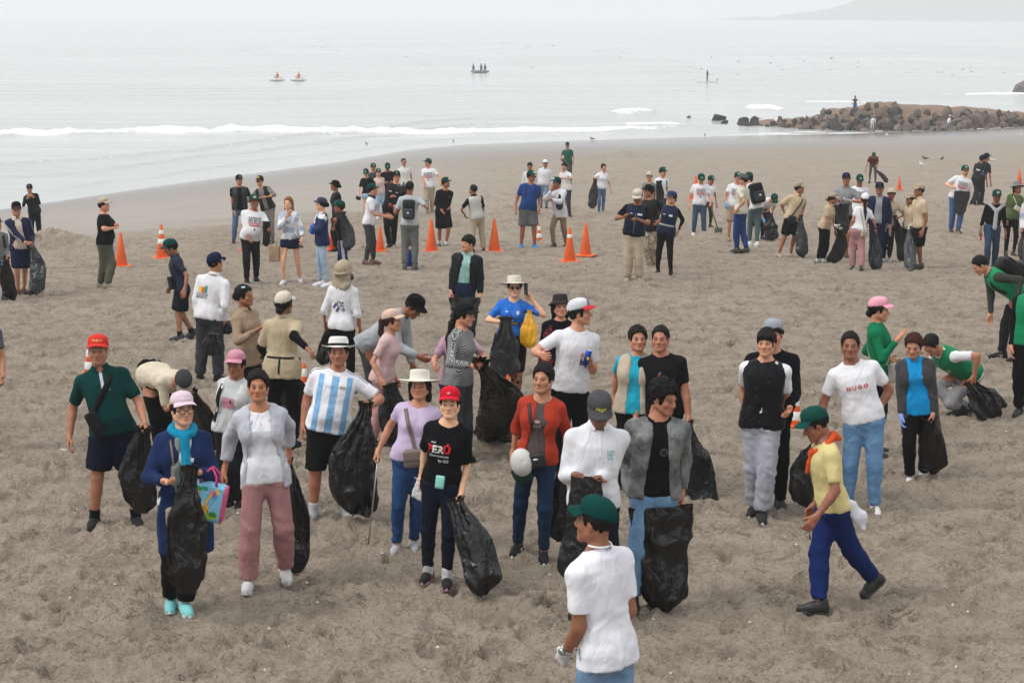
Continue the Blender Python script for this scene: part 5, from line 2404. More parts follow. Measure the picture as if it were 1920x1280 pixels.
# ------------------------------------------------------------------ traffic cones
def cone(label, px, py, hpx, bands=0, col=(.82, .13, .02), group='traffic cones standing on the sand', lean=0, halfw=None):
    g = ground(px, py)
    top = at_y(px, py - hpx, g[1])
    H = top[2] - g[2]
    root = g
    ob = empty('traffic_cone', root, label, 'cone', group)
    r0, r1 = H * .185, H * .035

    def lathe(z0, z1, e, n=24, close=True):
        V, Q = [], []
        zs = [z0, z1]
        rows = [np.array([(math.cos(a) * rr, math.sin(a) * rr, z) for a in np.linspace(0, 2 * math.pi, n, endpoint=False)]) for z, rr in
                ((z0, lerp(r0, r1, z0 / H) + e - .002), (z0 + .004, lerp(r0, r1, z0 / H) + e), (z1 - .006, lerp(r0, r1, z1 / H) + e), (z1, lerp(r0, r1, z1 / H) + e - .003))]
        return shell(rows, close)
    V, Q = lathe(.02, H, 0)
    o = link('cone_body', mesh_from('cone_body', V, Q), MATS['cone_plastic'], ob, color=col)
    V, Q = rbox_vq(r0 * 1.55, r0 * 1.55, .018, .014, 4)
    b = link('base', mesh_from('base', V + (0, 0, .02), Q), MATS['cone_plastic'], ob, color=tuple(c * .9 for c in col))
    for z0, z1 in {0: [], 1: [(.70, .80)], 2: [(.44, .58), (.72, .84)], 3: [(.22, .46), (.62, .84)]}[bands]:
        V, Q = lathe(H * z0, H * z1, .004, close=False)
        link('reflective_band', mesh_from('reflective_band', V, Q), MATS['plastic'], ob, color=(.80, .79, .76))
    ob.rotation_euler = (R(lean * .4), R(lean), R((px * 37) % 60 - 30))
    return ob


simple('cone_plastic', .5, .4, mott=.18)


# ------------------------------------------------------------------ birds
def gull_vq():
    F = Field((-.12, -.3, -.02), (.12, .3, .36), .02)
    F.ell((0, -.02, .17), (.065, .15, .07), 0)
    F.cap((0, .08, .21), (0, .13, .29), .045, .035, .03)
    F.ell((0, .14, .30), (.034, .042, .034), .015)
    F.cap((0, .17, .295), (0, .225, .285), .014, .008, .008)
    F.cap((0, -.14, .17), (0, -.27, .165), .04, .018, .03)
    for s in (-1, 1):
        F.cap((s * .03, .0, .13), (s * .03, .01, .0), .011, .010, .01)
        F.cap((s * .03, .01, .0), (s * .03, .06, .0), .011, .011, .0)
    return F.mesh()


def flyer_vq():
    V, Q = [], []
    for sg in (-1, 1):
        b = len(V)
        for i, (x, z, c) in enumerate(((0, .02, .09), (.22, .12, .085), (.5, .06, .06), (.68, .0, .012))):
            for dz in (.008, -.008):
                V += [(sg * x, c, z + dz), (sg * x, -c, z + dz)]
        for i in range(3):
            a = b + i * 4
            Q += [(a, a + 1, a + 5, a + 4), (a + 2, a + 6, a + 7, a + 3), (a, a + 4, a + 6, a + 2), (a + 1, a + 3, a + 7, a + 5)]
    b = len(V)
    rows = [(-.26, .012), (-.15, .045), (0, .075), (.14, .055), (.2, .04), (.28, .008)]
    for y, r in rows:
        for k in range(8):
            a = k * math.pi / 4
            V.append((math.cos(a) * r, y, math.sin(a) * r))
    for i in range(5):
        for k in range(8):
            Q.append((b + i * 8 + k, b + i * 8 + (k + 1) % 8, b + (i + 1) * 8 + (k + 1) % 8, b + (i + 1) * 8 + k))
    return np.array(V), Q


GULL = mesh_from('gull', *gull_vq())
GULL.materials.append(MATS['feather'])
FLY = mesh_from('flying_bird', *flyer_vq())
FLY.materials.append(MATS['feather'])
for k, (x, y, col, rz, lab) in enumerate(((1734, 301, (.07, .06, .055), 60, 'dark brown gull standing on the sand beyond the bearded man'), (1766, 302, (.08, .07, .06), -40, 'second dark gull pecking at the sand beside another dark gull'),
                                          (1727, 314, (.62, .62, .62), 20, 'white gull standing on the sand near two dark gulls'), (1860, 306, (.6, .6, .6), 80, 'white gull behind the two officers walking away'),
                                          (687, 273, (.25, .25, .26), 30, 'grey gull standing in the wash at the edge of the point'), (850, 268, (.12, .12, .13), 0, 'dark gull stooping in the wash'),
                                          (1110, 264, (.10, .10, .11), 90, 'dark gull on wet sand below the bare sand mounds'), (1663, 257, (.7, .7, .7), 10, 'white gull on the sand before the breakwater'),
                                          (1552, 247, (.3, .3, .32), 50, 'grey gull at the water line near the breakwater'), (1322, 257, (.16, .15, .15), 0, 'small dark bird at the water line'), (1598, 249, (.15, .14, .14), 0, 'dark bird on the wash by the person at the rocks'),
                                          (1915, 258, (.6, .6, .6), 0, 'white gull on the far sand at the breakwater foot'))):
    o = link('seagull', GULL, None, None, gpt(x, y), col)
    o.rotation_euler = (0, 0, R(rz))
    if k in (0, 1, 5):
        o.scale = (1, 1, .8)
    tag(o, lab, 'seagull', 'gulls on the sand')
gb = random.Random(12)
for k in range(84):
    x = gb.uniform(420, 1905) if k < 70 else gb.uniform(1280, 1600)
    y = gb.gauss(107 if x < 1200 else 122, 13)
    if x < 700:
        y = gb.gauss(92, 8)
    Y = gb.uniform(260, 420)
    p = at_y(x, y, Y)
    p[2] = max(p[2], SEA + .6)
    o = link('flying_seabird', FLY, None, None, p, (.12, .12, .13) if k % 4 else (.4, .4, .41))
    o.rotation_euler = (R(gb.uniform(-20, 20)), R(gb.uniform(-25, 25)), R(gb.uniform(0, 360)))
    o.scale = (gb.uniform(.45, .75),) * 3
    tag(o, 'small dark seabird flying low over the misty sea', 'seabird', 'seabirds over the sea')


# ------------------------------------------------------------------ craft on the water
def sea_pt(px, py):
    d = ray(px, py)
    return np.array([0, 0, CAMZ]) + d * ((SEA - CAMZ) / d[2])


def jetski(px, py, label):
    p = sea_pt(px, py)
    ob = empty('jet_ski', p, label, 'jet ski', 'jet skis on the sea')
    F = Field((-1.6, -.6, -.1), (1.6, .6, 1.0), .06)
    F.ell((0, 0, .18), (1.35, .48, .26), 0)
    F.cap((-.2, 0, .45), (.7, 0, .48), .2, .2, .12)
    F.cap((-.5, 0, .5), (-.3, 0, .8), .1, .07, .1)
    V, Q = F.mesh()
    link('hull', mesh_from('hull', V, Q), MATS['plastic'], ob, color=(.5, .49, .46))
    tube('handlebar', [p + (-.35, -.35, .82), p + (-.35, .35, .82)], .03, 'plastic', (.02, .02, .02), ob, p)
    r = empty('person', p + np.array([.2, 0, .5]), 'rider in an orange life vest astride the ' + label.split(' jet ski')[0] + ' jet ski', 'person', 'jet ski riders')
    F = Field((-.6, -.4, -.3), (.6, .4, 1.2), .045)
    F.cap((0, 0, .1), (-.08, 0, .5), .15, .19, 0)
    F.cap((-.08, 0, .55), (-.1, 0, .72), .06, .06, .05)
    F.ell((-.1, 0, .82), (.1, .09, .12), .02)
    for s in (-1, 1):
        F.cap((-.08, s * .2, .5), (-.28, s * .28, .3), .06, .05, .03)
        F.cap((-.28, s * .28, .3), (-.5, s * .22, .32), .05, .04, .02)
        F.cap((0, s * .12, .05), (-.35, s * .27, .0), .1, .08, .03)
        F.cap((-.35, s * .27, .0), (-.25, s * .32, -.25), .075, .05, .02)
    V, Q = F.mesh()
    me = mesh_from('body', V, Q)
    set_color(me, np.tile(SKIN[0], (len(V), 1)))
    link('body', me, MATS['skin'], r)
    F = Field((-.4, -.3, -.05), (.3, .3, .7), .045)
    F.cap((0, 0, .12), (-.08, 0, .48), .18, .215, 0)
    V, Q = F.mesh()
    link('life_vest', mesh_from('life_vest', V, Q), MATS['cotton'], r, color=(.6, .18, .05))


jetski(519, 152, 'pale jet ski further left of the two, crossing the bay')
jetski(559, 152, 'pale jet ski following behind another one')
for o in bpy.data.objects:
    if o.get('group') == 'jet skis on the sea':
        o['label'] = 'small pale jet ski with a rider crossing the misty bay'
    if o.get('group') == 'jet ski riders':
        o['label'] = 'rider in an orange vest astride a jet ski at sea'
p = sea_pt(900, 137)
ob = empty('fishing_boat', p, 'small grey open boat far out in the mist with people aboard', 'boat')
F = Field((-3, -1, -.2), (3, 1, .9), .12)
F.ell((0, 0, .35), (2.3, .75, .5), 0)
F.ell((0, 0, .85), (2.0, .55, .5), .05, carve=True)
V, Q = F.mesh()
link('hull', mesh_from('hull', V, Q), MATS['plastic'], ob, color=(.16, .17, .18))
ob.scale = (.75,) * 3
for k, x in enumerate((-1.2, .2, .9)):
    F = Field((-.4, -.4, 0), (.4, .4, 1.9), .07)
    F.cap((0, 0, .3), (0, 0, 1.15), .2, .2, 0)
    F.ell((0, 0, 1.5), (.12, .12, .15), .06)
    F.cap((0, 0, 1.2), (.3, 0, .8), .08, .06, .05)
    V, Q = F.mesh()
    q = link('person', mesh_from('person', V, Q), MATS['cotton'], None, p + np.array([x, 0, .05]), (.09, .09, .1))
    tag(q, 'tiny dark figure aboard the far open boat', 'person', 'people aboard the far boat')
p = sea_pt(1326, 154)
ob = empty('paddle_board', p, 'pale paddle board far out carrying a standing paddler', 'paddle board')
V, Q = rbox_vq(1.6, .4, .08, .07)
link('deck', mesh_from('deck', V, Q), MATS['plastic'], ob, color=(.5, .5, .5))
F = Field((-.4, -.4, 0), (.5, .4, 1.9), .06)
F.cap((0, 0, .05), (0, 0, .9), .1, .15, 0)
F.cap((0, 0, .9), (0, 0, 1.4), .15, .19, .05)
F.ell((0, 0, 1.68), (.1, .1, .13), .05)
F.cap((0, .1, 1.35), (.3, .1, 1.0), .06, .05, .04)
V, Q = F.mesh()
q = link('person', mesh_from('person', V, Q), MATS['cotton'], None, p + np.array([0, 0, .05]), (.12, .12, .13))
tag(q, 'tiny paddler standing on the far paddle board', 'person')

# ------------------------------------------------------------------ the crowd
WH, OW, CR = (.76, .76, .79), (.66, .65, .62), (.66, .58, .44)
BK, CH, GY, LG = (.0065, .0065, .008), (.035, .036, .04), (.16, .165, .17), (.36, .37, .39)
NV, GRN = (.010, .016, .045), (.005, .055, .043)
BEI, KHA, TAN = (.55, .435, .285), (.30, .245, .17), (.36, .26, .18)
JEA, LJE, DJE, BJE = (.075, .14, .25), (.32, .44, .58), (.012, .022, .05), (.018, .045, .16)
BADGE = (.38, .45, .30)
gcap = dict(kind='cap', col=GRN, badge=BADGE)


def cap(col, **k):
    return dict(kind='cap', col=col, **k)


def tee(col, **k):
    return dict(dict(n='tshirt', col=col), **k)


def polo(col, **k):
    return dict(dict(n='polo_shirt', col=col, neck='collar', collar=col, sl=.72, placket=(.36, .50)), **k)


def longs(col, **k):
    return dict(dict(n='shirt', col=col, sl=1.95), **k)


def vest(col, **k):
    return dict(dict(n='vest', col=col, sl=0, ease=.034, mat='nylon', neck='v'), **k)


def jacket(col, **k):
    return dict(dict(n='jacket', col=col, sl=1.95, ease=.036, arm=.028, open=(.07, .06), neck='wide', mat='nylon'), **k)


def trs(col, **k):
    return dict(dict(n='trousers', col=col), **k)


def jeans(col, **k):
    return dict(dict(n='jeans', col=col, mat='denim', ease=.012, ease2=.017), **k)


def shorts(col, **k):
    return dict(dict(n='shorts', col=col, len=.86, ease=.022, ease2=.035), **k)


def leg(col, **k):
    return dict(dict(n='leggings', col=col, ease=.005, ease2=.005, amp=.003), **k)


def shoe(col, sole=None, **k):
    return dict(dict(col=col, sole=col if sole is None else sole), **k)


RED = (.55, .03, .07)


def PL(dx=0., z=.335, k=1., on=0):
    return [dict(text='LA PLAYA', size=.056 * k, at=(dx, z + .05), bold=.025, on=on), dict(text='NO ES TU', size=.056 * k, at=(dx, z), bold=.025, on=on),
            dict(text='BASURERO', size=.05 * k, at=(dx, z - .046), col=RED, bold=.02, on=on), dict(w=.21 * k, h=.02, at=(dx, z - .085), col=RED, on=on),
            dict(w=.03, h=.05, at=(dx, z - .155), col=(.16, .16, .18), on=on)]


def hang(px, py, Y):
    return at_y(px, py, Y)


# ---- the far left
J = P('police officer in black with both hands at the chin by the sand heap', ((59, 452), (75, 451)), 342, 65, face=8, skin=1, RH=('b', 0, (-.13, .2, .05)), LH=('b', 0, (-.13, .2, .05)), eR=(.6, .1, -1), eL=(.6, .1, -1),
      hR='grip', hL='grip', hat=cap(BK, badge=(.4, .4, .38), bsize=(.03, .03)), pitch=12, tops=[longs(BK, n='uniform_shirt', neck='high'), vest((.014, .014, .016), n='uniform_vest', neck='v')], bot=trs(BK, ease=.018, ease2=.025), shoes=shoe(BK, kind='boot'))
J = P('man in sunglasses and a navy jacket with three white sleeve stripes beside the police officer', ((35, 553), (47, 550)), 374, 40, face=22, look=15, skin=0, RH=(56, 462, .28), LH=(61, 458, .22), eR=(.6, -.6, -.4),
      hR='grip', hL='grip', hat=cap(BK), glasses='dark', tops=[polo((.62, .52, .42), collar=(.66, .58, .5)), jacket(NV, open=(.09, .05), stripe=((.78, .78, .8), (-.02, 0, .02), .009))], bot=shorts(NV, len=.92), shoes=shoe((.06, .02, .02)), sock=None)
sack('black refuse sack held out by the man with white sleeve stripes', J['LH'], gpt(64, 556), .19, bend=.10, full=.5)
J = P('person at the edge in a black cap and grey long-sleeved top with a small backpack', ((-8, 566), (10, 562)), 404, 2, face=30, look=50, skin=0, LH=(15, 488), hL='grip', hat=cap(BK), tops=[longs(GY, n='sweatshirt')], bot=trs((.1, .1, .1), mat='blue_check'), shoes=shoe(CH))
sack('black refuse sack beside the grey sweatshirt at the edge', J['LH'], gpt(22, 562), .17, full=.5, bend=-.05)
backpack(J, 'small dark backpack on the grey long-sleeved person', (.03, .03, .034))
J = P('man in black t-shirt and tan cap standing side-on with folded arms and an earbud', ((193, 538), (206, 541)), 364, 203, face=85, look=78, skin=1, fat=.22, belly=.05, RH=('b', 0, (-.12, .22, -.17)), LH=('b', 0, (-.16, .22, -.15)), eR=(.9, .2, -.5), eL=(.9, .2, -.5),
      hR='flat', hL='grip', hat=cap((.46, .38, .29)), tops=[tee(BK, sl=.78)], bot=trs((.10, .10, .075), ease=.02, ease2=.03), shoes=shoe((.28, .24, .19)))
J = P('man in black quilted vest and black cap with blue jeans before the wet sand', ((438, 457), (464, 456)), 325, 455, face=14, look=22, skin=0, fat=.12, RH=(440, 402), LH=(479, 398), hat=cap(BK, badge=(.5, .5, .5), bsize=(.05, .016)), tops=[tee(BK), vest((.016, .016, .02), mat='quilted_nylon', open=(.05, .04))], bot=jeans(JEA), shoes=shoe(CH))
J = P('man with folded arms in sunglasses, black and yellow cap and plaid sleeves', ((497, 456), (511, 455)), 324, 490, face=-8, look=-20, skin=1, RH=('b', 0, (-.10, .24, -.19)), LH=('b', 0, (-.14, .24, -.16)), eR=(.9, .2, -.5), eL=(.9, .2, -.5), glasses='dark',
      hat=cap((.02, .02, .02), badge=(.55, .45, .03), bsize=(.09, .03)), tops=[longs(GY, mat='grey_plaid', sl=1.3), vest((.02, .02, .022), open=(.03, .05))], bot=trs((.22, .22, .22), mat='denim'), shoes=shoe(CH))
J = P('heavy man in green cap, printed white t-shirt and black jeans holding a paper bag', ((463, 531), (482, 528)), 361, 484, face=16, look=14, skin=2, fat=.3, belly=.1, RH=(468, 452), LH=(507, 432), hL='grip', hat=gcap, tops=[tee(WH, sl=.75)], prints=PL(.02), bot=jeans((.014, .014, .016)), shoes=shoe(BK, (.7, .7, .7), stripes=(.7, .7, .7)), px=474)
b = hang(514, 490, J['LH'][1])
ob = empty('paper_bag', b, 'crumpled brown paper bag hanging from the heavy man in black jeans', 'bag')
V, Q = rbox_vq(.105, .05, .15, .02, 8)
V = V + .014 * np.stack([ridged(V * 14 + q * 5) for q in range(3)], 1)
link('bag_body', mesh_from('bag_body', V + (0, 0, .14), Q), MATS['cardboard'], ob, color=(.38, .27, .17))
for sg in (-1, 1):
    tube('handle', [b + (-.05, sg * .03, .28), b + (-.045, sg * .025, .36), b + (0, 0, .40), b + (.045, sg * .025, .36), b + (.05, sg * .03, .28)], .005, 'cardboard', (.38, .27, .17), ob, b, 6)
sack('black bundled bag tucked under the arm of the heavy man', hang(500, 418, J['LH'][1] + .02), hang(499, 462, J['LH'][1] + .05), .10, .05, full=.8)
J = P('blonde woman with hand on chin in blue floral blouse and navy shorts', ((530, 533), (563, 529)), 366, 545, face=-6, look=-14, sex='f', skin=3, RH=(542, 399, .22), eR=(.5, .1, -.8), hR='flat', LH=(566, 455), hair='loose', hcol=(.16, .07, .03),
      tops=[tee(WH, n='blouse', mat='blue_floral', sl=1.75, ease=.022, arm=.03, neck='collar', collar=(.74, .75, .77), hem=-.02)], bot=shorts(NV, len=.42, ease=.025), shoes=shoe(WH, WH))
o = empty('sunglasses', J['LH'], 'pair of dark sunglasses dangling from the blonde woman\'s hand', 'sunglasses')
for sg in (-1, 1):
    rbox('lens', J['LH'] + np.array([sg * .03, -.02, -.07]), (np.array([1., 0, 0]), np.array([0, 1., 0]), UP), (.026, .004, .02), .004, 'glass_dark', (.01, .01, .01), o, J['LH'], 3)
tube('frame', [J['LH'] + (-.06, -.02, -.055), J['LH'] + (0, -.02, -.06), J['LH'] + (.06, -.02, -.055), J['LH'] + (.06, .06, -.04)], .004, 'plastic', (.01, .01, .01), o, J['LH'], 6)
J = P('young woman in navy and blue jacket, navy cap and pale jeans facing left', ((597, 535), (612, 537)), 367, 607, face=-78, look=-82, sex='f', skin=3, RH=('b', 0, (-.10, .22, -.20)), LH=('b', 0, (-.13, .23, -.22)), eR=(.8, .1, -.5), eL=(.8, .1, -.5), hair='bun',
      hat=cap((.05, .055, .085)), tops=[jacket((.012, .024, .085), n='sports_jacket', open=(.01, .02), hem=-.10), dict(n='jacket_yoke', col=(.68, .70, .74), sl=.35, ease=.042, hem=.38, neck='wide', arm=.034)], bot=jeans(LJE, ease=.007, ease2=.008), shoes=shoe(WH, WH, stripes=BK))
c = J['O'] + (J['fr'][1] * .17 + J['fr'][2] * .2) * J['s']
ob = empty('belt_pouch', c, 'bright blue pouch under the folded arms of the young woman in navy', 'bag')
rbox('pouch', c, J['fr'], (.11, .06, .085), .05, 'nylon', (.015, .10, .45), ob, c)
J = P('female police officer in black with cap and hair bun behind the navy jacketed woman', ((627, 471), (641, 470)), 333, 632, face=-72, look=-85, sex='f', skin=2, hair='bun', hat=cap(BK), RH=None, LH=None, tops=[longs(BK, n='uniform_shirt', neck='high'), vest((.015, .015, .017), n='uniform_vest')], prints=[dict(w=.05, h=.04, at=(0, .36), turn=-100, col=(.5, .05, .05)), dict(w=.016, h=.04, at=(0, .36), turn=-100, col=(.7, .7, .7), off=.009)],
      bot=trs(BK, ease=.018), shoes=shoe(BK, kind='boot'))
J = P('man in green cap and black t-shirt with a grey sack over his shoulder', ((636, 522), (652, 523)), 373, 639, face=-95, look=-88, skin=2, RH=None, LH=(629, 413, .2), eL=(.3, .5, -.8), hL='grip', hat=gcap, tops=[tee((.016, .016, .018), sl=.8)], bot=trs((.012, .02, .09), mat='nylon', side=(.7, .7, .72), ease=.018, ease2=.02), shoes=shoe(CH))
sack('grey sack slung over the shoulder of a man in green cap', J['sho'][1] + np.array([.02, .0, .08]), hang(653, 470, J['sho'][1][1] - .12), .16, .08, mat='grey_plastic', full=.5, bend=.08)
J = P('man in green cap and white navy-trimmed polo gesturing with open hands in profile', ((690, 496), (704, 494)), 341, 703, face=82, look=76, skin=1, RH=(731, 408, .12), LH=(728, 405, -.06), eR=(.2, -.6, -.8), eL=(.2, -.6, -.8), hR='flat', hL='flat', hat=gcap, tops=[polo(WH, collar=NV, sl=.75)], prints=PL(.03), bot=trs((.055, .055, .058), ease=.014), shoes=shoe((.16, .10, .07)), px=694)
J = P('police officer in black vest talking to the cameraman with hand held out', ((729, 466), (738, 464)), 315, 749, face=-6, look=6, skin=1, RH=(737, 367, .3), eR=(.3, -.4, -.8), LH=('b', 0, (.1, .2, -.5)), hR='flat', hat=cap(BK, badge=(.5, .5, .5), bsize=(.03, .03)), tops=[longs(BK, n='uniform_shirt', neck='high'), vest((.014, .014, .016), n='uniform_vest')],
      prints=[dict(w=.07, h=.018, at=(-.07, .36), on=1, col=(.5, .5, .5)), dict(w=.05, h=.018, at=(.08, .36), on=1, col=(.5, .5, .5))], bot=trs(BK, ease=.018), shoes=shoe(BK, kind='boot'))
J = P('cameraman seen from behind with short dark hair, pale tee and grey trousers', ((779, 504), (759, 504)), 338, 771, face=176, look=168, skin=2, RH=(789, 377, -.12), eR=(.9, .3, -.7), hR='grip', LH=(740, 385, -.3), eL=(.4, 0, -.9), hL='grip', hair='crop', tops=[tee((.46, .50, .50), sl=.72)], bot=trs((.135, .145, .145), ease=.018, ease2=.022), shoes=shoe((.09, .09, .075), (.2, .2, .2)))
backpack(J, 'black camera backpack on the cameraman', (.02, .022, .026), logo=(.5, .5, .5), detail=(.05, .06, .07), dims=(.12, .07, .19))
c = at_y(757, 353, J['sho'][0][1] + .22)
fr3 = (np.array([1., 0, 0]), np.array([0, 1., 0]), UP)
ob = empty('video_camera', c, 'black shoulder video camera aimed by the man with the camera backpack', 'camera')
rbox('camera_body', c, fr3, (.075, .16, .07), .02, 'plastic', (.012, .012, .013), ob, c)
tube('lens_barrel', [c + (0, .14, 0), c + (0, .30, 0)], [.05, .055], 'plastic', (.014, .014, .016), ob, c, 14)
tube('carry_handle', [c + (0, -.08, .06), c + (0, -.08, .12), c + (0, .1, .12), c + (0, .1, .06)], .012, 'plastic', (.012, .012, .013), ob, c, 8)
rbox('viewfinder', c + np.array([-.10, 0, .03]), fr3, (.03, .05, .025), .008, 'plastic', (.012, .012, .013), ob, c, 3)
c = at_y(733, 385, J['sho'][0][1] + .42)
ob = empty('microphone', c, 'red handheld microphone pointed at the police officer', 'microphone')
tube('grip', [c + (.12, -.05, -.03), c + (.0, 0, 0)], .013, 'plastic', (.01, .01, .01), ob, c, 8)
rbox('mic_flag', c + np.array([-.02, .01, .004]), fr3, (.03, .03, .03), .006, 'plastic', (.45, .02, .02), ob, c, 3)
c = gpt(773, 499)
ob = empty('tote_bag', c, 'blue carrier bag standing on the sand by the cameraman\'s legs', 'bag')
V, Q = rbox_vq(.11, .07, .17, .03, 6)
link('bag_body', mesh_from('bag_body', V + (0, 0, .17) + .01 * np.stack([ridged(V * 12)] * 3, 1), Q), MATS['nylon'], ob, color=(.012, .03, .22))
rbox('cardboard_lid', c + np.array([0, 0, .36]), fr3, (.08, .05, .03), .01, 'cardboard', (.40, .26, .17), ob, c, 3)
J = P('woman looking down in green cap, black t-shirt and short denim shorts', ((684, 418), (697, 416)), 312, 690, face=-4, pitch=28, sex='f', skin=3, fat=.12, RH=(671, 368), LH=(705, 360, .2), hair='low', hat=gcap, tops=[tee(BK, sl=.75, hem=.02)], bot=shorts(LJE, mat='denim', len=.34), shoes=shoe(WH, WH))
sack('black handbag hanging beside the woman in denim shorts', J['RH'], hang(671, 375, J['RH'][1]), .10, .05, full=.5, name='black_handbag', lump=.3, ruff=False)
P('person in green cap and dark shirt behind the woman in denim shorts', ('s', 703, 1.68, .2), 304, 703, face=10, look=14, pitch=10, skin=0, hat=gcap, tops=[tee((.05, .05, .07))], bot=trs(CH), shoes=shoe(CH))
P('woman in green cap and pale pink blouse behind the gesturing man', ('s', 714, 1.56, .2), 314, 712, face=15, look=10, sex='f', skin=3, hair='low', hat=gcap, RH=('b', 0, (-.05, .25, -.25)), LH=None, tops=[tee((.60, .47, .44), n='blouse', neck='scoop')], bot=jeans(LJE), shoes=shoe(WH))
J = P('man in green cap and black shirt bowed over a phone', ('s', 730, 1.72, .22), 302, 729, face=10, pitch=35, skin=2, RH=('b', 0, (-.12, .30, -.26)), LH=('b', 0, (-.10, .30, -.26)), eR=(.8, -.2, -.6), eL=(.8, -.2, -.6), hR='grip', hL='grip', hat=gcap, tops=[tee(BK, sl=.8)], bot=trs(CH), shoes=shoe(CH))
P('smiling bareheaded man in sunglasses and white polo behind the police officer', ('s', 762, 1.76, .22), 296, 759, face=15, look=22, skin=1, hair='crop', glasses='dark', LH=('b', 0, (.09, .06, -.55)), tops=[polo(OW)], bot=trs(KHA), shoes=shoe(CH))
J = P('man in green cap, printed white t-shirt and khaki trousers looking left', ((801, 404), (810, 403)), 294, 805, face=-12, look=-62, skin=1, RH=(796, 352), LH=(828, 345), hat=gcap, tops=[tee(WH)], prints=PL(), bot=trs((.42, .35, .26), ease=.018, ease2=.022), shoes=shoe((.30, .24, .17)))
J = P('man in green cap, black long-sleeved top and black shorts with white socks', ((824, 463), (838, 464)), 328, 838, face=25, look=60, skin=2, RH=(830, 398, .25), LH=(841, 393, .2), hR='flat', hat=gcap, tops=[longs(BK, amp=.007)], prints=[dict(w=.03, h=.008, at=(.07, .36), col=(.6, .6, .6))], bot=shorts(BK, len=.95, ease=.03, ease2=.045), shoes=shoe((.06, .055, .05)), sock=WH)
J = P('man in pale grey utility vest and black polo seen from behind, hand on hip', ((906, 472), (884, 474)), 345, 887, face=-160, look=-128, skin=2, LH=('b', 0, (.02, .12, -.42)), eL=(1, -.5, 0), RH=None, hair='crop', tops=[tee(BK, sl=.85, neck='collar', collar=BK), vest((.50, .49, .45), mat='cotton')], bot=trs((.42, .35, .26), ease=.018, ease2=.022), shoes=shoe(CH))
J = P('man in royal blue t-shirt, grey shorts, green cap and bright blue sneakers', ((977, 466), (1004, 466)), 316, 996, face=8, look=42, skin=2, fat=.15, belly=.05, RH=(966, 397), LH=(1011, 399), hat=gcap, glasses='dark', tops=[tee((.018, .055, .20), sl=.72)], bot=shorts((.13, .135, .14), len=.9, ease=.028, ease2=.04), shoes=shoe((.01, .25, .62), WH), px=990)
for sg in (1, -1):
    strap_line(J, 0, (sg * .10, .46), (sg * .115, .2), 1, .035, 'backpack_strap', 'nylon', (.03, .04, .08), J['ob'], J['root'])
J = P('man in green cap and loose white long-sleeved shirt covering his mouth with a hand', ((1036, 466), (1061, 461)), 327, 1042, face=-32, look=-55, skin=2, RH=(1038, 352, .25), eR=(.5, .2, -.7), hR='flat', LH=(1029, 374, .35), eL=(.4, -.4, -.8), hL='grip', hat=gcap, tops=[longs((.66, .66, .70), ease=.03, arm=.034, hem=-.16, amp=.011)], bot=trs((.25, .18, .12), ease=.014), shoes=shoe((.05, .055, .06)))
sack('small black bag hanging from the forearm of the man covering his mouth', hang(1049, 366, J['sho'][0][1] - .34), hang(1049, 394, J['sho'][0][1] - .34), .11, .02, full=.7)
J = P('man in white cap, white long-sleeved shirt and blue jeans behind the blue-shirted man', ((1014, 391), (1025, 392)), 297, 1022, face=0, look=5, skin=2, fat=.1, hat=cap(WH), tops=[longs((.70, .70, .72), amp=.009, neck='collar', collar=(.7, .7, .72))], bot=jeans((.16, .22, .30)), shoes=shoe(CH))
P('dark-haired youth in white shirt half hidden behind the blue-shirted man', ('s', 994, 1.68, .2), 304, 993, face=0, skin=2, hair='fringe', tops=[longs(OW)], bot=trs(CH), shoes=shoe(CH))
J = P('bareheaded man in white polo touching his chest behind the long white shirt', ('s', 1062, 1.70, .2), 304, 1056, face=-40, look=-30, skin=1, hair='fringe', LH=(1052, 335, .22), eL=(.9, .2, -.4), tops=[polo(OW)], bot=trs((.05, .05, .055)), shoes=shoe(CH))
J = P('man in plain green t-shirt and cap carrying a dark sack farthest up the bare sand', ((1060, 345), (1070, 345)), 265, 1062, face=4, skin=2, RH=(1053, 300), LH=(1075, 307), hat=cap((.02, .03, .028)), tops=[tee((.012, .10, .075))], bot=trs((.05, .055, .06)), shoes=shoe(CH))
sack('dark sack held out by the man in plain green t-shirt', J['RH'], hang(1066, 324, J['RH'][1] - .2), .18, .05, mat='grey_plastic', full=.4, bend=.1)
J = P('woman in white shirt and blue jeans walking across the sand with a trailing black sack', ((1123, 404), (1131, 400)), 306, 1130, face=14, look=25, sex='f', skin=1, RH=(1114, 338), LH=(1147, 361), hair='topbun', hR='grip', tops=[polo(WH, collar=WH, hem=-.03)], bot=jeans((.10, .16, .26), ease=.007, ease2=.008), shoes=shoe(WH, WH))
sack('black sack trailing from the walking woman in white shirt and jeans', J['RH'], hang(1110, 391, J['RH'][1]), .20, .04, mat='grey_plastic', full=.4, flatend=False)

# ---- centre right
J = P('man in navy utility vest and beige cap typing on a phone', ((1176, 529), (1199, 529)), 349, 1195, face=-8, look=-14, pitch=32, skin=2, fat=.2, belly=.06, RH=(1176, 406, .36), LH=(1190, 409, .36), eR=(.8, -.5, -.5), eL=(.8, -.5, -.5), hR='hook', hL='hook', hat=cap((.58, .51, .42), badge=(.25, .45, .55), bsize=(.03, .03)), tops=[tee(BK, sl=.8), vest((.010, .017, .042), hem=-.03)],
      prints=[dict(w=.085, h=.035, at=(.075, .355), on=1, col=(.55, .57, .6)), dict(w=.05, h=.014, at=(-.08, .36), on=1, col=(.5, .5, .52)), dict(w=.006, h=.4, at=(0, .17), on=1, col=(.25, .28, .33))], bot=trs((.47, .39, .29), ease=.022, ease2=.03), shoes=shoe((.42, .33, .23), kind='boot'))
c = (J['RH'] + J['LH']) / 2 + np.array([0, -.02, .03])
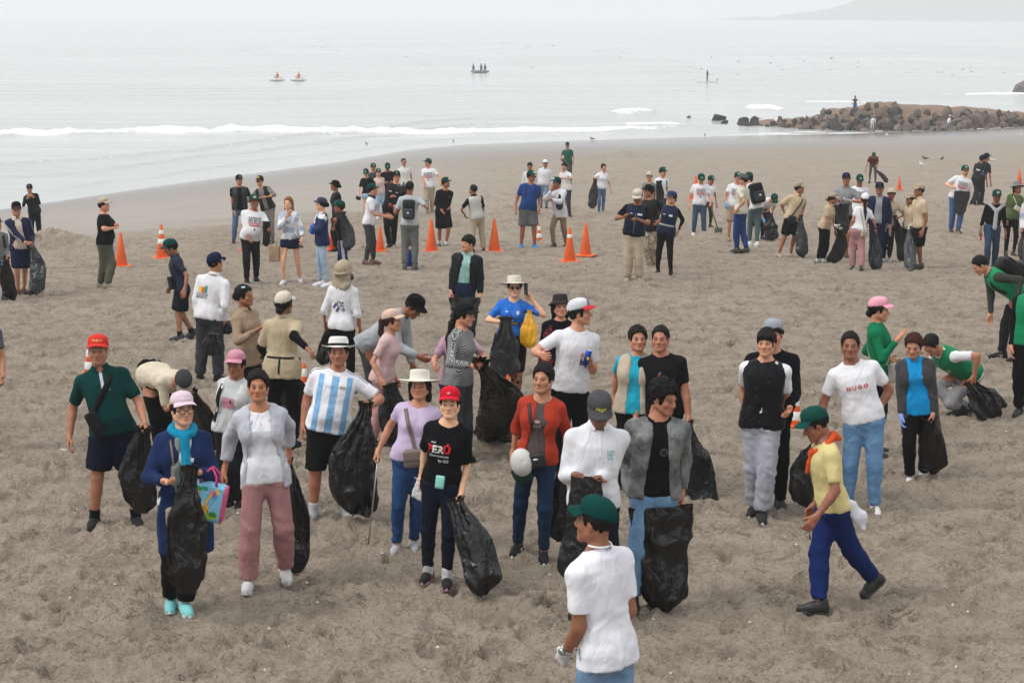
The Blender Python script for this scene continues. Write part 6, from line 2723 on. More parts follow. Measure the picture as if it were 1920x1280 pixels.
ob = empty('phone', c, 'black phone held by the man in navy utility vest', 'phone')
rbox('case', c, (np.array([1., 0, 0]), np.array([0, .6, .8]), np.array([0, -.8, .6])), (.075, .006, .036), .005, 'plastic', (.01, .01, .012), ob, c, 3)
J = P('man in black cap and black vest with camouflage trousers, looking left behind the phone user', ((1214, 504), (1224, 503)), 330 + 12, 1213, face=-35, look=-72, skin=2, fat=.12, LH=('b', 0, (.05, .08, -.4)), hat=cap(BK), tops=[tee(BK, sl=.8), vest((.012, .012, .013), hem=-.12)], bot=trs(TAN, mat='desert_camouflage', ease=.018), shoes=shoe((.35, .27, .2), kind='boot'))
J = P('woman in glasses, blue cap and navy reflective vest over black sleeves and leggings', ((1231, 516), (1257, 518)), 353, 1259, face=-18, look=-45, sex='f', skin=1, fat=.1, RH=('b', 0, (-.08, -.16, -.50)), LH=('b', 0, (-.05, -.16, -.50)), eR=(.5, -1, 0), eL=(.5, -1, 0), hair='low', glasses='clear', hat=cap((.02, .045, .12)), tops=[longs(BK, neck='high'), vest((.011, .018, .045), hem=-.06)],
      prints=[dict(w=.30, h=.03, at=(0, .14), on=1, col=(.30, .33, .34)), dict(w=.07, h=.04, at=(.06, .34), on=1, col=(.55, .57, .6)), dict(w=.05, h=.014, at=(-.07, .345), on=1, col=(.5, .5, .52))], bot=leg(BK, ease=.008), shoes=shoe(BK, kind='boot'), px=1246)
P('woman in light beige cap peering out behind the black-capped man', ('s', 1216, 1.60, .2), 320, 1214, face=-10, look=-12, sex='f', skin=1, hair='low', hat=cap((.55, .5, .43)), tops=[tee((.2, .2, .2))], bot=trs(CH), shoes=shoe(CH))
J = P('youth in green cap and white t-shirt with dark straps beyond the navy vests', ('s', 1238, 1.70, .2), 311, 1238, face=30, look=48, pitch=10, skin=1, hat=gcap, RH=None, LH=None, tops=[tee(WH)], bot=trs(CH), shoes=shoe(CH))
for sg in (1, -1):
    strap_line(J, 0, (sg * .10, .46), (sg * .11, .2), 1, .04, 'backpack_strap', 'nylon', (.02, .02, .022), J['ob'], J['root'])
sack('black sack held open before the youth with dark straps', hang(1236, 342, J['root'][1] - .5), hang(1236, 392, J['root'][1] - .5), .20, .06, full=.7, lump=1.2)
J = P('man in green cap and printed white t-shirt leaning on a shovel', ((1300, 442), (1321, 442)), 322, 1310, face=3, pitch=32, skin=1, fat=.15, RH=(1291, 389), LH=(1333, 386), hL='grip', hat=gcap, tops=[tee(WH, sl=.75)], prints=PL(), bot=jeans((.05, .085, .15)), shoes=shoe(WH, WH))
c = gpt(1347, 438)
ob = empty('shovel', c, 'shovel with a long wooden handle stuck in the sand by the printed white t-shirt', 'shovel')
tube('handle', [J['LH'] + np.array([-.02, 0, .10]), c + np.array([-.02, 0, .14])], .017, 'cardboard', (.20, .13, .08), ob, c, 8)
V, Q = rbox_vq(.10, .012, .14, .01, 5)
V[:, 1] += 1.6 * V[:, 0] ** 2
link('blade', mesh_from('blade', V + (0, 0, .03), Q), MATS['metal'], ob, color=(.2, .2, .2))
P('person in green cap and white t-shirt stooping behind the man with the shovel', ('s', 1326, 1.44, .25), 327, 1328, face=20, look=35, pitch=15, skin=2, hat=gcap, tops=[tee(WH)], bot=trs((.03, .03, .033)), shoes=shoe(CH))
J = P('volunteer in green cap, printed white t-shirt, khaki shorts and a blue glove', ('s', 1374, 1.70, .2), 320, 1379, face=5, look=10, skin=1, RH=(1360, 387), glR=(.15, .32, .6), hat=gcap, tops=[tee(WH)], prints=PL(), bot=shorts((.40, .32, .23), len=.95), shoes=shoe((.3, .22, .15)))
J = P('man in grey cap, cream t-shirt with red trim and blue jeans turned away', ((1396, 473), (1378, 473)), 322, 1389, face=-125, look=-100, skin=1, LH=('b', 0, (.06, .06, -.46)), RH=None, hat=cap((.10, .10, .10)), tops=[tee((.62, .60, .50), sl=.7)], prints=[dict(w=.06, h=.05, at=(0, .36), turn=-70, col=(.5, .03, .04)), dict(w=.02, h=.02, at=(0, .36), turn=-70, col=(.8, .8, .8), off=.01)], bot=jeans(BJE, ease=.014, ease2=.02), shoes=shoe((.05, .045, .04)))
J = P('woman with a big black backpack, green cap and grey-green trousers leaning forward', ((1418, 461), (1403, 459)), 319, 1397, face=-160, look=-150, pitch=10, lean=14, sex='f', skin=1, hair='low', hat=gcap, tops=[tee((.7, .72, .72))], bot=trs((.07, .115, .115), ease=.01), shoes=shoe(WH, WH), px=1412)
backpack(J, 'big black backpack with a white emblem on the woman in grey-green trousers', BK, logo=(.7, .7, .7), dims=(.16, .10, .23))
J = P('volunteer in green cap and blue gloves bending down over a black sack', ((1430, 447), (1440, 449)), h=1.65, face=15, lean=72, pitch=62, skin=1, RH=('b', 0, (0, .05, -.5)), LH=(1445, 404, .2), glR=(.2, .38, .62), hL='grip', hat=gcap, tops=[tee(WH)], bot=trs(NV), shoes=shoe(CH), px=1432)
sack('black sack on the sand below the bending volunteer with blue gloves', J['LH'], gpt(1446, 450), .22, .05, full=.75)

# ---- the beige polo group
J = P('man in beige polo and cap with a black crossbody pouch and black shorts', ((1461, 484), (1485, 480)), 336, 1494, face=25, look=72, skin=2, fat=.15, RH=('b', 0, (.0, -.14, -.50)), LH=('b', 0, (.02, -.14, -.50)), eR=(.8, -1, 0), eL=(.8, -1, 0), hat=cap((.36, .30, .22)), tops=[polo(BEI, sl=.9, arm=.03)], bot=shorts(BK, len=.88, ease=.025), shoes=shoe((.40, .33, .25)), px=1480)
shoulder_bag(J, 'black pouch on a dark strap across a beige polo', (.11, -.02), (.085, .035, .085), (.02, .02, .023), True, sh=-.09, mat='nylon')
sack('black sack standing beside the man with the crossbody pouch', hang(1500, 408, J['root'][1] - .05), gpt(1504, 484), .17, .04, full=.6)
J = P('woman in beige polo, tan cap and white glove reaching out in profile', ((1535, 495), (1546, 495)), 356, 1555, face=55, look=75, pitch=15, lean=6, sex='f', skin=2, fat=.12, RH=(1573, 427, .2), glR=(.62, .60, .58), LH=None, hR='flat', hair='low', hat=cap((.40, .32, .24)), tops=[polo((.50, .39, .26), sl=.8)], bot=trs(BK, ease=.012), shoes=shoe((.12, .12, .14), WH), sock=(.6, .6, .6), px=1541)
sack('black sack swinging from the white-gloved woman in beige polo', J['RH'], gpt(1556, 495), .19, .04, full=.55, bend=.14)
J = P('man in grey polo and black and blue cap with folded arms and a white glove', ((1572, 481), (1587, 481)), 321, 1579, face=-12, look=-8, skin=2, RH=('b', 0, (-.10, .24, -.20)), LH=('b', 0, (-.14, .24, -.17)), eR=(.9, .1, -.5), eL=(.9, .1, -.5), glL=(.62, .60, .58), hat=cap(BK, badge=(.03, .06, .4), bsize=(.06, .03)), tops=[polo((.26, .27, .28))], bot=shorts(BK, len=.92), shoes=shoe((.1, .06, .05)))
sack('grey sack hanging before the man with folded arms in grey polo', hang(1577, 386, J['root'][1] - .36), hang(1583, 440, J['root'][1] - .36), .17, .12, mat='grey_plastic', full=.5)
P('man in green cap and printed white t-shirt looking down among the beige polos', ('s', 1606, 1.72, .2), 323, 1603, face=0, pitch=28, skin=2, hat=gcap, tops=[tee(WH)], prints=PL(), bot=trs(CH), shoes=shoe(CH))
J = P('woman with long dark hair and white cap seen from behind in pink trousers', ((1615, 509), (1597, 506)), 358, 1617, face=178, look=172, sex='f', skin=0, fat=.12, RH=(1643, 437), LH=(1590, 441), hR='grip', hair='tail', hcol=(.014, .008, .007), hat=cap(WH), tops=[tee(WH, hem=-.0)], bot=trs((.42, .22, .22), ease=.010, ease2=.028, n='trousers'), shoes=shoe(CH))
shoulder_bag(J, 'beige bag on the hip of the woman in pink trousers seen from behind', (.13, -.03), (.085, .035, .07), (.42, .36, .28), True, sh=-.09, side=-1, wd=.014)
sack('black sack in the right hand of the long-haired woman in pink trousers', J['RH'], gpt(1641, 507), .18, .04, full=.6)
P('man in navy jacket over grey shirt and black and blue cap between the beige polos', ('s', 1643, 1.68, .2), 339, 1641, face=-8, skin=2, fat=.1, glasses='clear', hat=cap(BK, badge=(.03, .06, .35), bsize=(.06, .03)), tops=[polo((.28, .29, .31)), jacket(NV, open=(.08, .06))], bot=trs(NV), shoes=shoe(CH))
J = P('woman in beige polo and pale cap with a lilac jacket tied at the waist, speaking', ((1657, 491), (1668, 491)), 350, 1664, face=-6, look=-10, sex='f', skin=2, fat=.22, RH=None, LH=(1680, 411, .22), eL=(.9, -.4, -.4), hL='grip', hair='low', hat=cap((.52, .50, .38)), tops=[polo((.50, .40, .28), sl=.75)], bot=trs((.016, .014, .02), ease=.01), shoes=shoe((.45, .5, .55), WH))
rtt, ftt, uu_ = J['fr']
F = Field((-.35, -.35, -.3), (.35, .35, .3), .022)
F.prof((rtt, ftt, uu_), np.zeros(3), np.array([(-.06, .2, .145, 0), (.06, .185, .14, 0)]) * 1.0, 0)
F.cap(ftt * .15 - rtt * .03, ftt * .15 - rtt * .06 - uu_ * .25, .04, .03, .03)
F.cap(ftt * .15 + rtt * .03, ftt * .15 + rtt * .07 - uu_ * .22, .04, .03, .03)
V, Q = F.mesh()
link('tied_jacket', mesh_from('tied_jacket', V + (J['O'] - J['root']) + uu_ * .03, Q), MATS['cotton'], J['ob'], color=(.50, .44, .58))
sack('black sack held at the waist by the woman with the lilac jacket', J['LH'], gpt(1691, 492), .17, .03, full=.5, bend=.05)
J = P('man in beige polo and tan cap with sunglasses, white glove and black shorts facing left', ((1711, 505), (1722, 504)), 340, 1714, face=-72, look=-80, skin=2, RH=(1704, 430, .02), glR=(.62, .60, .58), hR='grip', LH=None, hair='crop', hat=cap((.40, .32, .22)), tops=[polo((.55, .43, .30), sl=.72)], bot=shorts(BK, len=.95, ease=.026), shoes=shoe((.05, .06, .06)), px=1717)
sack('dark sack hanging to the ground from the white-gloved man in black shorts', J['RH'], gpt(1707, 508), .16, .03, mat='grey_plastic', full=.55)
P('person in tan cap half hidden by the man in black shorts', ('s', 1702, 1.43, .2), 361, 1699, face=-60, look=-75, skin=2, hat=cap((.40, .32, .22)), tops=[polo((.5, .4, .28))], bot=trs(BK), shoes=shoe(CH))
J = P('person in dark red shirt and green cap bending over far up the beach', ((1630, 343), (1642, 343)), h=1.68, face=-8, lean=60, pitch=55, skin=2, RH=(1621, 326), LH=('b', 0, (-.02, .1, -.45)), hL='grip', hat=gcap, tops=[tee((.13, .012, .02), sl=.8)], bot=trs((.07, .075, .08)), shoes=shoe(CH))
sack('long grey sack trailing from the bending person in dark red', J['LH'], gpt(1664, 343), .13, .03, mat='grey_plastic', full=.5, bend=.05)
J = P('bearded man in sunglasses, green cap, printed white t-shirt and blue jeans opening a sack', ((1784, 436), (1798, 437)), 304, 1805, face=8, look=4, skin=3, stub=.95, fat=.2, RH=(1789, 354, .3), LH=(1817, 370, .25), eR=(.7, -.5, -.5), hR='grip', hL='grip', hat=gcap, glasses='dark', tops=[tee(WH, sl=.75)], prints=PL(), bot=jeans((.06, .13, .28), ease=.016, ease2=.022), shoes=shoe((.07, .05, .04)))
sack('black sack stretched between the hands of the bearded man', (J['RH'] + J['LH']) / 2 + np.array([0, -.02, .02]), hang(1800, 402, J['LH'][1]), .19, .04, mouth=.19, full=.4, mat='grey_plastic', ang=-18)
POL = (.022, .024, .028)
for k, (fx, hxp, tp, fc, lab) in enumerate((((1842, 384), 1843, 283, 125, 'officer with blue lettered vest back and navy cap walking away on the far sand'), ((1824, 384), 1831, 286, 125, 'second officer walking half hidden beside the one with the blue lettered vest'))):
    J = P(lab, (fx, (fx[0] - 14 + 26 * k, fx[1] + 1)), tp, hxp, face=140, look=105, skin=2, hat=cap((.012, .02, .05)), tops=[tee(POL, sl=.85), vest((.02, .021, .024), hem=.0)],
          prints=[dict(text='POLICIA', size=.055, at=(0, .33), side=-1, on=1, col=(.05, .25, .5), bold=.03), dict(w=.2, h=.03, at=(0, .22), side=-1, on=1, col=(.5, .52, .55)), dict(w=.30, h=.02, at=(0, .14), side=-1, on=1, col=(.02, .2, .5))] if k == 0 else [dict(w=.14, h=.05, at=(0, .3), side=-1, on=1, col=(.45, .48, .5))],
          bot=trs(POL, ease=.018), shoes=shoe(BK, kind='boot'), lift=(0, 25) if k == 0 else (0, 0))
J = P('man in green cap and black shirt with a grey sweater knotted over his shoulders', ((1850, 505), (1865, 503)), 351, 1859, face=0, look=0, pitch=10, skin=4, RH=(1834, 448), LH=(1886, 444), hR='grip', hat=gcap, tops=[longs(BK, sl=1.6, hem=-.0, tuck=1)], bot=jeans((.035, .06, .11), ease=.016, ease2=.02, waist=.08), shoes=shoe((.05, .05, .055)))
ob = empty('red_phone', J['RH'], 'red case in the hand of the man with the knotted grey sweater', 'phone')
rbox('case', J['RH'] + np.array([0, -.02, -.05]), fr3, (.02, .006, .06), .005, 'plastic', (.6, .03, .06), ob, J['RH'], 3)
F = Field((-.3, -.3, -.5), (.3, .3, .25), .022)
for sg in (1, -1):
    F.cap(-ftt * 0 + J['fr'][0] * sg * .02 - J['fr'][1] * .07 + J['fr'][2] * .06, J['fr'][0] * sg * .13 + J['fr'][2] * .03, .035, .045, .02)
    F.cap(J['fr'][0] * sg * .13 + J['fr'][2] * .03, J['fr'][0] * sg * .02 + J['fr'][1] * .12 - J['fr'][2] * .07, .045, .035, .02)
F.cap(J['fr'][1] * .125 - J['fr'][2] * .07, J['fr'][1] * .15 - J['fr'][2] * .42 - J['fr'][0] * .01, .04, .045, .02)
V, Q = F.mesh()
link('knotted_sweater', mesh_from('knotted_sweater', V + (J['O'] + J['fr'][2] * .46 * J['s'] - J['root']), Q), MATS['knit'], J['ob'], color=(.36, .37, .37))
J = P('woman in wide grey sun hat, olive t-shirt and black leggings', ((1886, 479), (1902, 480)), 335, 1897, face=4, look=10, sex='f', skin=2, RH=None, LH=(1918, 418, .1), hair='bob', hat=dict(kind='round', col=(.2, .2, .2), mat='felt'), tops=[tee((.085, .115, .045), sl=.8)], bot=leg(BK), shoes=shoe((.04, .04, .04)))
shoulder_bag(J, 'cream crossbody bag on the chest of the woman in olive t-shirt', (-.03, .22), (.075, .03, .055), (.55, .52, .44), True, sh=.09, wd=.02, tilt=20)
J = P('person at the right edge with bright backpack straps beside the olive t-shirt', ('s', 1930, 1.62, .2), 352, 1926, face=0, skin=2, hair='low', RH=(1916, 440), hR='grip', tops=[longs((.10, .16, .2), mat='blue_floral')], bot=trs((.08, .1, .14)), shoes=shoe(CH))
sack('dark sack at the far right edge by the olive-shirted woman', J['RH'], gpt(1918, 486), .14, .03, mat='grey_plastic', full=.5)

# ---- at the rocks
P('distant person in white cap, shirt and pale trousers standing at the foot of the breakwater', ((1632, 248), (1638, 248)), 215, 1635, face=20, look=40, skin=2, hat=cap((.4, .38, .35)), RH=('b', 0, (.0, .25, -.1)), tops=[longs(WH)], bot=trs((.45, .46, .47)), shoes=shoe(GY))
P('distant person in white hat, white top and blue jeans facing left at the breakwater', ((1774, 245), (1780, 245)), 216, 1778, face=-70, skin=2, hat=cap(WH), RH=('b', 0, (.0, .25, -.1)), tops=[longs(WH)], bot=jeans((.2, .3, .42)), shoes=shoe(GY))
J = P('dark figure in blue shorts climbing on the breakwater rocks', ((1600, 246), (1607, 246)), h=1.68, face=20, skin=4, hair='short', LH=('b', 0, (.35, .2, -.3)), RH=('b', 0, (.2, .1, -.4)), tops=[tee((.06, .06, .065))], bot=shorts((.02, .12, .40), len=.9), shoes=shoe(CH))
q = at_y(1603, 205, J['root'][1] + 6.5)
J['ob'].location = (q[0], q[1], q[2] - .4)

# ---- the middle of the beach
J = P('man in green cap, navy polo and black shorts walking left with lowered head', ((332, 642), (356, 630)), 441, 328, face=-78, look=-80, pitch=26, lean=6, skin=2, RH=(316, 545), LH=(345, 551), hR='grip', hat=cap(GRN), tops=[polo((.022, .03, .052), collar=(.03, .04, .06), sl=.75)], bot=shorts((.012, .012, .016), len=.88, ease=.03, ease2=.05), shoes=shoe((.045, .047, .05)), sock=BK, lift=(0, 18), px=343)
shoulder_bag(J, 'black sling bag at the chest of the man walking left in navy polo', (-.10, .12), (.075, .03, .11), (.012, .012, .014), True, sh=.08, mat='nylon')
J = P('man in navy cap and white long-sleeved polo with a logo on his back', ((413, 714), (377, 713)), 469, 409, face=165, look=138, skin=1, fat=.1, RH=(422, 612), LH=None, hR='grip', hair='crop', hat=cap((.010, .018, .05)), tops=[longs(WH, n='polo_shirt', neck='collar', collar=WH, amp=.010)],
      prints=[dict(w=.05, h=.07, at=(-.13, .33), side=-1, col=(.75, .55, .08)), dict(w=.045, h=.075, at=(-.082, .325), side=-1, col=(.7, .13, .05)), dict(w=.035, h=.10, at=(-.04, .335), side=-1, col=(.02, .33, .25)), dict(text='COCINA', size=.045, at=(-.09, .262), side=-1, bold=.01), dict(text='BASECIL', size=.045, at=(-.09, .225), side=-1, bold=.01)],
      bot=jeans((.035, .04, .047), ease=.02, ease2=.03), shoes=shoe(BK, WH, stripes=(.6, .6, .6)))
sack('bunched black bag in the hand of the man with the logo on his back', J['RH'] + np.array([0, 0, .05]), J['RH'] + np.array([.02, 0, -.10]), .13, .07, full=.8, lump=1.3, ruff=False)
sack('black sack showing between the legs of the man in white long-sleeved polo', hang(398, 628, J['root'][1] - .28), hang(398, 668, J['root'][1] - .28), .15, .06, full=.7)
J = P('woman in tan shirt with pale blue flower hair clips facing right', ('s', 470, 1.56, .2), 533, 458, face=58, look=68, sex='f', skin=2, fat=.2, RH=(492, 612, .15), LH=('b', 0, (-.05, .25, -.3)), hair='bun', tops=[longs((.33, .235, .16), neck='collar', collar=(.33, .235, .16), hem=-.12, amp=.010)], prints=[dict(w=.045, h=.05, at=(0, .36), turn=55, col=(.10, .16, .33))], bot=trs((.02, .014, .013), ease=.01), shoes=shoe(BK))
for k, (a, b, c_) in enumerate(((.05, .02, .10), (-.03, -.06, .095), (.06, -.03, .03))):
    pt = J['H'] + J['sh'] * (J['hr'] * a + J['hf'] * b + J['hu'] * c_)
    fl = []
    for i in range(5):
        an = i * 1.2566
        fl.append((math.cos(an), math.sin(an)))
    V, Q = [], []
    for x, y in fl:
        b0 = len(V)
        for q in ((0, 0), (.012, .010), (.026, 0), (.012, -.010)):
            for dz in (.0, .004):
                V.append((q[0] * x - q[1] * y, q[0] * y + q[1] * x, dz))
        Q += [(b0, b0 + 2, b0 + 4, b0 + 6), (b0 + 1, b0 + 7, b0 + 5, b0 + 3), (b0, b0 + 1, b0 + 3, b0 + 2), (b0 + 2, b0 + 3, b0 + 5, b0 + 4), (b0 + 4, b0 + 5, b0 + 7, b0 + 6), (b0 + 6, b0 + 7, b0 + 1, b0)]
    n_ = unit(pt - J['H'])
    t1 = unit(np.cross(n_, UP))
    V = np.array(V)
    link('hair_flower', mesh_from('hair_flower', V[:, :1] * t1 + V[:, 1:2] * np.cross(n_, t1) + V[:, 2:] * n_ + (pt + n_ * .012 - J['root']), Q, False), MATS['plastic'], J['ob'], color=(.30, .52, .56))
J = P('woman in cream cap and beige shirt with black sleeves and belt seen from behind', ('s', 533, 1.60, .24), 541, 534, face=172, look=150, sex='f', skin=2, fat=.22, RH=(585, 662), LH=(498, 672), hL='grip', hair='low', hat=cap((.62, .56, .46)), tops=[longs(BK), tee((.48, .395, .265), sl=.88, hem=-.12, ease=.03, arm=.03, neck='collar', collar=(.48, .395, .265))],
      prints=[dict(w=.36, h=.022, at=(0, .115), on=1, side=-1, col=(.012, .012, .012)), dict(w=.022, h=.16, at=(0, .02), on=1, side=-1, col=(.012, .012, .012))], bot=trs(BK, ease=.012), shoes=shoe(BK))
sack('long black sack slanting down from the woman with the black belt', J['LH'], gpt(560, 786), .24, .04, full=.5, bend=.04)
J = P('woman in khaki sun hat with neck flap and a printed white top seen from behind', ('s', 643, 1.58, .22), 485, 647, face=168, look=155, sex='f', skin=2, LH=(611, 617), RH=None, hL='grip', hair=None, hat=dict(kind='bucket', col=(.40, .33, .235), mat='cotton', drape=1), tops=[longs(WH, sl=1.25, amp=.010)],
      prints=[dict(text='Hop', size=.05, at=(.0, .30), side=-1, col=(.03, .03, .06), bold=.02), dict(text='is the', size=.045, at=(.0, .26), side=-1, col=(.03, .03, .06), bold=.015), dict(w=.03, h=.085, at=(-.075, .255), rot=-35, side=-1, col=(.09, .07, .22)), dict(w=.03, h=.07, at=(-.035, .21), rot=-35, side=-1, col=(.09, .08, .18)), dict(w=.05, h=.05, at=(.035, .21), side=-1, shape='oval', col=(.2, .22, .33))],
      bot=leg(BK, ease=.008), shoes=shoe(CH))
sack('black sack dangling from the woman in khaki sun hat', J['LH'], hang(603, 684, J['LH'][1]), .12, .03, full=.6)
J = P('person in grey hooded top and black cap stooping to reach down', ('s', 716, 1.68, .3), 500, face=72, look=60, pitch=45, lean=52, h=1.68, skin=2, RH=(797, 675, .1), LH=('b', 0, (.0, .2, -.5)), hat=cap(BK), tops=[longs((.36, .38, .40), n='hooded_top', ease=.03, arm=.03, amp=.011, hem=-.08)], bot=trs((.05, .052, .055)), shoes=shoe(CH))
J = P('woman in pale pink t-shirt, peach cap and pink printed trousers turned aside', ((704, 834), (728, 836)), 572, 738, face=72, look=78, sex='f', skin=1, fat=.12, RH=(720, 725, .16), LH=(748, 722), hR='grip', hL='grip', hair='pony', hcol=(.03, .012, .012), hat=cap((.66, .48, .38)), tops=[tee((.66, .45, .45), sl=.7, hem=-.06)], bot=trs((.58, .33, .34), ease=.016, ease2=.024), shoes=shoe(CH), px=718)
sack('black sack hanging between the hands of the woman in pale pink', J['RH'] + np.array([.05, 0, 0]), hang(757, 838, J['RH'][1] - .05), .20, .06, full=.5, bend=-.05)
J = P('woman in black cap and grey zigzag knit jacket with long dark hair, holding a sack', ('s', 862, 1.60, .22), 559, 868, face=62, look=72, pitch=12, sex='f', skin=1, fat=.12, RH=(900, 688, .28), LH=(905, 675, .1), hR='grip', hL='grip', hair='tail', hat=cap((.014, .014, .016)), tops=[longs(GY, n='knit_jacket', mat='zigzag_knit', hem=-.06)], bot=trs((.06, .062, .07), ease=.014), shoes=shoe(BK))
sack('big black sack gathered up by the woman in zigzag knit', J['RH'], gpt(908, 824), .30, .05, full=.6, bend=.12, lump=1.3)
sack('round full black sack lying on the sand beside the big sack', gpt(940, 802, .42), gpt(944, 826), .30, .10, full=.8, lump=1.4, ruff=False)
P('person in mauve t-shirt and dark jeans hidden behind the zigzag knit jacket', ('s', 856, 1.47, .24), 580, 862, face=0, sex='f', skin=1, fat=.25, RH=(815, 690), LH=(905, 676), hair='low', tops=[tee((.42, .26, .33), sl=.8)], bot=jeans((.015, .03, .09)), shoes=shoe(CH))
J = P('grim man in black and blue tracksuit jacket over a mint shirt, holding a sack', ((855, 642), (885, 642)), 440, 881, face=-6, look=-46, skin=1, fat=.12, RH=(843, 564, .1), LH=(901, 566, .1), hR='grip', hL='grip', hair='fringe', tops=[longs((.30, .52, .47), neck='collar', collar=(.32, .55, .5), placket=(.0, .46), tuck=1, hem=0), jacket((.012, .012, .014), open=(.11, .055), stripe=((.02, .18, .48), (0,), .022), hem=-.10)], bot=jeans(DJE, waist=.08), shoes=shoe(BK))
sack('black sack draped across the legs of the man in mint shirt', (J['RH'] + J['LH']) / 2 + np.array([0, -.05, .02]), hang(872, 622, J['LH'][1] - .1), .20, .05, mouth=.20, full=.3, sag=.06)
J = P('woman in sunglasses and wide white hat on the phone in a blue football jersey', ((944, 761), (969, 757)), 511, 966, face=-4, look=4, sex='f', skin=3, fat=.2, RH=(948, 604, .3), eR=(.9, -.4, -.4), hR='grip', LH=(990, 552, .05), eL=(.7, .1, -.9), hL='grip', hair='low', glasses='dark', hat=dict(kind='wide', col=(.68, .64, .54), band=(.55, .5, .4)), tops=[tee((.02, .15, .6), n='football_jersey', mat='blue_football_jersey', sl=.8, neck='v')],
      prints=[dict(w=.20, h=.03, at=(.01, .225), col=(.02, .015, .01)), dict(w=.16, h=.014, at=(.01, .225), col=(.5, .33, .05), off=.008), dict(w=.03, h=.035, at=(.0, .262), col=(.5, .35, .05)), dict(w=.035, h=.045, at=(.075, .37), col=(.6, .62, .7)), dict(w=.03, h=.014, at=(-.07, .375), col=(.7, .7, .75))],
      bot=dict(n='leggings', mat='printed_leggings', col=BK, ease=.012, ease2=.022), shoes=shoe((.62, .60, .57), WH))
F = Field((-.4, -.4, -.75), (.4, .4, .3), .022)
F.prof(J['fr'], np.zeros(3), np.array([(-.36, .2, .15, 0), (-.1, .20, .145, 0), (.06, .18, .13, 0)]), 0)
V, Q = F.mesh()
link('tied_shawl', mesh_from('tied_shawl', V + (J['O'] - J['root']), Q), MATS['cotton'], J['ob'], color=BK)
ob = empty('phone', J['LH'], 'grey phone held to the ear of the woman in wide white hat', 'phone')
rbox('case', J['LH'] + np.array([-.01, .0, .07]), (np.array([.5, -.86, 0]), np.array([.86, .5, 0]), UP), (.036, .006, .075), .006, 'plastic', (.05, .05, .055), ob, J['LH'], 3)
sack('grey-black sack hanging from the hand of the woman in blue jersey', J['RH'], hang(950, 705, J['RH'][1]), .21, .05, full=.45, mat='grey_plastic', bend=-.03)
sack('bright yellow plastic bag hanging from the wrist of the woman in blue jersey', hang(993, 585, J['wri'][1][1] - .06), hang(991, 652, J['wri'][1][1] - .10), .125, .02, full=.9, mat='yellow_plastic', name='carrier_bag', lump=.7)
P('young person in dark bucket hat and red plaid shirt behind the white tee', ('s', 1045, 1.55, .2), 546, 1051, face=2, look=10, sex='f', skin=1, hair='bob', hat=dict(kind='bucket', col=(.03, .026, .024), mat='felt'), tops=[longs(GY, mat='red_plaid', open=(.05, .05)), tee(BK)][::-1], bot=trs(BK), shoes=shoe(CH))
J = P('man in tricolour cap and white t-shirt with a red chest logo looking right', ('s', 1070, 1.72, .24), 553, 1088, face=18, look=80, skin=1, fat=.12, RH=(1020, 668), LH=(1103, 668, .28), hL='grip', eL=(.4, -.7, -.5), hat=cap((.62, .62, .66), visor=(.55, .03, .04), badge=(.02, .05, .25), bsize=(.05, .05)), tops=[tee(WH, sl=.75)],
      prints=[dict(w=.075, h=.034, at=(.06, .315), col=(.55, .02, .04)), dict(text="LEVI'S", size=.026, at=(.06, .316), col=(.8, .8, .8), bold=.03, off=.008), dict(text='LEVI STRAUSS', size=.012, at=(.06, .288), col=(.25, .25, .25)), dict(w=.08, h=.012, at=(.06, .27), col=(.02, .02, .02)), dict(text='M', size=.055, at=(.04, .245), bold=.03), dict(text='M', size=.055, at=(.08, .245), bold=.03), dict(w=.08, h=.01, at=(.06, .222), col=(.02, .02, .02)), dict(w=.025, h=.025, at=(.09, .205), shape='oval', col=(.08, .05, .4))],
      bot=trs(BK, ease=.016), shoes=shoe(CH), px=1068)
c = J['LH']
ob = empty('drink_can', c, 'blue and yellow drink can held by the man in tricolour cap', 'can')
a, b = at_y(1097, 683, c[1] - .03), at_y(1105, 657, c[1] - .03)
tube('can_body', [a, lerp(a, b, .06), lerp(a, b, .94), b], [.024, .029, .029, .023], 'metal', (.01, .08, .42), ob, c, 16)
tube('lid', [b, b + (b - a) * .02], [.023, .021], 'metal', (.7, .7, .7), ob, c, 16)
q = lerp(a, b, .45) + np.array([.008, -.0285, 0])
rbox('label_spot', q, fr3, (.010, .003, .014), .002, 'print', (.7, .5, .04), ob, c, 3)
J = P('woman in turquoise t-shirt and beige quilted vest beside the black t-shirt', ('s', 1188, 1.56, .22), 609, 1196, face=-10, look=8, sex='f', skin=1, fat=.2, hair='low', RH=(1150, 760), tops=[tee((.02, .36, .50), sl=.75), vest((.47, .39, .30), open=(.07, .05), mat='cotton')], bot=trs(BK), shoes=shoe(CH))
J = P('broad man in plain black t-shirt with close-cropped hair standing behind the denim jacket', ((1225, 931), (1262, 932)), 609, 1237, face=-8, look=-14, skin=0, fat=.22, RH=(1190, 800), LH=(1294, 803), hL='grip', hair='crop', tops=[tee((.009, .009, .010), sl=.72)], prints=[dict(w=.025, h=.012, at=(-.02, .355), col=(.5, .04, .05)), dict(w=.02, h=.012, at=(-.01, .372), col=(.1, .2, .5))], bot=trs(BK), shoes=shoe(BK))
sack('black sack swinging in the hand of the broad man in black t-shirt', J['LH'], hang(1311, 976, J['LH'][1] - .05), .22, .04, full=.5, bend=.03)

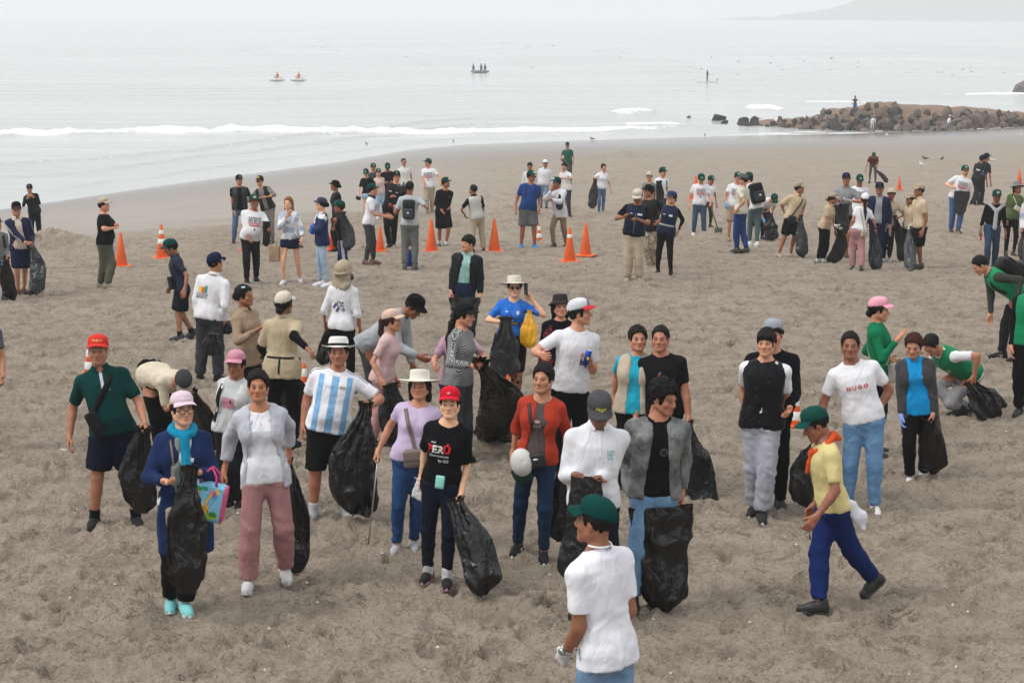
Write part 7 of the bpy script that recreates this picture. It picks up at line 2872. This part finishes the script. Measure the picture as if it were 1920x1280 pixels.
# ---- the nearest people
J = P('man in red lettered cap, dark green polo and navy shorts smoking', ((175, 988), (258, 986)), 619, 179, face=10, look=6, skin=0, stub=.25, fat=.1, belly=.04, RH=(128, 835), LH=(275, 806), hL='grip', hair='crop', hcol=(.12, .12, .12), hat=cap((.62, .04, .03), word='TRUJILLO', wsize=.026, wcol=(.75, .55, .2)), tops=[polo((.004, .042, .038), collar=(.004, .04, .036), sl=.80, placket=(.36, .50, (.5, .5, .55)), amp=.009)],
      prints=[dict(w=.09, h=.006, at=(.085, .355), col=(.002, .012, .012)), dict(w=.08, h=.005, at=(.085, .28), col=(.002, .015, .014)), dict(w=.006, h=.008, at=(.055, .352), col=(.6, .6, .6))], bot=shorts((.008, .011, .022), len=.84, ease=.028, ease2=.042), shoes=shoe((.014, .013, .014), (.02, .018, .02)), sock=BK)
shoulder_bag(J, 'black sling bag across the dark green polo', (.125, .075), (.055, .03, .12), (.010, .010, .012), True, sh=-.09, wd=.045, mat='nylon', tilt=-18)
ob = empty('cigarette', J['RH'], 'lit cigarette between the fingers of the man in red cap', 'cigarette')
q = J['RH'] + np.array([-.01, -.03, -.03])
tube('paper', [q, q + np.array([-.075, -.02, .012])], .0048, 'print', (.8, .8, .78), ob, J['RH'], 6)
tube('filter', [q, q + np.array([.02, .005, -.003])], .0049, 'print', (.5, .3, .15), ob, J['RH'], 6)
sack('black sack held by the man in red cap', J['LH'], hang(268, 962, J['LH'][1] + .02), .20, .05, full=.5, bend=-.06)
J = P('woman in cream t-shirt and two-tone cap bending deep towards the sand', ((300, 862), (318, 864)), h=1.60, face=38, look=20, pitch=70, lean=88, sex='f', skin=1, fat=.1, RH=(352, 745, .15), LH=(366, 738, .05), hR='grip', hL='grip', hair='low', hcol=(.03, .015, .01), hat=cap((.05, .05, .055), visor=(.33, .29, .23), badge=(.1, .1, .35), bsize=(.012, .012)), tops=[tee((.60, .53, .41), sl=.9, amp=.010)], prints=[dict(w=.05, h=.05, at=(0, .40), turn=85, col=(.2, .35, .5))], bot=leg(BK, ease=.012), shoes=shoe(BK))
sack('black sack dragged by the bending woman in cream', J['LH'], gpt(404, 842), .20, .04, full=.5)
J = P('woman in lettered pale pink cap, glasses, blue scarf and navy cardigan holding a sack', ((320, 1141), (350, 1148)), 724, 338, face=14, look=26, sex='f', skin=3, fat=.16, RH=(319, 905, .30), LH=(362, 882, .34), eR=(.5, -.7, -.5), eL=(.5, -.7, -.5), hL='grip', hair='low', glasses='clear', hat=cap((.70, .55, .62), word='Barbie', wsize=.036, wshear=.25, wcol=(.85, .8, .82)), tops=[tee(WH, neck='scoop'), dict(n='cardigan', col=(.012, .026, .085), sl=1.9, ease=.030, arm=.028, open=(.035, .05), neck='wide', hem=-.42, mat='jersey')],
      bot=leg(BK, ease=.018, ease2=.03), shoes=shoe((.22, .62, .62), WH, stripes=(.75, .8, .8)), px=338)
rt_, ft_, u_ = J['fr']
O_ = J['O']
F = Field((-.3, -.35, -.45), (.3, .35, .2), .012)
nk = u_ * .07
for a0 in np.linspace(0, 2 * math.pi, 13)[:-1]:
    a1 = a0 + 2 * math.pi / 12
    p0 = rt_ * math.sin(a0) * .075 + ft_ * (math.cos(a0) * .075) + u_ * (.045 - .02 * math.cos(a0))
    p1 = rt_ * math.sin(a1) * .075 + ft_ * (math.cos(a1) * .075) + u_ * (.045 - .02 * math.cos(a1))
    F.cap(p0, p1, .03, .03, .02)
F.cap(ft_ * .09 - rt_ * .0 + u_ * .0, ft_ * .165 - u_ * .40 - rt_ * .02, .034, .038, .02)
V, Q = F.mesh()
N = vnormals(V, Q)
V = V + N * (.006 * ridged(np.stack([V[:, 0] * 40, V[:, 1] * 40, V[:, 2] * 7], 1)))[:, None]
link('scarf', mesh_from('scarf', V + (O_ + u_ * .475 * J['s'] - J['root']), Q), MATS['cotton'], J['ob'], color=(.01, .25, .42))
F = Field((-.3, -.35, -.5), (.3, .35, .2), .012)
F.cap(ft_ * .08 + rt_ * .035 + u_ * .0, ft_ * .108 - u_ * .20 + rt_ * .06, .026, .032, .02)
F.cap(ft_ * .108 - u_ * .20 + rt_ * .06, ft_ * .10 - u_ * .31 + rt_ * .065, .032, .034, .02)
V, Q = F.mesh()
N = vnormals(V, Q)
V = V + N * (.006 * ridged(np.stack([V[:, 0] * 40, V[:, 1] * 40, V[:, 2] * 7], 1)))[:, None]
link('scarf_lining', mesh_from('scarf_lining', V + (O_ + u_ * .475 * J['s'] - J['root']), Q), MATS['cotton'], J['ob'], color=(.21, .25, .21))
shoulder_bag(J, 'beige crossbody bag of the woman in navy cardigan', (.06, -.10), (.095, .035, .075), (.40, .29, .20), True, gi=1, sh=.10, wd=.014, flap=(.42, .31, .22), fwd=.02, scol=(.2, .14, .1))
sack('black sack in the hands of the woman in navy cardigan', J['LH'] + np.array([-.01, -.02, .02]), hang(350, 1112, J['LH'][1] - .02), .20, .04, full=.55, bend=-.03, lump=1.1)
c = hang(388, 938, J['elb'][1][1] - .12)
ob = empty('tote_bag', c, 'sky blue tote bag printed with giraffes and balloons with pink handles', 'bag')
ta = (unit(np.array([.97, -.12, -.2])), unit(np.array([.1, 1., 0])), unit(np.array([.2, 0, .97])))
V, Q = rbox_vq(.125, .055, .135, .02, 8)
link('bag_body', mesh_from('bag_body', place(V, c, ta, c), Q), MATS['nylon'], ob, color=(.22, .52, .72))
rbox('gusset', c + ta[0] * .125, ta, (.012, .052, .13), .01, 'nylon', (.62, .10, .24), ob, c, 3)


def motif(name, cx, cz, w, h_, col, shape='oval', rot=0., k=0):
    v2, q2 = patch_mesh(w, h_, shape)
    a = R(rot)
    v3 = np.stack([(v2[:, 0] * math.cos(a) - v2[:, 1] * math.sin(a)) + cx, np.full(len(v2), -.0565 - k * .0015), v2[:, 0] * math.sin(a) + v2[:, 1] * math.cos(a) + cz], 1)
    link(name, mesh_from(name, place(v3, c, ta, c), q2, False), MATS['print'], ob, color=col)


for args in (('palm_leaf', -.075, .09, .075, .04, (.03, .25, .10)), ('palm_leaf', -.02, .10, .05, .03, (.03, .3, .18)), ('balloon', .045, .075, .045, .05, (.7, .25, .4)), ('balloon', .07, .09, .04, .045, (.75, .5, .1)), ('balloon', .062, .055, .04, .045, (.12, .3, .7)),
             ('giraffe_body', -.055, -.03, .075, .06, (.75, .38, .04)), ('giraffe_body', .0, -.045, .07, .06, (.78, .45, .05)), ('grass', .05, -.09, .11, .05, (.25, .45, .06)), ('pond', -.05, -.115, .12, .03, (.02, .25, .3)), ('bush', .07, -.075, .06, .04, (.04, .3, .06))):
    motif(*args)
for args in (('giraffe_neck', -.07, .02, .016, .09, (.75, .38, .04), 'rect', -8, 1), ('giraffe_neck', .012, .015, .016, .09, (.78, .45, .05), 'rect', -25, 1), ('giraffe_head', -.066, .068, .03, .018, (.75, .38, .04), 'oval', 0, 1), ('giraffe_head', .034, .06, .03, .018, (.78, .45, .05), 'oval', 0, 1)):
    motif(*args)
for i in range(9):
    motif('giraffe_spot', -.075 + .013 * i + .006 * (i % 2), -.035 - .012 * (i % 3), .010, .010, (.12, .04, .02), 'oval', 0, 2)
for sg in (-1, 1):
    ap = c + ta[1] * sg * .05
    tube('handle', [ap - ta[0] * .06 + ta[2] * .13, ap - ta[0] * .045 + ta[2] * .20, ap + ta[2] * .245 - ta[1] * sg * .03, ap + ta[0] * .045 + ta[2] * .20, ap + ta[0] * .06 + ta[2] * .13], .011, 'nylon', (.62, .08, .22), ob, c, 6, .4)
J = P('woman in pink cap and pink-printed grey t-shirt half hidden behind the white hoodie', ((424, 956), (446, 954)), 652, 446, face=-18, look=-14, pitch=8, sex='f', skin=2, fat=.12, RH=(414, 815), LH=None, hair='low', hat=cap((.62, .28, .36)), tops=[tee((.52, .54, .55), sl=.6), dict(n='sleeveless_jacket', col=(.6, .6, .6), sl=0, ease=.03, open=(.09, .09), neck='wide')], prints=[dict(w=.13, h=.11, at=(.0, .28), col=(.60, .26, .33)), dict(w=.02, h=.03, at=(.03, .30), col=(.02, .02, .02), off=.009)], bot=trs((.016, .016, .02)), shoes=shoe(BK))
strap_line(J, 1, (.10, .46), (.15, .05), 1, .04, 'bag_strap', 'nylon', (.012, .012, .014), J['ob'], J['root'])
J = P('young woman with tied black hair in white hoodie, white t-shirt and dusty pink trousers', ((464, 1106), (537, 1088)), 690, 481, face=8, look=4, sex='f', skin=0, RH=(417, 900), LH=(543, 868), hL='grip', hair='low', tops=[tee((.80, .80, .83), neck='scoop', hem=-.07, amp=.008), dict(n='hoodie', col=(.50, .51, .56), sl=1.72, ease=.034, arm=.030, open=(.135, .085), neck='wide', hem=-.11, amp=.010)],
      prints=[dict(text='PERFECT DAYS', size=.026, at=(-.01, .345), col=(.45, .62, .68), bold=.0), dict(w=.2, h=.03, at=(.01, .285), shape='wave', col=(.62, .74, .78)), dict(w=.16, h=.025, at=(-.01, .265), shape='wave', col=(.66, .76, .8)), dict(w=.012, h=.012, at=(.0, .405), shape='oval', col=(.6, .45, .15))],
      bot=trs((.40, .20, .20), ease=.013, ease2=.030, len=1.97), shoes=shoe((.68, .68, .66), WH, stripes=(.4, .4, .4)), lift=(0, 16))
F = Field((-.35, -.35, -.15), (.35, .35, .2), .013)
rt_, ft_, u_ = J['fr']
for a0 in np.linspace(R(35), R(325), 13)[:-1]:
    a1 = a0 + R(290) / 12
    pp = [rt_ * math.sin(a) * (.125 - .01 * math.cos(a)) + ft_ * (math.cos(a) * .10 - .01) + u_ * (-.012 * math.cos(a) - (.05 if math.cos(a) > .3 else 0)) for a in (a0, a1)]
    F.cap(pp[0], pp[1], .026 + .012 * max(0, -math.cos(a0)), .026 + .012 * max(0, -math.cos(a1)), .02)
V, Q = F.mesh()
link('hood', mesh_from('hood', V + (J['O'] + u_ * .478 * J['s'] - J['root']), Q), MATS['cotton'], J['ob'], color=(.50, .51, .56))
sack('narrow black sack hanging from the hand of the woman in dusty pink trousers', J['LH'], hang(556, 1076, J['LH'][1]), .14, .035, full=.55, bend=.05)
J = P('man in white fedora and light blue striped football jersey holding a full sack', ((586, 972), (650, 968)), 624, 639, face=4, look=0, skin=0, fat=.24, belly=.05, RH=(566, 812), LH=(690, 764, .30), eL=(.9, -.6, -.3), hL='grip', stub=.2, hair='crop', hat=dict(kind='fedora', col=(.76, .76, .72), band=(.025, .025, .02)), tops=[tee(WH, n='football_jersey', mat='argentina_stripes', sl=.80, amp=.008)],
      prints=[dict(w=.045, h=.045, at=(.07, .385), shape='oval', col=(.72, .72, .62)), dict(text='AFA', size=.032, at=(.07, .385), col=(.12, .12, .06), off=.008), dict(w=.04, h=.02, at=(-.06, .385), col=(.7, .72, .8))], bot=shorts((.009, .009, .010), len=.97, ease=.022, ease2=.032), shoes=shoe((.35, .36, .37), WH), sock=(.5, .5, .53))
sack('full black sack hanging from the hand of the man in fedora', J['LH'], hang(676, 966, J['LH'][1] - .02), .27, .04, full=.65, bend=-.08, lump=1.2)
J = P('woman in wide white hat and lilac t-shirt with a shoulder bag and a litter stick', ((741, 1034), (776, 1028)), 684, 789, face=-4, look=-6, sex='f', skin=1, fat=.30, belly=.03, RH=(702, 860), LH=(822, 900), hR='grip', hair='bob', hat=dict(kind='wide', col=(.72, .69, .60)), tops=[tee((.58, .47, .66), neck='scoop', sl=.55, hem=-.02, loose=.8, amp=.006)],
      prints=[dict(text='is not a part of the', size=.022, at=(.02, .27), col=(.3, .25, .38), shear=.3, bold=0), dict(text='moment for today', size=.022, at=(.02, .245), col=(.3, .25, .38), shear=.3, bold=0)], bot=jeans((.022, .06, .16), ease=.006, ease2=.007), shoes=shoe((.42, .43, .45), WH), px=772)
shoulder_bag(J, 'taupe shoulder bag on the hip of the woman in lilac', (-.03, .05), (.095, .04, .085), (.18, .14, .12), True, sh=.11, wd=.03, flap=(.20, .155, .13), tilt=-12, plate=(.4, .35, .3))
ob = empty('litter_stick', gpt(691, 1020), 'thin pale litter stick held by the woman in lilac t-shirt', 'stick')
tube('rod', [J['RH'] + np.array([.01, -.02, .06]), gpt(691, 1020)], .006, 'metal', (.55, .53, .5), ob, gpt(691, 1020), 8)
J = P('woman in red cap and black t-shirt with red and white lettering, holding a sack', ((799, 1087), (838, 1097)), 716, 846, face=-8, look=-4, sex='f', skin=3, RH=(786, 916), LH=(861, 944), hL='grip', hR='grip', hair='low', hat=cap((.62, .012, .03), badge=(.66, .4, .4), bsize=(.03, .012)), tops=[tee(BK, neck='scoop', sl=.92, arm=.026, hem=-.0, ease=.022)],
      prints=[dict(text='P', size=.09, at=(-.115, .30), col=(.62, .02, .03), bold=.04), dict(text='ER', size=.09, at=(-.045, .30), col=(.72, .70, .68), bold=.04), dict(text='\u00da', size=.09, at=(.032, .305), col=(.66, .02, .03), bold=.05), dict(text='Gastronomia', size=.032, at=(-.035, .245), col=(.7, .7, .7), shear=.35, bold=.01), dict(text='by GO', size=.032, at=(.01, .205), col=(.7, .7, .7), bold=.01), dict(text='soul', size=.024, at=(-.09, .362), col=(.7, .7, .7), shear=.3)],
      bot=jeans((.008, .011, .022), ease=.006, ease2=.007, waist=.06), shoes=shoe((.014, .012, .014), (.5, .3, .35), stripes=(.55, .15, .22)), sock=(.6, .6, .6), px=826)
c = J['O'] + (J['fr'][1] * .155 + J['fr'][2] * .035 - J['fr'][0] * .01) * J['s']
ob = empty('phone', c, 'mint green phone tucked in the waistband below the black lettered t-shirt', 'phone')
rbox('case', c, J['fr'], (.034, .007, .05), .006, 'plastic', (.25, .62, .55), ob, c, 3)
sack('crumpled clear plastic bag around the hand of the woman in red cap', J['RH'] + np.array([.02, 0, .06]), J['RH'] + np.array([-.02, -.02, -.09]), .09, .05, full=.8, mat='clear_plastic', name='plastic_bag', lump=1.2)
sack('black sack resting on the sand beside the woman in red cap', J['LH'], gpt(908, 1116), .19, .05, full=.7, bend=.06, lump=1.1)
J = P('young woman in rust red cardigan with a lettered strap bag and dark jeans', ((967, 1038), (1019, 1050)), 676, 1022, face=-8, look=-22, sex='f', skin=1, RH=(958, 868), LH=(1060, 886), hL='grip', hair='pony', tops=[tee((.10, .075, .075), neck='scoop', hem=.0), dict(n='cardigan', col=(.42, .045, .022), sl=1.35, ease=.026, arm=.020, open=(.10, .035), neck='wide', hem=-.04, mat='jersey')],
      prints=[dict(w=.05, h=.03, at=(-.01, .33), shape='oval', col=(.5, .3, .3)), dict(text='KUS', size=.035, at=(-.01, .29), col=(.45, .4, .4))], bot=jeans((.012, .028, .065), ease=.006, ease2=.007, waist=.06), shoes=shoe(BK, WH, stripes=(.8, .8, .8)), px=1006)
shoulder_bag(J, 'quilted black bag with white clasp of the woman in rust cardigan', (-.02, .01), (.085, .03, .065), (.014, .014, .016), True, gi=1, sh=.105, wd=.026, plate=(.75, .75, .73), tilt=-15, scol=(.02, .02, .022))
c = J['O'] + (J['fr'][0] * .10 + J['fr'][1] * .19 - J['fr'][2] * .02) * J['s']
ob = empty('headwear', c, 'white cap with dark green trim clipped to the black quilted bag', 'cap')
Cc, Vz, Bt = cap_mesh()
capf = (J['fr'][0], -UP, J['fr'][1])
link('crown', mesh_from('crown', place(np.asarray(Cc[0]) - (0, -.018, .06), c, capf, c), Cc[1]), MATS['cotton'], ob, color=(.66, .65, .62))
link('visor', mesh_from('visor', place(np.asarray(Vz[0]) - (0, -.018, .06), c, capf, c), Vz[1]), MATS['cotton'], ob, color=(.02, .05, .045))
sack('thin shiny black carrier bag hanging from the woman in rust cardigan', J['LH'], hang(1050, 1016, J['LH'][1]), .13, .03, full=.5, bend=-.04, name='carrier_bag')
J = P('man in grey lettered cap and white polo looking down into a sack', ('s', 1112, 1.70, .26), 715, 1125, face=6, pitch=40, look=2, skin=4, fat=.08, RH=(1084, 890, .30), LH=(1118, 899, .36), eR=(.15, -.9, -.4), eL=(.25, -.9, -.4), hR='grip', hL='flat', hair='crop', hcol=(.08, .08, .08), hat=cap((.07, .07, .075), word='Hugo', wsize=.042, wshear=.45, wcol=(.72, .75, .12)), tops=[longs((.74, .74, .78), n='polo_shirt', neck='collar', collar=(.76, .76, .8), placket=(.33, .49), amp=.010)],
      prints=[dict(text='CHO', size=.026, at=(.08, .37), col=(.05, .42, .45), bold=.015), dict(text='FRU', size=.026, at=(.08, .345), col=(.05, .42, .45), bold=.015), dict(text='TOS', size=.026, at=(.08, .32), col=(.05, .42, .45), bold=.015)], bot=trs((.012, .013, .02), ease=.014), shoes=shoe(BK))
sack('long dark sack held open by the man in grey lettered cap', J['RH'] + np.array([.05, -.02, .02]), hang(1084, 1090, J['RH'][1] - .02), .20, .05, mouth=.10, full=.5, bend=.02)
J = P('curly-haired youth in washed grey denim jacket holding open a huge black sack', ((1186, 1142), (1240, 1136)), 708, 1239, face=6, look=48, pitch=16, skin=0, RH=(1187, 948), LH=(1277, 946), hR='grip', hL='grip', hair='curly', hcol=(.006, .0055, .006), tops=[tee(BK, hem=-.03), dict(n='denim_jacket', mat='washed_denim', sl=1.9, ease=.036, arm=.032, open=(.095, .055), neck='wide', hem=-.06, amp=.010)],
      prints=[dict(w=.055, h=.055, at=(.03, .30), shape='oval', col=(.16, .16, .16)), dict(w=.045, h=.045, at=(.03, .30), shape='oval', col=(.012, .012, .012), off=.008)], bot=jeans((.16, .30, .48), ease=.014, ease2=.018), shoes=shoe((.02, .02, .022)), px=1230)
m_ = (J['RH'] + J['LH']) / 2
b_ = gpt(1244, 1142)
b_[1] = min(b_[1], m_[1] - .05)
sack('huge black sack stretched open by the youth in denim jacket', m_ + np.array([0, -.10, .02]), b_, .235, .05, mouth=.215, full=.7, sag=.05, lump=1.2)
J = P('man in dark green cap, watch and white glove with his back turned', ((1172, 1512), (1096, 1508)), 916, 1116, face=-138, look=-118, skin=2, fat=-.06, LH=(1052, 1238), RH=('b', 0, (-.06, .18, -.5)), glL=(.66, .64, .60), hair='crop', hat=cap((.004, .048, .042)), tops=[tee((.80, .80, .85), sl=.72, hem=-.09, amp=.009, ease=.016, neck='crew')], prints=[], bot=jeans((.16, .27, .42), ease=.014, ease2=.018), shoes=shoe(CH))
wv = J['wri'][1]
dv = unit(wv - J['elb'][1])
ob = empty('wrist_watch', wv, 'steel wrist watch above the white glove', 'watch')
p_ = wv - dv * .035
tube('bracelet', [p_ - dv * .010, p_ + dv * .010], .036, 'metal', (.5, .5, .5), ob, wv, 18)
sd_ = unit(np.array([-.7, -.7, 0]) - (np.array([-.7, -.7, 0]) @ dv) * dv)
tube('watch_case', [p_ + sd_ * .03, p_ + sd_ * .046], .021, 'metal', (.35, .5, .48), ob, wv, 16)
F = Field((-.2, -.2, -.1), (.2, .2, .15), .012)
rt_, ft_, u_ = J['fr']
for a0 in np.linspace(0, 2 * math.pi, 17)[:-1]:
    pp = [rt_ * math.sin(a) * .072 + ft_ * math.cos(a) * .07 + u_ * (-.02 * math.cos(a)) for a in (a0, a0 + math.pi / 8)]
    F.cap(pp[0], pp[1], .012, .012, .006)
V, Q = F.mesh()
link('collar_band', mesh_from('collar_band', V + (J['O'] + u_ * .515 * J['s'] - J['root']), Q), MATS['cotton'], J['ob'], color=(.33, .58, .66))
c = J['H'] + J['hf'] * .02 + J['hr'] * .085 - J['hu'] * .10
ob = empty('neck_headphones', J['H'] - J['hu'] * .12, 'white earphone band round the neck of the man seen from behind', 'earphones')
tube('band', [J['H'] - J['hu'] * .115 + (J['hr'] * math.sin(a) * .075 + J['hf'] * (math.cos(a) * .07 - .035)) for a in np.linspace(R(70), R(290), 14)], .006, 'plastic', (.75, .75, .73), ob, J['H'] - J['hu'] * .12, 8)
J = P('boy in black padded vest over white t-shirt and light grey sweatpants', ((1412, 965), (1429, 975)), 612, 1438, face=-14, look=-18, skin=1, RH=(1401, 797), LH=(1456, 815), hair='fringe', tops=[tee(WH, sl=.75), vest((.009, .009, .011), n='padded_vest', ease=.034, hem=-.07, mat='nylon', neck='crew', amp=.012)], prints=[dict(w=.012, h=.012, at=(x, z), on=1, col=(.05, .05, .055)) for x, z in ((.05, .36), (-.05, .30), (-.05, .22), (-.1, .12), (.05, .1), (-.09, .02))],
      bot=trs((.36, .37, .42), n='sweatpants', ease=.020, ease2=.03, amp=.009), shoes=shoe((.02, .02, .022), (.6, .6, .6), stripes=(.5, .06, .08)), px=1432)
J = P('youth in black hooded jacket with a grey cap worn backwards behind the padded vest', ('s', 1443, 1.70, .2), 592, 1449, face=-4, look=-8, skin=1, RH=(1399, 780), LH=(1478, 776), hair='fringe', hat=cap((.30, .33, .37), back=1), tops=[longs(BK, n='hooded_jacket', ease=.03, arm=.03)], bot=trs(BK), shoes=shoe(CH))
J = P('man in white t-shirt with red lettering and blue jeans with a hand on his hip', ((1588, 960), (1641, 964)), 616, 1588, face=-6, look=-10, skin=2, fat=.12, RH=(1531, 822), LH=(1634, 790, .02), eL=(1, -.5, -.1), hR='grip', hL='flat', hair='crop', tops=[tee((.80, .80, .84), sl=.68, hem=-.03, amp=.008)], prints=[dict(text='HUGO', size=.052, at=(.0, .315), col=(.62, .03, .05), bold=.035, space=1.5)], bot=jeans((.12, .24, .42), ease=.013, ease2=.016), shoes=shoe((.66, .66, .65), WH))
sack('black sack in the hand of the man with red lettering', J['RH'], hang(1506, 948, J['RH'][1] - .02), .20, .04, full=.55, bend=-.06)
J = P('man in green cap, pale yellow t-shirt and orange neckerchief walking left', ((1524, 1143), (1633, 1118)), 738, 1540, face=-84, look=-82, pitch=30, skin=2, fat=.10, LH=(1520, 984), RH=('b', 0, (.03, .06, -.56)), hair='crop', hat=cap((.006, .058, .046), badge=(.40, .55, .18), bsize=(.035, .045)), tops=[tee((.66, .56, .26), sl=.78, hem=-.04, amp=.009)], bot=jeans((.010, .022, .105), ease=.018, ease2=.028, mat='cotton'), shoes=shoe((.016, .016, .018), (.06, .055, .05), mat='leather'), lift=(0, 38), px=1568)
rt_, ft_, u_ = J['fr']
F = Field((-.25, -.25, -.3), (.25, .25, .2), .012)
for a0 in np.linspace(0, 2 * math.pi, 15)[:-1]:
    pp = [rt_ * math.sin(a) * .078 + ft_ * (math.cos(a) * .082) + u_ * (.03 - .05 * math.cos(a)) for a in (a0, a0 + 2 * math.pi / 14)]
    F.cap(pp[0], pp[1], .019, .019, .012)
F.cap(ft_ * .09 - u_ * .02, ft_ * .15 - u_ * .16, .025, .012, .02)
F.cap(-ft_ * .085 + u_ * .07, -ft_ * .125 + u_ * .04, .03, .02, .02)
V, Q = F.mesh()
N = vnormals(V, Q)
V = V + N * (.004 * ridged(V * 26))[:, None]
link('neckerchief', mesh_from('neckerchief', V + (J['O'] + u_ * .475 * J['s'] - J['root']), Q), MATS['cotton'], J['ob'], color=(.62, .085, .02))
c = at_y(1600, 965, J['O'][1] - .08)
F = Field((-.2, -.15, -.2), (.2, .15, .2), .011)
F.cap((-.10, 0, .03), (-.03, 0, .06), .035, .05, 0)
F.cap((-.03, 0, .055), (.055, 0, -.02), .05, .045, .03)
F.cap((.055, 0, -.02), (.075, .0, -.11), .045, .014, .03)
V, Q = F.mesh()
V[:, 1] *= .6
N = vnormals(V, Q)
V = V + N * (.006 * ridged(V * 16))[:, None]
o = link('white_cloth', mesh_from('white_cloth', V, Q), MATS['cotton'], None, c, (.72, .72, .78))
tag(o, 'white cloth hanging out of the back pocket of the yellow t-shirt man', 'cloth')
ob = empty('cigarette', J['LH'], 'dark stub between the fingers of the man in yellow', 'cigarette')
tube('stub', [J['LH'] + (0, -.02, -.07), J['LH'] + (.005, -.02, -.11)], .006, 'print', (.03, .03, .02), ob, J['LH'], 6)
J = P('smiling woman in long grey cardigan and bright blue polo with a blue glove', ((1704, 905), (1732, 898)), 619, 1712, face=-14, look=-20, pitch=20, sex='f', skin=1, fat=.22, RH=(1690, 800), LH=(1750, 790), glR=(.25, .36, .72), hL='grip', hair='pony', hcol=(.035, .012, .009), tops=[polo((.01, .27, .60), sl=.7, hem=-.10, collar=(.01, .27, .6)), dict(n='cardigan', col=(.055, .055, .06), sl=1.92, ease=.032, arm=.026, open=(.135, .085), neck='wide', hem=-.34, mat='knit')],
      prints=[dict(w=.03, h=.05, at=(.085, .36), col=(.2, .5, .75))], bot=trs(BK, ease=.010, ease2=.016), shoes=shoe((.62, .62, .62), WH, stripes=(.4, .4, .4)))
sack('black sack hanging behind the legs of the woman in grey cardigan', J['LH'], hang(1752, 886, J['LH'][1] + .15), .17, .04, full=.5)
J = P('woman in bright pink cap and green jacket stretching out an arm in profile', ('s', 1646, 1.60, .22), 550, 1641, face=78, look=78, pitch=8, sex='f', skin=1, RH=(1690, 626, .1), eR=(.3, -.2, -.9), LH=('b', 0, (-.02, .2, -.35)), hR='flat', hair='low', hat=cap((.80, .36, .45)), tops=[longs((.006, .16, .065), n='green_jacket', neck='high', ease=.022)], bot=trs(BK, ease=.014), shoes=shoe(CH))
shoulder_bag(J, 'pale crossbody bag on the hip of the woman in pink cap', (.14, .02), (.07, .03, .10), (.36, .33, .28), True, sh=-.08, wd=.016)
J = P('kneeling volunteer in green vest over a white t-shirt stuffing a sack', ((1793, 779), (1814, 772)), h=1.66, face=-62, look=-50, pitch=50, lean=58, drop=.42, skin=0, LH=(1824, 718, .1), RH=('b', 0, (.0, .3, -.35)), eL=(1, -.4, .3), hL='grip', hair='crop', tops=[tee(WH, sl=.8), vest((.006, .19, .075), n='green_vest', hem=-.02)], prints=[dict(w=.04, h=.06, at=(.08, .33), on=1, col=(.3, .5, .4))], bot=trs((.28, .28, .29), ease=.016), shoes=shoe(BK), px=1800)
sack('crumpled black sack sprawled on the sand before the kneeling volunteer', J['LH'], gpt(1870, 786), .22, .05, full=.5, lump=1.4)
J = P('man in green vest and black backpack bending over at the right', ((1870, 672), (1902, 678)), h=1.70, face=-82, look=-80, pitch=40, lean=56, skin=1, RH=(1857, 610), LH=(1906, 572, .12), hL='grip', hair='crop', tops=[longs((.045, .05, .042), neck='high'), vest((.008, .24, .095), n='green_vest', hem=-.05)], bot=trs((.02, .02, .024), ease=.014), shoes=shoe(BK, (.5, .5, .5), stripes=(.5, .5, .5)))
backpack(J, 'black backpack on the bending man in green vest', (.012, .012, .014), gi=1, dims=(.14, .09, .22))
J = P('volunteer in green vest and black sleeves cut off by the right edge', ((1908, 778), (1938, 776)), 505, 1936, face=-20, look=-30, skin=1, RH=(1895, 662), hair='short', tops=[longs(BK), vest((.008, .22, .09), n='green_vest')], bot=trs(BK, ease=.02), shoes=shoe(CH))
J = P('person beyond the left edge of whom only a hand and forearm show', ((-38, 846), (-22, 848)), 560, -34, face=20, skin=0, LH=(6, 716), hair='short', tops=[tee((.1, .1, .12))], bot=trs(CH), shoes=shoe(CH))

# ------------------------------------------------------------------ cones
for a in (('plain orange cone behind the man in grey-green trousers', 228, 500, 64, 0), ('orange cone with two white bands left of the walking man in navy polo', 304, 484, 63, 2), ('plain orange cone behind the gesturing man in white polo', 713, 472, 48, 0),
          ('plain orange cone beside the man in black shorts and white socks', 809, 472, 61, 0), ('scuffed orange cone standing alone between the grey vest and the blue t-shirt', 927, 472, 62, 0), ('banded cone behind the man in bright blue sneakers', 1011, 453, 34, 3),
          ('orange cone with a single white band standing before the others', 1068, 491, 65, 1), ('plain orange cone right behind the single-banded cone', 1098, 480, 62, 0), ('small orange cone by the heavy man in black jeans', 461, 471, 42, 0), ('orange cone half hidden behind the female police officer', 622, 470, 42, 0),
          ('small plain cone alone on the far sand below the dark gulls', 1686, 356, 25, 0), ('distant orange cone behind the olive t-shirt woman', 1911, 345, 28, 0), ('orange cone behind the man with the shovel', 1304, 376, 46, 0), ('banded cone behind the long slanting sack', 571, 746, 66, 3),
          ('banded cone between the boy in padded vest and the yellow t-shirt man', 1492, 801, 66, 3), ('banded cone behind the man in red cap', 168, 704, 58, 3), ('orange cone behind the round full sack', 952, 768, 66, 3)):
    cone(*a)
print('PEOPLE', COUNT[0], 'SACKS', BAGN[0], 'OBJECTS', len(bpy.data.objects), 'SECONDS', round(time.time() - T0, 1))
